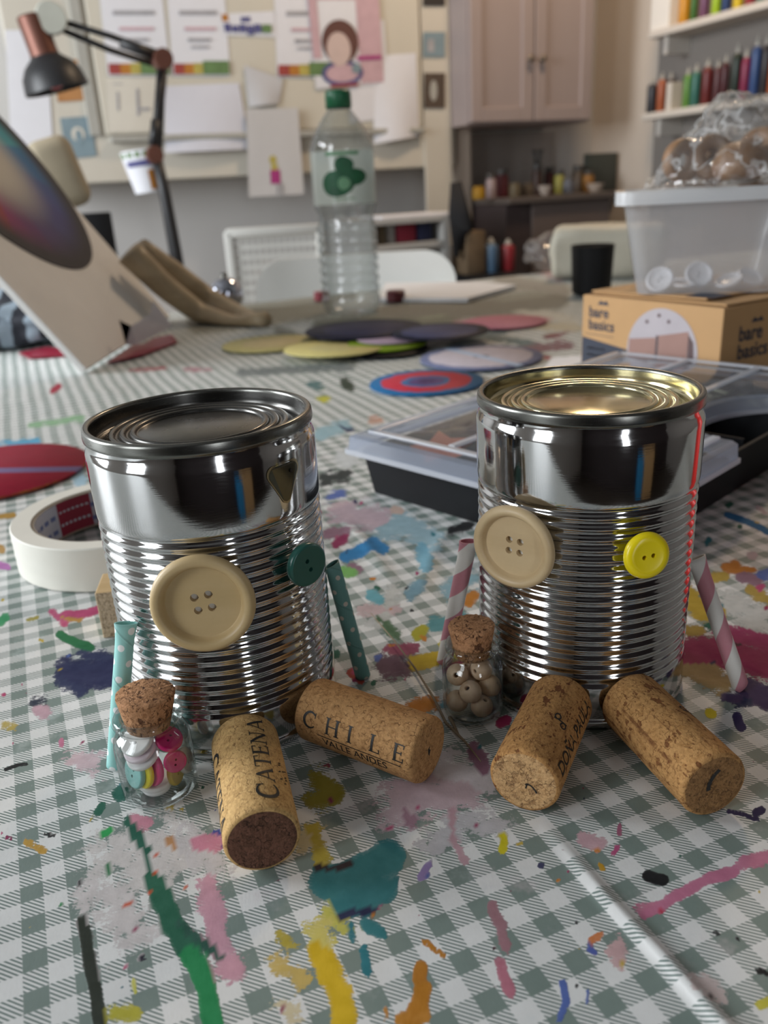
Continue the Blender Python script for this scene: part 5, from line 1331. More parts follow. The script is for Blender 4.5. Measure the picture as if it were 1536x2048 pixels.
def wrap(bm, pts, mi=0, r=.0459):        # outline on the label: metres sideways (right positive as seen) and height
    n_ = len(pts); cx_, cz_ = sum(q[0] for q in pts) / n_, sum(q[1] for q in pts) / n_
    def on(x, z): return bm.verts.new((r * math.cos(vd + x / r), r * math.sin(vd + x / r), z * ZB))
    R_ = [[on(cx_ + (x - cx_) * s_, cz_ + (z - cz_) * s_) for x, z in pts] for s_ in (1, .75, .5, .25)]; c_ = on(cx_, cz_)
    for A_, B_ in zip(R_[:-1], R_[1:]):
        for k in range(n_): bm.faces.new((A_[k], A_[(k + 1) % n_], B_[(k + 1) % n_], B_[k])).material_index = mi
    for k in range(n_): bm.faces.new((R_[-1][k], R_[-1][(k + 1) % n_], c_)).material_index = mi
def blob(cx, cz, rx, rz, a0=0, n=18): return [(cx + rx * math.cos(2 * PI * k / n + a0), cz + rz * math.sin(2 * PI * k / n + a0) * (1 - .15 * math.cos(2 * PI * k / n))) for k in range(n)]
wrap(bm, blob(-.008, .212, .024, .020), 0); wrap(bm, blob(.018, .222, .018, .013, .4), 0, .0460); wrap(bm, blob(.002, .240, .014, .013), 0, .0461); wrap(bm, blob(.001, .212, .009, .010), 1, .0463)
def strip(x0, x1, z0, z1): return [(x0 + (x1 - x0) * k / 8, z0) for k in range(9)] + [(x1 + (x0 - x1) * k / 8, z1) for k in range(9)]
wrap(bm, strip(-.016, .016, .188, .1895), 1); wrap(bm, strip(-.024, .024, .2545, .260), 1)
obj('leaf_print', bm, [M_GRN, M_GRN2], lbl)

# ------------------------------------------------------------------ leaning white panel with the painted colour wheel
P1 = on_z(175, 748, .0004); P2 = on_z(342, 640, .0004); ev = (P2 - P1); EL = ev.length; ev.normalize()
d_ = ray(0, 560); Q_ = CAM + d_ * ((P1 - CAM).dot(ev) / d_.dot(ev)); uv_ = (Q_ - P1).normalized()
nn_ = ev.cross(uv_).normalized()
if nn_.dot(CAM - P1) < 0: nn_ = -nn_
M_PANEL = plain('white painted panel', (.80, .785, .76), .6, var=.06, scale=14)
P1 = P1 + Vector((0, 0, .009 * abs(nn_.z)))
Mp = Matrix(((ev.x, uv_.x, nn_.x, P1.x), (ev.y, uv_.y, nn_.y, P1.y), (ev.z, uv_.z, nn_.z, P1.z), (0, 0, 0, 1)))
pn = thing('wheel_painting', 'tilted white panel carrying a painted colour wheel', 'panel', T(P1))
bm = bmesh.new(); PL = .56
add_box(bm, (EL / 2, PL / 2, -.004), (EL, PL, .008), bev=.0012)
bmesh.ops.transform(bm, matrix=T(-P1) @ Mp, verts=bm.verts[:]); bmesh.ops.recalc_face_normals(bm, faces=bm.faces[:])
obj('board', bm, M_PANEL, pn)
def panel_xy(px, py):
    q = on_plane(px, py, P1, nn_) - P1; return q.dot(ev), q.dot(uv_)
# wheel: an ellipse fitted to where its edge crosses the picture
wp = [panel_xy(*q) for q in ((182, 520), (120, 562), (0, 470), (130, 395), (60, 300))]
def circ3(a, b, c):
    ax, ay, bx, by, cx, cy = *a, *b, *c
    d = 2 * (ax * (by - cy) + bx * (cy - ay) + cx * (ay - by))
    ux_ = ((ax * ax + ay * ay) * (by - cy) + (bx * bx + by * by) * (cy - ay) + (cx * cx + cy * cy) * (ay - by)) / d
    uy_ = ((ax * ax + ay * ay) * (cx - bx) + (bx * bx + by * by) * (ax - cx) + (cx * cx + cy * cy) * (bx - ax)) / d
    return ux_, uy_, math.hypot(ax - ux_, ay - uy_)
wx, wy, wr = circ3(wp[0], wp[2], wp[4])
def wang(px, py):                          # where a photograph pixel lies round the wheel, 0..1
    x_, y_ = panel_xy(px, py); return (math.atan2(y_ - wy, x_ - wx) / (2 * PI)) % 1.0
n = NT('colour wheel paint'); o = n.obj(); x, y, _ = n.xyz(o)
ang = n.math('DIVIDE', n.math('ARCTAN2', y, x), 2 * PI); ang = n.math('FRACT', n.math('ADD', ang, 1.0))
rad = n.math('DIVIDE', n.math('SQRT', n.math('ADD', n.math('MULTIPLY', x, x), n.math('MULTIPLY', y, y))), wr)
st = n.math('DIVIDE', n.math('FLOOR', n.math('MULTIPLY', ang, 14)), 14)
stops = sorted([(wang(20, 310), (.03, .30, .52)), (wang(60, 340), (.02, .17, .40)), (wang(120, 430), (.05, .06, .25)), (wang(130, 500), (.05, .045, .17)), (wang(80, 520), (.13, .02, .13)), (wang(40, 520), (.36, .02, .13)), (wang(0, 520), (.34, .03, .05)), (wang(0, 250), (.05, .40, .50))])
hue = n.ramp(n.math('ADD', n.math('MULTIPLY', st, .5), n.math('MULTIPLY', ang, .5)), stops)
c = n.mix(n.step(rad, .70, .25), n.mix(.1, hue, (0, 0, 0)), (.58, .54, .46))
c = n.mix(n.step(rad, .68, .95), c, (.012, .011, .016))
c = n.mix(n.math('MULTIPLY', n.noise(o, 40, 4), .25), c, n.mix(.25, c, (.3, .28, .4)))
M_WHEEL = n.done(n.pbr(col=c, rough=.6, spec=.25))
bm = bmesh.new(); add_lathe(bm, [(wr, -.0001), (wr, .0012), (0, .0012)], 96, caps=False)
obj('colour_wheel', bm, M_WHEEL, pn, None, T(-P1) @ Mp @ T((wx, wy, .0002)), angle=math.radians(40))
# torn paper flap and the crimson scraps at its foot
bm = bmesh.new()
pp = [on_y(x, y, yy) for x, y, yy in ((238, 640, 1.02), (262, 652, 1.02), (300, 628, 1.08), (306, 600, 1.08), (345, 652, 1.13), (272, 690, 1.04), (252, 690, 1.02))]
for q in pp: q.z = max(q.z, .001)
vs = [bm.verts.new(q) for q in pp]
for t3 in ((0, 1, 6), (1, 5, 6), (1, 2, 5), (2, 4, 5), (2, 3, 4)): bm.faces.new([vs[i] for i in t3])
bmesh.ops.solidify(bm, geom=bm.faces[:], thickness=.0006)
o = obj('torn_paper', bm, M_WHITE_PAPER); tag(o, 'torn white paper scrap at the foot of the tilted panel', 'paper')
M_CRIM = plain('crimson foil', (.26, .008, .03), .35)
for k, (pts, lb) in enumerate((([(215, 728), (285, 712), (355, 686), (345, 672), (310, 678), (290, 690), (262, 695)], 'crimson scrap lying along the right foot of the panel'), ([(38, 708), (95, 696), (122, 700), (150, 712), (60, 718)], 'crimson scrap on the cloth left of the panel'))):
    bm = bmesh.new(); q = [on_z(x, y, .001) for x, y in pts]; c = sum(q, Vector()) / len(q)
    add_prism(bm, [((p - c).x, (p - c).y) for p in q], 0, .002)
    o = obj('crimson_scrap', bm, M_CRIM, None, None, T(Vector((c.x, c.y, .0012)))); tag(o, lb, 'scrap', 'crimson scraps by the panel')

# ------------------------------------------------------------------ other things on the far half of the table
M_TAN = m_wood('tan bentwood', (.33, .25, .15), (.46, .36, .23), 12, 0, .45)
bm = bmesh.new()
def band(pts, w0, w1, th, n=14):
    P = [on_y(*p) for p in pts]
    out = []
    for i in range(n + 1):
        t = i / n * (len(P) - 1); k = min(int(t), len(P) - 2); f = t - k
        out.append(P[k].lerp(P[k + 1], f))
    add_tube(bm, out, [w0 + (w1 - w0) * i / n for i in range(n + 1)], 10)
band([(258, 505, 1.22), (330, 575, 1.24), (400, 628, 1.26), (470, 652, 1.22), (532, 640, 1.18)], .020, .012, 0)
band([(280, 500, 1.26), (350, 545, 1.30), (420, 595, 1.32), (480, 628, 1.26), (520, 644, 1.19)], .018, .010, 0)
lo_ = min(v.co.z for v in bm.verts)
for v in bm.verts: v.co.z = max(v.co.z, .0015)
o = obj('bentwood_stand', bm, M_TAN, None, True); tag(o, 'tan bentwood stand sloping down behind the tilted panel', 'wooden stand')
p = on_z(457, 625); bb = thing('silver_bauble', 'shiny silver bauble by the white chair back', 'ornament', T((p.x, p.y, .0285)) @ Matrix.Diagonal((1.33, 1.33, 1.33, 1)))
bm = bmesh.new(); add_lathe(bm, [(.0205 * math.sin(a), -.0205 * math.cos(a)) for a in np.linspace(0, PI, 22)], 36, caps=False); obj('ball', bm, plain('silvered glass', (.55, .57, .66), .12, metal=1.0), bb, True)
bm = bmesh.new(); add_lathe(bm, [(.004, .0195), (.004, .025), (0, .025)], 20, caps=False); obj('cap', bm, M_TIN_RIM, bb, True)
def sheet(name, label, pts, mat, z=.0012, th=.0006, cat='paper'):
    q = [on_z(x, y, z) for x, y in pts]; c = sum(q, Vector()) / len(q)
    bm = bmesh.new(); add_prism(bm, [((p - c).x, (p - c).y) for p in q], 0, th)
    o = obj(name, bm, mat, None, None, T(Vector((c.x, c.y, z)))); tag(o, label, cat); return o
sheet('paper_stack', 'stack of white paper beside the water bottle', [(760, 603), (935, 604), (1032, 577), (960, 570), (770, 572)], m_paper('bright white paper', (.80, .80, .82)), .0012, .006)
sheet('paper_sheet', 'white sheet lying in front of the kraft box', [(1085, 742), (1180, 752), (1180, 712), (1105, 715)], m_paper('bright white paper', (.80, .80, .82)))
p = on_z(792, 604); bm = bmesh.new(); add_lathe(bm, [(0, 0), (.014, 0), (.0155, .002), (.0155, .016), (.013, .018), (0, .018)], 30, caps=False)
o = obj('paint_pot_lid', bm, plain('maroon plastic', (.10, .010, .016), .4), None, None, T((p.x, p.y, .0008)), angle=.6); tag(o, 'small maroon pot beside the foot of the bottle', 'pot')
p = on_z(644, 602); bm = bmesh.new(); add_lathe(bm, [(0, 0), (.012, 0), (.013, .002), (.013, .015), (0, .016)], 30, caps=False)
o = obj('paint_pot_lid', bm, plain('pinkish red plastic', (.30, .06, .08), .4), None, None, T((p.x, p.y, .0008)), angle=.6); tag(o, 'small pinkish red pot left of the bottle', 'pot')
p = on_z(1182, 592); vv = Vector((p.x, p.y, 0)).normalized(); p = p + vv * .026
ct = thing('black_tumbler', 'black tumbler standing in front of the wrapped packet', 'tumbler', T((p.x, p.y, .0008)))
bm = bmesh.new(); add_lathe(bm, [(0, 0), (.026, 0), (.030, .003), (.0325, .06), (.033, .072), (.0315, .072), (.029, .008), (0, .006)], 48, caps=False); obj('cup_body', bm, M_BLACK, ct, None, angle=.6)
bm = bmesh.new(); add_lathe(bm, [(.0332, .0715), (.0337, .073), (.0325, .074), (.0312, .0725)], 48, closed=True); obj('rim', bm, M_BLACK, ct, True)
# packet in cream wrap behind the tumbler
pk = on_z(1190, 560); vk = Vector((pk.x, pk.y, 0)).normalized(); pk = pk + vk * .06
bm = bmesh.new()
add_box(bm, (.02, 0, .045), (.20, .11, .090), frame((pk.x, pk.y, .001), Vector((vk.y, -vk.x, 0)), z=(0, 0, 1)), bev=.018, seg=3)
bmesh.ops.subdivide_edges(bm, edges=bm.edges[:], cuts=3, use_grid_fill=True)
for v in bm.verts:
    v.co += v.normal * (mnoise.noise(v.co * 30) * .007); v.co.z = max(v.co.z, .0012)
o = obj('wrapped_packet', bm, plain('cream wrapping', (.52, .49, .40), .5, var=.12, scale=18), None, True); tag(o, 'cream packet behind the black tumbler', 'packet')
bm = bmesh.new(); pl_ = on_z(1120, 548)
r = bmesh.ops.create_icosphere(bm, subdivisions=4, radius=1.0)
for v in bm.verts:
    s = 1 + .35 * mnoise.noise(v.co * 2.5) + .15 * mnoise.noise(v.co * 7)
    v.co = Vector((v.co.x * .055 * s, v.co.y * .05 * s, .036 + v.co.z * .036 * s)); v.co.z = max(v.co.z, .0005)
o = obj('clear_wrapper', bm, m_film('crumpled wrapper film', (.93, .92, .92), haze=.15, rough=.1, edge=.4, crumple=50, hazecol=(.6, .55, .54)), None, True, T((pl_.x, pl_.y + .04, .001))); tag(o, 'crumpled clear wrapper at the left end of the cream packet', 'wrapper')
# dark striped cloth bundle at the left
pd = on_z(-10, 690, 0); bm = bmesh.new()
r = bmesh.ops.create_icosphere(bm, subdivisions=4, radius=1.0)
for v in bm.verts:
    s = 1 + .22 * mnoise.noise(v.co * 2.2) + .08 * mnoise.noise(v.co * 6)
    v.co = Vector((v.co.x * .105 * s, v.co.y * .12 * s, .025 + v.co.z * .042 * s)); v.co.z = max(v.co.z, .001)
n = NT('navy striped cloth'); o_ = n.obj(); w = n.n('ShaderNodeTexWave'); n.put(w.inputs['Vector'], n.mapping(o_, (9, 3, 6))); w.inputs['Scale'].default_value = 1.0; w.inputs['Distortion'].default_value = 3.0
mst = n.done(n.pbr(col=n.mix(n.step(w.outputs[1], .45, .7), (.012, .014, .022), (.22, .27, .32)), rough=.85))
o = obj('cloth_bundle', bm, mst, None, True, T((-.492, 1.20, .001))); tag(o, 'dark navy striped cloth bundle at the left edge of the table', 'cloth')

# ------------------------------------------------------------------ board on the back wall, with its papers
BF = 2.80                                             # the board's face
def bpt(px, py, b=BF): return on_b(px, py, b)
def a_of(px, py, b=BF): return bpt(px, py, b).dot(UA)
bl, br = a_of(62, 340), a_of(912, 340)
zb = bpt(480, 352).z
M_BOARD = plain('cream board paint', (.60, .56, .48), .6, var=.04, scale=4); M_BOARDF = plain('grey green board edge', (.40, .39, .35), .5)
bd = thing('notice_board', 'large cream notice board fixed to the back wall', 'notice board', room(bl, BF, zb))
ib = T(-room(bl, BF, zb))
def wpart(name, parent, inv, bm, m): bmesh.ops.transform(bm, matrix=inv, verts=bm.verts[:]); return obj(name, bm, m, parent)
wpart('backing', bd, ib, rbox(bl, br, BF, B_BACK - .001, zb, CEIL_Z - .01, .004), M_BOARD)
a1, a2 = a_of(190, 140), a_of(838, 140); zi = bpt(300, 268).z
wpart('raised_panel', bd, ib, rbox(a1, a2, BF - .014, BF, zi, CEIL_Z - .02, .003), plain('pale board facing', (.62, .58, .49), .55, var=.04, scale=4))
wpart('edge_strip', bd, ib, rbox(a1 - .045, a1 - .012, BF - .012, BF, zi - .002, CEIL_Z - .02, .003), M_BOARDF)
wpart('ledge', bd, ib, rbox(a1 + .01, a2, BF - .030, BF - .0005, zi - .022, zi - .004, .004), M_BOARDF)
a3 = a_of(842, 140)
wpart('side_panel', bd, ib, rbox(a3, br - .02, BF - .010, BF, zi - .4, CEIL_Z - .02, .003), M_BOARD)

M_PRED, M_PORG, M_PYEL, M_PGRN, M_PBLU, M_PGREY = (plain(nm, c, .7, var=.2, scale=40) for nm, c in (('red print', (.36, .06, .05)), ('orange print', (.50, .20, .03)), ('yellow print', (.50, .42, .10)), ('leafy print', (.14, .24, .09)), ('blue lettering', (.10, .10, .26)), ('pale grey print', (.40, .39, .41))))
M_PPNK, M_PMAG = plain('pale pink wash', (.60, .40, .44), .7, var=.12, scale=30), plain('magenta print', (.40, .04, .20), .7)
M_ORCARD, M_BLCARD, M_DARKP, M_SKIN, M_HAIR = plain('orange card', (.46, .22, .08), .6, var=.1), plain('dusty blue card', (.22, .30, .34), .6, var=.12, scale=30), plain('dark print', (.03, .025, .022), .6), plain('pale face colour', (.62, .48, .44), .7), plain('brown hair colour', (.12, .05, .04), .7)
def pinned(name, label, quad, base, marks=(), off=.002, cat='paper', group=None, curl=0.0):
    """a sheet on the board: four photograph corners (tl, tr, br, bl), printed marks as (u0, v0, u1, v1, material) or ('ell', u, v, ru, rv, material)"""
    b = BF - .014 - off
    q = [bpt(x, y, b) for x, y in quad]
    c = (q[0] + q[2]) / 2; inv = T(-c)
    mats = [base]
    bm = bmesh.new()
    def at(u, v, lift): 
        p = q[0].lerp(q[1], u).lerp(q[3].lerp(q[2], u), v)
        return p - VB * (lift + curl * math.sin(PI * u) * v)
    N_ = 8
    g = [[bm.verts.new(at(i / N_, j / N_, 0)) for i in range(N_ + 1)] for j in range(N_ + 1)]
    for j in range(N_):
        for i in range(N_): bm.faces.new((g[j][i], g[j + 1][i], g[j + 1][i + 1], g[j][i + 1]))
    gb = [[bm.verts.new(at(i / N_, j / N_, -.0006)) for i in (0, N_)] for j in (0, N_)]
    for k, mk in enumerate(marks):
        m = mk[-1]
        if m not in mats: mats.append(m)
        mi = mats.index(m); lift = .0008 + .0004 * k
        if mk[0] == 'ell': pts = [(mk[1] + mk[3] * math.cos(2 * PI * t / 20), mk[2] + mk[4] * math.sin(2 * PI * t / 20)) for t in range(20)]
        else: pts = [(mk[0], mk[1]), (mk[0], mk[3]), (mk[2], mk[3]), (mk[2], mk[1])]
        bm.faces.new([bm.verts.new(at(u, v, lift)) for u, v in pts]).material_index = mi
    bmesh.ops.delete(bm, geom=[v for v in bm.verts if not v.link_faces], context='VERTS')
    bmesh.ops.transform(bm, matrix=inv, verts=bm.verts[:])
    o = obj(name, bm, mats, None, None, T(c)); tag(o, label, cat, group); return o
def menu(label, x0, y0, x1, y1, sk=14):
    G = M_PGREY
    marks = [('ell', .5, .02, .09, .05, M_PRED), (.28, .18, .72, .21, G), (.22, .26, .78, .28, G), (.18, .40, .84, .44, M_PGREY), (.25, .55, .80, .58, M_PPNK), (.30, .65, .70, .68, G), (.34, .72, .66, .74, G),
             (.02, .885, .20, .985, M_PRED), (.20, .885, .36, .985, M_PORG), (.36, .88, .52, .985, M_PYEL), (.52, .86, .98, .985, M_PGRN)]
    pinned('printed_sheet', label, [(x0, y0), (x1, y0), (x1 + sk, y1), (x0 + sk, y1)], M_WHITE_PAPER, marks, .002, group='printed sheets with a fruit border')
menu('white printed sheet with a fruit border, leftmost on the board', 192, -70, 318, 152, 24)
menu('white printed sheet with a fruit border behind the lamp elbow', 330, -70, 445, 152, 16)
menu('white printed sheet with a fruit border beside the pink portrait', 546, -70, 668, 155, 8)
pinned('sign', 'small white sign with blue and orange lettering at the top of the board', [(440, 28), (548, 22), (552, 74), (446, 70)], M_WHITE_PAPER,
       [(.02, .02, .14, .35, M_PORG), (.36, .18, .54, .40, M_PBLU), (.04, .45, .16, .85, M_PBLU), (.18, .55, .30, .85, M_PBLU), (.32, .5, .44, .85, M_PBLU), (.46, .55, .58, .95, M_PBLU), (.60, .5, .72, .85, M_PBLU), (.74, .52, .92, .85, M_PGRN)], .003, 'sign')
pinned('painted_portrait', 'pink painted portrait of a child with brown hair pinned on the board', [(612, -30), (756, -30), (768, 168), (632, 178)], M_WHITE_PAPER,
       [(.0, .0, 1, .14, M_PPNK), (.66, .12, 1, .98, M_PPNK), (.0, .12, .12, .7, M_PPNK), ('ell', .40, .86, .30, .13, M_PBLU), ('ell', .40, .86, .24, .09, M_PPNK), ('ell', .40, .55, .26, .22, M_HAIR), ('ell', .37, .62, .17, .17, M_SKIN), (.62, .70, .98, .74, M_PMAG), ('ell', .60, .82, .07, .05, M_BLCARD), (.2, .97, .62, 1.0, M_PRED)], .006, 'picture')
pinned('blank_sheet', 'white sheet showing under the pink portrait', [(690, 40), (768, 40), (780, 236), (700, 246)], M_WHITE_PAPER, (), .004)
pinned('blank_sheet', 'curling white sheet at the right end of the board', [(745, 112), (832, 106), (838, 272), (748, 288)], M_WHITE_PAPER, (), .003, curl=.02)
pinned('blank_sheet', 'wide white sheets pinned beside the lamp arm', [(330, 172), (478, 166), (500, 298), (330, 306)], m_paper('cool white paper', (.66, .66, .72)), (), .004, curl=.012)
pinned('blank_sheet', 'small pale sheet folded over above the figure drawing', [(488, 130), (566, 158), (558, 208), (498, 214)], m_paper('pale grey paper', (.56, .56, .58)), (), .006, curl=.01)
pinned('figure_drawing', 'tall pale sheet with a small drawn figure in a magenta dress', [(492, 218), (596, 216), (608, 388), (498, 394)], m_paper('light grey paper', (.58, .57, .57)),
       [('ell', .46, .58, .07, .05, M_PYEL), (.42, .63, .54, .70, M_PYEL), (.40, .70, .58, .86, M_PMAG), (.50, .86, .54, .98, M_PGREY), (.58, .86, .62, .99, M_PGREY)], .018, 'drawing')
pinned('faint_drawing', 'cream sheet with a faint drawing left of the lamp arm', [(212, 156), (318, 156), (322, 262), (218, 264)], M_CREAM_PAPER, [(.12, .1, .3, .12, M_PGREY), (.18, .25, .22, .6, M_PGREY), (.55, .2, .60, .7, M_PGREY), (.6, .55, .8, .6, M_PGREY)], .002, 'drawing')
pinned('orange_card', 'orange card with a black shape pinned under the lamp shade', [(104, 122), (166, 118), (176, 200), (116, 204)], M_ORCARD, [('ell', .45, .5, .32, .22, M_DARKP), ('ell', .45, .42, .12, .1, M_ORCARD)], -.011, 'card')
pinned('blue_card', 'dusty blue card with a pale figure pinned left of the board', [(120, 236), (180, 232), (194, 312), (134, 318)], M_BLCARD, [('ell', .5, .42, .22, .18, M_CREAM_PAPER), ('ell', .52, .5, .12, .2, M_BLCARD)], -.011, 'card')
pinned('blank_sheet', 'white sheet pinned at the far left by the lamp shade', [(10, 60), (92, 60), (106, 290), (22, 292)], M_WHITE_PAPER, (), -.011)
for k, (x0, y0, x1, y1, m, lb) in enumerate(((846, -40, 890, 12, M_DARKP, 'topmost dark picture on the narrow side panel'), (846, 64, 890, 114, M_BLCARD, 'slate blue picture on the narrow side panel'), (848, 146, 890, 216, plain('brown picture print', (.10, .07, .05), .6, var=.3, scale=40), 'brown picture lowest on the narrow side panel'))):
    pinned('small_picture', lb, [(x0, y0), (x1, y0), (x1, y1), (x0, y1)], m, [(.2, .3, .5, .8, M_PGREY)] if k == 1 else [('ell', .45, .5, .18, .3, M_BOARDF)] if k == 2 else (), .0, 'picture', 'pictures on the side panel')

# ------------------------------------------------------------------ jointed lamp standing on the floor-side desk behind the table
LB = 2.35
def lp(px, py, d=0.0): return on_b(px, py, LB + d)
foot = lp(372, 640)
DESK_Z = -.22
lm = thing('desk_lamp', 'black jointed desk lamp with a copper neck beside the notice board', 'lamp', T(lp(364, 575)))
il = T(-lp(364, 575))
def lpart(name, bm, m, parent=lm, **k): bmesh.ops.transform(bm, matrix=il, verts=bm.verts[:]); return obj(name, bm, m, parent, **k)
bm = bmesh.new(); add_tube(bm, [lp(310, 300), lp(330, 390), lp(350, 500), lp(368, 610)], [.014, .015, .017, .019], 14); lpart('post', bm, M_BLACK_METAL)
base_p = lp(371, 625); base_p.z = DESK_Z
bm = bmesh.new(); add_tube(bm, [lp(368, 605), Vector((base_p.x, base_p.y, DESK_Z + .02))], .019, 14); add_lathe(bm, [(0, 0), (.085, 0), (.088, .004), (.088, .02), (.02, .028), (0, .028)], 40, T(base_p), caps=False); lpart('base', bm, M_BLACK_METAL)
bm = bmesh.new(); add_tube(bm, [lp(322, 122), lp(308, 300)], .0085, 10); lpart('lower_arm', bm, M_BLACK_METAL)
bm = bmesh.new(); add_tube(bm, [lp(330, 128, .03), lp(323, 200, .03), lp(318, 300, .03)], .0085, 10); lpart('lower_arm', bm, M_BLACK_METAL)
bm = bmesh.new(); add_tube(bm, [lp(312, 240), lp(306, 292)], .012, 10); lpart('spring', bm, M_BLACK_METAL)
bm = bmesh.new(); add_tube(bm, [lp(120, 42), lp(220, 72), lp(322, 108)], .0075, 10); lpart('upper_arm', bm, M_BLACK_METAL)
bm = bmesh.new(); add_tube(bm, [lp(125, 60, .03), lp(220, 100, .03), lp(320, 132, .03)], .0075, 10); lpart('upper_arm', bm, M_BLACK_METAL)
bm = bmesh.new(); add_tube(bm, [lp(240, 84), lp(312, 112)], .013, 10); lpart('spring', bm, M_BLACK_METAL)
bm = bmesh.new(); c = lp(324, 120); add_lathe(bm, [(0, -.03), (.022, -.03), (.024, -.026), (.024, .026), (.022, .03), (0, .03)], 24, frame(c, UA, z=VB), caps=False); lpart('elbow_joint', bm, M_COPPER, angle=.6)
bm = bmesh.new(); c = lp(308, 310); add_lathe(bm, [(0, -.025), (.020, -.025), (.022, -.02), (.022, .02), (.020, .025), (0, .025)], 24, frame(c, UA, z=VB), caps=False); lpart('base_joint', bm, M_COPPER, angle=.6)
bm = bmesh.new(); c = lp(102, 36, -.02); add_lathe(bm, [(0, -.010), (.033, -.010), (.036, -.004), (.036, .004), (.033, .010), (0, .010)], 28, frame(c, UA, z=VB), caps=False)
lpart('head_joint', bm, plain('pale grey joint disc', (.50, .51, .45), .5), angle=.6)
bm = bmesh.new(); add_tube(bm, [lp(84, 40), lp(126, 52)], .015, 12); lpart('head_bracket', bm, M_COPPER)
s0 = lp(60, 30); ax = (lp(104, 150) - s0).normalized()
bm = bmesh.new(); add_lathe(bm, [(0, 0), (.030, 0), (.033, .004), (.033, .02), (.033, .075), (.034, .086), (0, .086)], 32, along(s0, s0 + ax), caps=False); lpart('copper_neck', bm, M_COPPER, angle=.6)
sh0 = s0 + ax * .080
bm = bmesh.new(); add_lathe(bm, [(q_ * .86, w_ * .84) for q_, w_ in [(.034, 0), (.044, .012), (.066, .030), (.082, .055), (.088, .085), (.089, .096), (.087, .096), (.080, .056), (.064, .032), (.042, .014), (.030, .004)]], 40, along(sh0, sh0 + ax), caps=False); lpart('lamp_shade', bm, M_BLACK_METAL, angle=.7)
bm = bmesh.new(); add_lathe(bm, [(0, .03), (.012, .03), (.020, .045), (.022, .06), (.014, .076), (0, .08)], 24, along(sh0, sh0 + ax), caps=False); lpart('bulb', bm, plain('red tinted bulb', (.5, .05, .06), .3), smooth=True)
# paper cup cut-out clipped to the post
q = [on_b(x, y, LB + .06) for x, y in ((252, 308), (268, 296), (300, 288), (318, 300), (327, 368), (318, 380), (285, 388), (274, 380), (262, 345))]
c = sum(q, Vector()) / len(q)
hc = thing('paper_cup', 'tilted white paper cup with green top and orange print behind the lamp post', 'cup', T(c))
w0, w1 = on_b(282, 300, LB + .06), on_b(302, 384, LB + .06); L_ = (w1 - w0).length
bm = bmesh.new(); add_lathe(bm, [(0, 0), (.054, 0), (.056, .004), (.040, L_), (0, L_)], 40, along(w0, w1), caps=False); bmesh.ops.transform(bm, matrix=T(-c), verts=bm.verts[:]); obj('cup_body', bm, M_WHITE_PAPER, hc, angle=.6)
def cup_band(name, z0, z1, a0, a1, m):
    bm = bmesh.new(); n_ = 16; fr = lambda z: .0574 - (.0162) * z / L_
    M_ = T(-c) @ along(w0, w1)
    V = [[bm.verts.new(M_ @ Vector((fr(z) * math.cos(math.radians(a0 + (a1 - a0) * k / n_)), fr(z) * math.sin(math.radians(a0 + (a1 - a0) * k / n_)), z))) for k in range(n_ + 1)] for z in (z0, z1)]
    for k in range(n_): bm.faces.new((V[0][k], V[0][k + 1], V[1][k + 1], V[1][k]))
    obj(name, bm, m, hc)
vl = along(w0, w1).to_3x3().inverted() @ (CAM - w0); va = math.degrees(math.atan2(vl.y, vl.x))      # the side of the cup that faces the table
cup_band('green_band', .004, L_ * .16, 0, 360, M_PGRN); cup_band('blue_lettering', L_ * .24, L_ * .38, va - 62, va + 55, M_PBLU)
rl = along(w0, w1).to_3x3().inverted() @ UA; sg = 1 if math.cos(math.atan2(rl.y, rl.x) - math.radians(va + 90)) > 0 else -1
cup_band('orange_print', L_ * .48, L_ * .94, va + sg * 5, va + sg * 62, M_PORG)

# side desk the lamp stands on
dk = thing('side_desk', 'grey side desk against the back wall under the notice board', 'desk', room(0.15, 2.5, FLOOR_Z))
idk = T(-room(0.15, 2.5, FLOOR_Z)); M_DESK = plain('grey desk laminate', (.30, .29, .28), .5)
wpart('desk_top', dk, idk, rbox(-.75, .98, 2.06, B_BACK - .03, DESK_Z - .03, DESK_Z, .004), M_DESK)
for a in (-.70, .92):
    for b in (2.1, 2.88): wpart('leg', dk, idk, rbox(a - .02, a + .02, b - .02, b + .02, FLOOR_Z, DESK_Z - .03), M_DESK)
# dark box and pale padded chair top at the left, behind the panel
def wbox(name, label, cat, px0, py0, px1, py1, b, depth, m, bev=.004, z0=None, group=None):
    """an upright box whose front face fills a photograph rectangle at depth b"""
    A0, A1 = on_b(px0, (py0 + py1) / 2, b).dot(UA), on_b(px1, (py0 + py1) / 2, b).dot(UA)
    Z1, Z0 = on_b((px0 + px1) / 2, py0, b).z, on_b((px0 + px1) / 2, py1, b).z if z0 is None else z0
    c = room((A0 + A1) / 2, b + depth / 2, Z0)
    bm = rbox(A0, A1, b, b + depth, Z0, Z1, bev); bmesh.ops.transform(bm, matrix=T(-c), verts=bm.verts[:])
    o = obj(name, bm, m, None, None, T(c), angle=.6); tag(o, label, cat, group); return o
wbox('black_box_file', 'black box file standing on the side desk behind the panel', 'box file', 172, 425, 228, 500, 2.30, .10, M_BLACK, .004, DESK_Z + .0005)
ch = on_b(112, 350, 1.75)
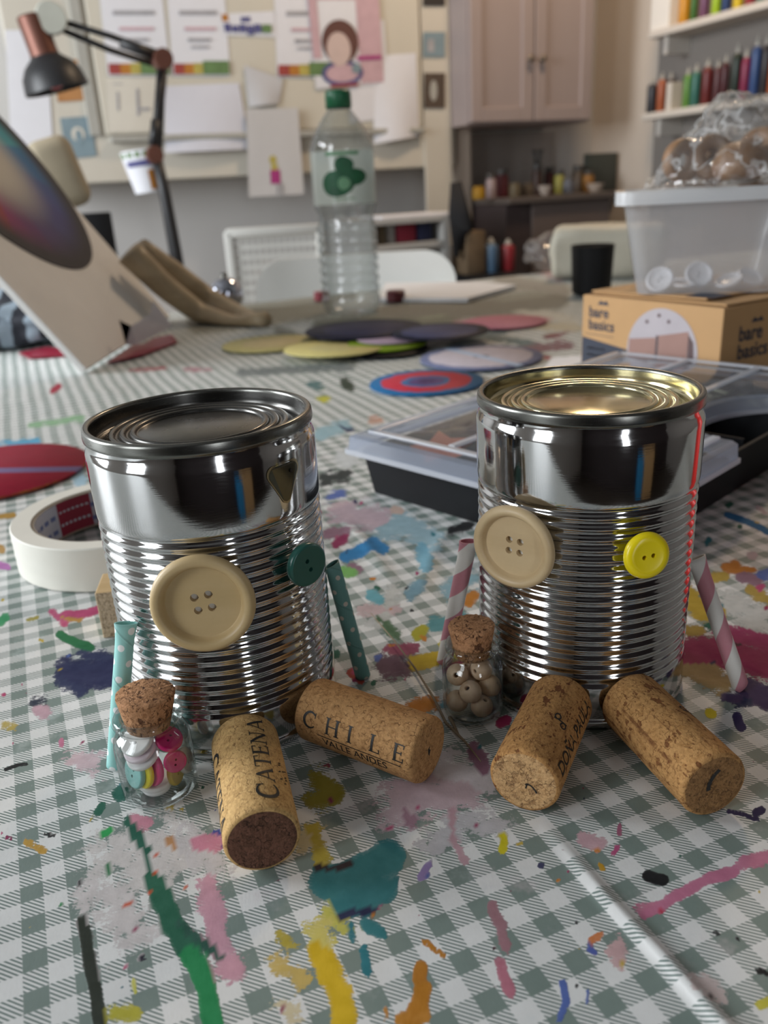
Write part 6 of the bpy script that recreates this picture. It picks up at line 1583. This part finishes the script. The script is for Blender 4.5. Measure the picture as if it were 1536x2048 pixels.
def chair(label, px0, px1, py_top, b, holes, M_, group=None, back_h=.40, corner=.06, flip=False):
    A0, A1 = on_b(px0, py_top + 40, b).dot(UA), on_b(px1, py_top + 40, b).dot(UA)
    zt = on_b((px0 + px1) / 2, py_top, b).z; w = A1 - A0
    o_ = room((A0 + A1) / 2, b, FLOOR_Z); rt = thing('plastic_chair', label, 'chair', T(o_) @ MR @ Rz(-.32) @ (Rz(PI) if flip else Matrix()), group)
    H = zt - FLOOR_Z
    bm = bmesh.new()
    hb = back_h
    nx, nz = 36, 30
    pts = rounded(w, hb, corner, 8, (0, 0, 1, 1))
    if holes:
        # pierced back: a grid of small round-ish openings inside a plain margin
        cols, rows = 13, 7; mx, mz, gz = .020, .020, .16
        cw, rh = (w - 2 * mx) / cols, gz / rows
        V = {}
        def vert(x, z):
            k_ = (round(x, 5), round(z, 5))
            if k_ not in V: V[k_] = bm.verts.new((x, 0, z))
            return V[k_]
        def vert2(x, z):
            k_ = (round(x, 5), round(z, 5), 1)
            if k_ not in V: V[k_] = bm.verts.new((x, .006, z))
            return V[k_]
        z1_ = H - mz; z0_ = z1_ - gz
        for i in range(cols):
            for j in range(rows):
                x0, x1 = -w / 2 + mx + i * cw, -w / 2 + mx + (i + 1) * cw; za, zb_ = z0_ + j * rh, z0_ + (j + 1) * rh
                cx_, cz_, hr_ = (x0 + x1) / 2, (za + zb_) / 2, min(cw, rh) * .34
                O = [vert(x0, za), vert(x1, za), vert(x1, zb_), vert(x0, zb_)]
                I = [bm.verts.new((cx_ + hr_ * sx, 0, cz_ + hr_ * sz)) for sx, sz in ((-1, -1), (1, -1), (1, 1), (-1, 1))]
                Ob = [vert2(x0, za), vert2(x1, za), vert2(x1, zb_), vert2(x0, zb_)]
                Ib = [bm.verts.new((v.co.x, .006, v.co.z)) for v in I]
                for k in range(4):
                    k2 = (k + 1) % 4
                    bm.faces.new((O[k], O[k2], I[k2], I[k])); bm.faces.new((Ob[k2], Ob[k], Ib[k], Ib[k2])); bm.faces.new((I[k], I[k2], Ib[k2], Ib[k]))
        for (xa, xb, za, zb_) in ((-w / 2 + .006, w / 2 - .006, z1_ - .0005, H), (-w / 2, -w / 2 + mx + .0005, z0_ - .17, H - .006), (w / 2 - mx - .0005, w / 2, z0_ - .17, H - .006), (-w / 2 + mx, w / 2 - mx, z0_ - .015, z0_ + .0005)):
            add_box(bm, ((xa + xb) / 2, 0, (za + zb_) / 2), (xb - xa, .014, zb_ - za), bev=.004)
    else:
        xs_ = [-w / 2 + w * (.5 - .5 * math.cos(PI * k / 28)) for k in range(29)]
        def ztop(x):
            d_ = abs(x) - (w / 2 - corner)
            return H - corner + math.sqrt(max(corner ** 2 - d_ ** 2, 0)) if d_ > 0 else H
        G_ = [[[bm.verts.new((x, yy + .022 * (x / (w / 2)) ** 2, H - hb + (ztop(x) - H + hb) * j / 8)) for j in range(9)] for x in xs_] for yy in (0, .012)]
        for i in range(28):
            for j in range(8):
                for s_ in (0, 1): q_ = (G_[s_][i][j], G_[s_][i + 1][j], G_[s_][i + 1][j + 1], G_[s_][i][j + 1]); bm.faces.new(q_ if s_ == 0 else q_[::-1])
            for j in (0, 8): bm.faces.new((G_[0][i][j], G_[1][i][j], G_[1][i + 1][j], G_[0][i + 1][j]))
        for i in (0, 28):
            for j in range(8): bm.faces.new((G_[0][i][j], G_[0][i][j + 1], G_[1][i][j + 1], G_[1][i][j]))
    obj('backrest', bm, M_, rt, angle=.7)
    bm = bmesh.new(); add_box(bm, (0, .20 if b > 2 else .20, .44), (w * .98, .40, .03), bev=.012); obj('seat', bm, M_, rt, angle=.7)
    for sx in (-1, 1):
        for y0, lean in ((.02, .02), (.38, -.02)):
            bm = bmesh.new(); add_tube(bm, [(sx * w * .44, y0, .43), (sx * w * .47, y0 - lean, .0)], [.018, .013], 12); obj('leg', bm, M_, rt)
    bm = bmesh.new()
    for sx in (-1, 1): add_box(bm, (sx * (w / 2 - .02), .004, (.45 + H - hb) / 2 + .02), (.03, .014, abs(H - hb - .42) + .06), bev=.004)
    obj('back_support', bm, M_, rt)
    return rt
chair('white plastic chair with a rounded solid back at the far side of the table', 516, 886, 508, 1.54, False, M_WHITE_PL, flip=True)
chair('off-white plastic chair with a pierced back behind the solid-backed one', 452, 645, 452, 1.94, True, plain('off-white chair plastic', (.66, .65, .61), .45, var=.03, scale=8), back_h=.39)
cb = on_b(96, 300, 1.80)
bm = bmesh.new(); add_box(bm, (0, .02, -.055), (.085, .05, .13), bev=.024, seg=4)
pc = thing('padded_chair', 'beige padded chair back showing behind the tilted panel', 'chair', T(Vector((cb.x, cb.y, FLOOR_Z))) @ MR)
bmesh.ops.transform(bm, matrix=T((0, 0, cb.z - FLOOR_Z + .012)) @ Ry(-.25), verts=bm.verts[:])
M_BEIGE = plain('beige upholstery', (.40, .34, .24), .8, var=.08, scale=30)
obj('backrest', bm, M_BEIGE, pc, angle=.7)
bm = bmesh.new(); add_box(bm, (0, .20, .44), (.38, .38, .07), bev=.02); obj('seat', bm, M_BEIGE, pc, angle=.7)
bm = bmesh.new(); add_tube(bm, [(0, .02, .45), (0, .03, cb.z - FLOOR_Z - .1)], .02, 12); obj('back_post', bm, M_BLACK_METAL, pc)
bm = bmesh.new(); add_tube(bm, [(0, .2, .02), (0, .2, .41)], .03, 12); add_lathe(bm, [(0, 0), (.22, 0), (.22, .02), (.04, .05), (0, .05)], 24, T((0, .2, 0)), caps=False); obj('pedestal', bm, M_BLACK_METAL, pc)

# ------------------------------------------------------------------ low white shelf unit right of the bottle and what it holds
SB = 2.44
sA0, sA1 = on_b(752, 450, SB).dot(UA), on_b(894, 450, SB).dot(UA)
zt_, z1s, z2s, z3s = on_b(820, 352, SB).z, on_b(820, 425, SB + .1).z, on_b(820, 436, SB).z, on_b(820, 486, SB).z
su = thing('shelf_unit', 'open white shelf unit against the wall right of the water bottle', 'shelf unit', room(sA0, SB, FLOOR_Z)); isu = T(-room(sA0, SB, FLOOR_Z))
M_SHELF = plain('greyish white shelf paint', (.44, .43, .41), .5, var=.04, scale=6)
wpart('side_panel', su, isu, rbox(sA0 - .02, sA0, SB, SB + .36, FLOOR_Z, z2s), M_SHELF); wpart('side_panel', su, isu, rbox(sA1 - .012, sA1 + .008, SB, SB + .36, FLOOR_Z, z2s), M_SHELF)
wpart('shelf_board', su, isu, rbox(sA0, sA1 - .012, SB, SB + .36, z2s - .016, z2s, .002), M_SHELF); wpart('shelf_board', su, isu, rbox(sA0, sA1 - .012, SB, SB + .34, z3s - .02, z3s, .002), M_SHELF); wpart('shelf_board', su, isu, rbox(sA0, sA1 - .012, SB, SB + .34, -.40, -.38, .002), M_SHELF)
wpart('back_panel', su, isu, rbox(sA0, sA1 - .012, SB + .345, SB + .36, FLOOR_Z, z2s - .017), M_SHELF)
for x0, x1, m, lb in ((756, 772, plain('tan box card', (.14, .11, .07), .7), 'narrow tan box on the shelf, next to the bottle'), (776, 790, M_DESK, 'narrow grey box on the open shelf'), (794, 832, plain('crimson box card', (.20, .012, .03), .5), 'crimson box on the open shelf'), (837, 864, plain('navy box card', (.012, .016, .05), .5), 'navy box on the open shelf')):
    wbox('storage_box', lb, 'box', x0, 443, x1, 486, SB + .03, .16, m, .003, z3s + .0005, 'boxes on the open shelf')
q0 = on_b(812, 420, SB + .12)
bm = bmesh.new(); add_box(bm, (0, 0, .004), (.26, .20, .008), MR, .002)
o = obj('paper_pile', bm, M_WHITE_PAPER, None, None, T(Vector((q0.x, q0.y, z2s + .0006)))); tag(o, 'pile of white paper on top of the shelf unit', 'paper')
bm = bmesh.new(); hp = on_b(912, 365, 2.40)
for k in range(5):
    x = .008 * (k - 2); add_tube(bm, [hp + UA * (x * .5) + Vector((0, 0, .0)), hp + UA * (x + .004) + Vector((0, 0, -.09 - .01 * k)) - VB * .01 * k, hp + UA * (x * 1.4 + .02) + Vector((0, 0, -.22 + .02 * k))], [.010, .015, .010], 8)
o = obj('black_apron', bm, plain('black cotton', (.012, .011, .012), .9), None, True); tag(o, 'black apron hanging from the end of the board', 'apron')
# paper sack and two bottles standing further back on the floor side
STZ = on_b(985, 548, 2.35).z
st = thing('low_bench', 'low dark bench holding the paper sack and two bottles', 'bench', room(on_b(985, 548, 2.35).dot(UA), 2.35, FLOOR_Z)); ist = T(-room(on_b(985, 548, 2.35).dot(UA), 2.35, FLOOR_Z))
wpart('bench_top', st, ist, rbox(max(on_b(916, 548, 2.3).dot(UA), sA1 + .012), on_b(1045, 548, 2.3).dot(UA), 2.27, 2.54, STZ - .03, STZ, .004), M_BLACK)
for px in (940, 1036):
    wpart('leg', st, ist, rbox(on_b(px, 548, 2.3).dot(UA) - .015, on_b(px, 548, 2.3).dot(UA) + .015, 2.29, 2.52, FLOOR_Z, STZ - .03), M_BLACK)
wbox('paper_sack', 'crumpled brown paper sack beside the shelf unit', 'paper bag', 934, 462, 972, 548, 2.38, .10, plain('brown sack paper', (.15, .10, .055), .85, var=.25, scale=25), .005, STZ + .0005)
def paint_bottle(px, top, bot, b, w_px, m, label, cap_m, place=on_b, kind='bottle', z0=None, group=None, a=None):
    if a is None: p0 = on_b(px, bot, b)
    else: p0 = on_a(px, bot, a)
    dep = (p0 - CAM).dot(FWD); pp_ = F_PX / dep
    z = p0.z if z0 is None else z0
    h = (bot - top) / pp_; r = w_px / 2 / pp_
    t = thing('paint_bottle', label, 'paint bottle', T(Vector((p0.x, p0.y, z + .0004))), group)
    bm = bmesh.new(); add_lathe(bm, [(0, 0), (r * .92, 0), (r, r * .1), (r, h * .70), (r * .94, h * .76), (r * .5, h * .82), (r * .42, h * .84), (0, h * .84)], 24, caps=False); obj('bottle_body', bm, m, t, angle=.7)
    bm = bmesh.new(); add_lathe(bm, [(r * .5, h * .82), (r * .5, h * .90), (r * .36, h * .91), (r * .16, h), (0, h)], 18, caps=False); obj('nozzle_cap', bm, cap_m, t, angle=.7)
    return t
cp_ = plain('pale cap plastic', (.42, .40, .36), .5); cpd = plain('dark cap plastic', (.05, .045, .04), .5)
paint_bottle(982, 482, 548, 2.40, 30, plain('slate blue paint', (.08, .14, .22), .4), 'slate blue bottle on the low bench', cp_, z0=STZ)
paint_bottle(1016, 488, 548, 2.40, 28, plain('signal red paint', (.26, .02, .025), .4), 'red bottle with a pale cap on the low bench', cp_, z0=STZ)

# ------------------------------------------------------------------ wall cupboard, counter and what stands on it
CB_ = 2.66
ca0, ca1, cam_ = on_b(940, 200, CB_).dot(UA), on_b(1184, 200, CB_).dot(UA), on_b(1068, 200, CB_).dot(UA)
cz0 = on_b(1060, 246, CB_).z
cu = thing('wall_cupboard', 'pinkish white two-door cupboard on the back wall', 'cupboard', room(ca0, CB_, cz0)); icu = T(-room(ca0, CB_, cz0))
M_CUPB = plain('pinkish cupboard paint', (.35, .285, .27), .5, var=.04, scale=5)
wpart('carcass', cu, icu, rbox(ca0, ca1, CB_ + .02, B_BACK - .001, cz0, CEIL_Z - .25, .003), M_CUPB)
for k, (x0, x1) in enumerate(((ca0 + .004, cam_ - .003), (cam_ + .003, ca1 - .004))):
    bm = bmesh.new(); zt2 = CEIL_Z - .27; f = .045
    for (p, q, r, s) in ((x0, x0 + f, cz0 + .006, zt2), (x1 - f, x1, cz0 + .006, zt2), (x0 + f, x1 - f, cz0 + .006, cz0 + .006 + f), (x0 + f, x1 - f, zt2 - f, zt2)): rbox(p, q, CB_ - .002, CB_ + .0195, r, s, .003, bm=bm)
    rbox(x0 + f - .004, x1 - f + .004, CB_ + .008, CB_ + .0195, cz0 + f, zt2 - f + .004, 0, bm=bm)
    d = wpart('door', cu, icu, bm, M_CUPB)
    kx = (x1 - .022) if k == 0 else (x0 + .022); kp = room(kx, CB_ - .002, on_b(1060, 118, CB_).z)
    bm = bmesh.new(); add_lathe(bm, [(0, .022), (.009, .021), (.012, .016), (.010, .011), (.005, .008), (.005, 0)], 20, T(icu.translation) @ frame(kp, UA, z=-VB), caps=False)
    obj('knob', bm, plain('dull brass knob', (.22, .18, .14), .4, metal=.6), d, True)
KB = 2.58
ka0, ka1, kz = pr + .004, on_b(1232, 400, KB).dot(UA), on_b(1080, 392, KB).z
kt = thing('base_cabinet', 'taupe base cabinet with a worktop below the wall cupboard', 'cabinet', room(ka0, KB, FLOOR_Z)); ikt = T(-room(ka0, KB, FLOOR_Z))
M_TAUPE = plain('taupe cabinet paint', (.135, .105, .095), .6, var=.06, scale=6); M_TOP = plain('dark worktop', (.11, .09, .08), .4)
wpart('carcass', kt, ikt, rbox(ka0 + .11, ka1 - .01, KB + .02, B_BACK - .025, FLOOR_Z, kz - .022, .003), M_TAUPE)
wpart('worktop', kt, ikt, rbox(ka0, ka1, KB, B_BACK - .025, kz - .022, kz, .004), M_TOP)
wpart('end_panel', kt, ikt, rbox(ka0 + .004, ka0 + .108, KB + .03, B_BACK - .025, FLOOR_Z, kz - .022, .003), plain('dark plum panel', (.050, .034, .034), .6))
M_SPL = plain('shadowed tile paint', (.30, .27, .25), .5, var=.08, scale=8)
struct('trim_2', rbox(ka0, ka1 - .02, B_BACK - .012, B_BACK, kz, cz0 - .01), M_SPL, 'splashback above the worktop, shade put into its grey')
CL = 'jars and pots on the worktop'
for k, (px, top, w, hgt, dpt, col, kind, lb) in enumerate(((958, 388, 26, 24, .10, (.42, .22, .01), 'tub', 'bright yellow tub on the left end of the worktop'), (982, 380, 20, 46, .16, (.34, .26, .26), 'jar', 'pale pinkish jar behind the yellow tub'), (1004, 386, 26, 52, .20, (.10, .014, .020), 'jar', 'dark red jar on the worktop'), (1030, 389, 24, 26, .10, (.13, .10, .055), 'tub', 'olive tub in the middle left of the worktop'),
        (1056, 390, 24, 24, .12, (.12, .09, .06), 'tub', 'brown tub beside the olive one'), (1074, 389, 22, 58, .20, (.05, .022, .014), 'jar', 'dark brown jar of brushes on the worktop'), (1090, 392, 28, 18, .06, (.50, .42, .36), 'bowl', 'small pale bowl at the front of the worktop'), (1098, 389, 20, 50, .22, (.09, .014, .010), 'jar', 'dark reddish jar behind the pale bowl'),
        (1118, 390, 20, 44, .18, (.30, .28, .06), 'jar', 'yellowish jar right of the pale bowl'), (1136, 392, 22, 26, .10, (.14, .15, .18), 'tub', 'slate tub right of the yellowish jar'), (1156, 390, 26, 50, .18, (.07, .045, .025), 'jar', 'brown jar near the right of the worktop'), (1176, 390, 22, 40, .14, (.26, .12, .02), 'jar', 'orange-brown jar near the right of the worktop'), (1190, 394, 34, 16, .05, (.52, .42, .34), 'bowl', 'pale shallow bowl at the right of the worktop'))):
    p0 = on_b(px, top, KB + dpt); pp_ = F_PX / (p0 - CAM).dot(FWD); r, h = w / 2 / pp_, hgt / pp_
    m = plain('pot colour %d' % k, col, .5, var=.15, scale=40)
    t = thing('worktop_' + kind, lb, kind, T(Vector((p0.x, p0.y, kz + .0005))), CL)
    bm = bmesh.new()
    if kind == 'bowl': add_lathe(bm, [(0, 0), (r * .5, 0), (r * .85, h * .5), (r, h), (r * .94, h), (r * .8, h * .55), (r * .45, h * .15), (0, h * .12)], 28, caps=False)
    else: add_lathe(bm, [(0, 0), (r * .95, 0), (r, h * .05), (r, h * .72), (r * .8, h * .80), (r * .8, h * .82), (0, h * .82)], 28, caps=False)
    obj(kind + '_body', bm, m, t, angle=.6)
    if kind != 'bowl':
        bm = bmesh.new(); add_lathe(bm, [(r * .86, h * .80), (r * .88, h * .82), (r * .88, h * .97), (r * .82, h), (0, h)], 28, caps=False); obj('lid', bm, cpd if kind == 'jar' else m, t, angle=.6)
    if 'brushes' in lb:
        for q in range(6):
            bm = bmesh.new(); a_ = q * 1.05; add_tube(bm, [(r * .4 * math.cos(a_), r * .4 * math.sin(a_), h * .9), (r * .9 * math.cos(a_), r * .9 * math.sin(a_), h * 1.45)], .0025, 6); obj('brush', bm, cpd, t)
wbox('dark_tray', 'dark green tray standing upright at the right end of the worktop', 'tray', 1172, 306, 1234, 392, KB + .20, .02, plain('dark green tray', (.045, .052, .045), .5), .003, kz + .0005)

# ------------------------------------------------------------------ paint shelves along the right wall
SA = A_RIGHT - .125
def shelf(zpx, label, px_left):
    e = on_a(px_left, zpx, SA); z = e.z; b1 = e.dot(VB)
    t = thing('wall_shelf', label, 'shelf', room(SA, b1, z)); it = T(-room(SA, b1, z))
    wpart('shelf_board', t, it, rbox(SA, A_RIGHT - .0005, b1 - 1.6, b1, z - .022, z, .003), M_TRIM)
    for bb in (b1 - .06, b1 - .7, b1 - 1.4): wpart('bracket', t, it, rbox(A_RIGHT - .10, A_RIGHT - .0005, bb - .010, bb + .010, z - .075, z - .022, .002), M_TRIM)
    return z, b1
zl_, bl_ = shelf(228, 'lower white wall shelf with a row of dark paint bottles', 1283)
zu_, bu_ = shelf(64, 'upper white wall shelf at the top right corner', 1296)
def shelf_bottle(px, py_b, h, w, col, label, z, group):
    p0 = on_a(px, py_b, SA + .055)
    dep = (p0 - CAM).dot(FWD); pp_ = F_PX / dep
    t = thing('paint_bottle', label, 'paint bottle', T(Vector((p0.x, p0.y, z + .0004))), group)
    r, h = w / 2 / pp_, h / pp_
    m = plain('bottle paint ' + label[:18], col, .4, var=.08)
    bm = bmesh.new(); add_lathe(bm, [(0, 0), (r * .92, 0), (r, r * .1), (r, h * .70), (r * .94, h * .76), (r * .5, h * .82), (r * .42, h * .84), (0, h * .84)], 24, caps=False); obj('bottle_body', bm, m, t, angle=.7)
    bm = bmesh.new(); add_lathe(bm, [(r * .5, h * .82), (r * .5, h * .90), (r * .36, h * .91), (r * .16, h), (0, h)], 18, caps=False); obj('nozzle_cap', bm, cp_, t, angle=.7)
G1, G2 = 'paint bottles on the lower shelf', 'paint bottles on the upper shelf'
for px, h, w, col, lb in ((1302, 66, 19, (.035, .036, .045), 'charcoal paint bottle at the left end of the lower shelf'), (1321, 72, 18, (.36, .10, .04), 'orange paint bottle near the left end of the lower shelf'), (1338, 70, 13, (.045, .020, .022), 'slim maroon paint bottle right of the orange one'),
        (1372, 74, 18, (.10, .24, .04), 'leaf green paint bottle left of the teal one'), (1388, 78, 20, (.03, .14, .11), 'teal paint bottle right of the leaf green one'), (1410, 84, 22, (.12, .012, .012), 'dark red paint bottle in the middle of the lower shelf'), (1430, 80, 15, (.09, .030, .035), 'dusky plum paint bottle right of the dark red one'), (1444, 88, 16, (.06, .010, .014), 'blackish red paint bottle before the black-green one'),
        (1466, 104, 20, (.012, .024, .016), 'black-green paint bottle left of the magenta one'), (1484, 92, 19, (.20, .015, .06), 'magenta paint bottle on the lower shelf'), (1503, 112, 20, (.03, .07, .20), 'blue paint bottle on the lower shelf'), (1522, 112, 18, (.020, .018, .022), 'black paint bottle right of the blue one'), (1541, 124, 22, (.40, .14, .05), 'orange paint bottle at the right edge of the picture')):
    shelf_bottle(px, 222, h, w, col, lb, zl_, G1)
for px, h, w, col, lb in ((1351, 70, 13, (.10, .03, .10), 'purple paint bottle on the upper shelf beside the white box'), (1368, 76, 22, (.60, .27, .01), 'amber paint bottle on the upper shelf'), (1386, 76, 14, (.05, .15, .02), 'green paint bottle right of the amber one'), (1407, 80, 18, (.16, .06, .13), 'plum paint bottle on the upper shelf'), (1431, 84, 19, (.34, .52, .01), 'lime paint bottle on the upper shelf'),
        (1450, 86, 18, (.02, .05, .16), 'navy paint bottle on the upper shelf'), (1474, 90, 20, (.70, .52, .02), 'yellow paint bottle on the upper shelf'), (1498, 94, 20, (.30, .02, .03), 'crimson paint bottle on the upper shelf'), (1520, 98, 20, (.03, .16, .20), 'teal paint bottle on the upper shelf')):
    shelf_bottle(px, 40, h, w, col, lb, zu_, G2)
p0 = on_a(1322, 52, SA + .02); bq = p0.dot(VB)
bm = rbox(SA + .012, SA + .10, bq - .045, bq + .045, zu_ + .0005, zu_ + .16, .003); c = room(SA + .05, bq, zu_); bmesh.ops.transform(bm, matrix=T(-c), verts=bm.verts[:])
o = obj('white_carton', bm, m_paper('bright carton', (.78, .76, .72)), None, None, T(c)); tag(o, 'white carton at the left end of the upper shelf', 'carton')
p0 = on_a(1351, 222, SA + .055); bq = p0.dot(VB)
bm = rbox(SA + .02, SA + .11, bq - .012, bq + .012, zl_ + .0005, zl_ + .085, .002); c = room(SA + .05, bq, zl_); bmesh.ops.transform(bm, matrix=T(-c), verts=bm.verts[:])
o = obj('cream_divider', bm, M_TRIM, None, None, T(c)); tag(o, 'cream upright divider between bottles on the lower shelf', 'divider')

# ------------------------------------------------------------------ ceiling lamp that warms the right-hand corner
CLP = room(1.55, 1.95, CEIL_Z)
clt = thing('ceiling_lamp', 'round warm ceiling lamp above the paint shelves', 'ceiling lamp', T(CLP))
bm = bmesh.new(); add_lathe(bm, [(0, -.03), (.12, -.03), (.15, -.012), (.15, -.0005), (0, -.0005)], 40, caps=False); obj('lamp_housing', bm, M_TRIM, clt, angle=.6)
l = bpy.data.lights.new('warm_ceiling_light', 'AREA'); l.shape = 'DISK'; l.size = .3; l.energy = 17.0; l.color = (1.0, .74, .50)
lo_ = bpy.data.objects.new('warm_ceiling_light', l); COL.objects.link(lo_); lo_.location = CLP + Vector((0, 0, -.045))

# ------------------------------------------------------------------ the unseen half of the studio, which the tins mirror
def rear_box(name, label, cat, a0, a1, b0, b1, z0, z1, m):
    c = room((a0 + a1) / 2, (b0 + b1) / 2, z0); bm = rbox(a0, a1, b0, b1, z0, z1, .004); bmesh.ops.transform(bm, matrix=T(-c), verts=bm.verts[:])
    o = obj(name, bm, m, None, None, T(c)); tag(o, label, cat); return o
rear_box('blue_reflection_block', 'added unseen blue block on the floor by the rear wall', 'reflection block', .62, .78, B_REAR + .01, B_REAR + .35, FLOOR_Z + .0005, -.36, plain('reflection blue', (.02, .20, .42), .5))  # added so the tins mirror something blue behind the viewer
rear_box('tan_reflection_box', 'added unseen tan box on the floor by the rear wall', 'reflection box', .80, 1.15, B_REAR + .01, B_REAR + .40, FLOOR_Z + .0005, -.30, plain('reflection tan', (.42, .26, .12), .5))  # unseen box put in for the tan reflections in the tins

rbp = Vector((.258, .336, .0006)); t = thing('paint_bottle', 'red paint bottle on the table beyond the right edge of the picture', 'paint bottle', T(rbp))
bm = bmesh.new(); add_lathe(bm, [(0, 0), (.020, 0), (.022, .002), (.022, .085), (.019, .095), (.010, .102), (0, .103)], 32, caps=False); obj('bottle_body', bm, plain('bright red paint', (.60, .02, .015), .35), t, angle=.7)
bm = bmesh.new(); add_lathe(bm, [(.0105, .1015), (.0105, .112), (.004, .124), (0, .125)], 24, caps=False); obj('nozzle_cap', bm, cp_, t, angle=.7)
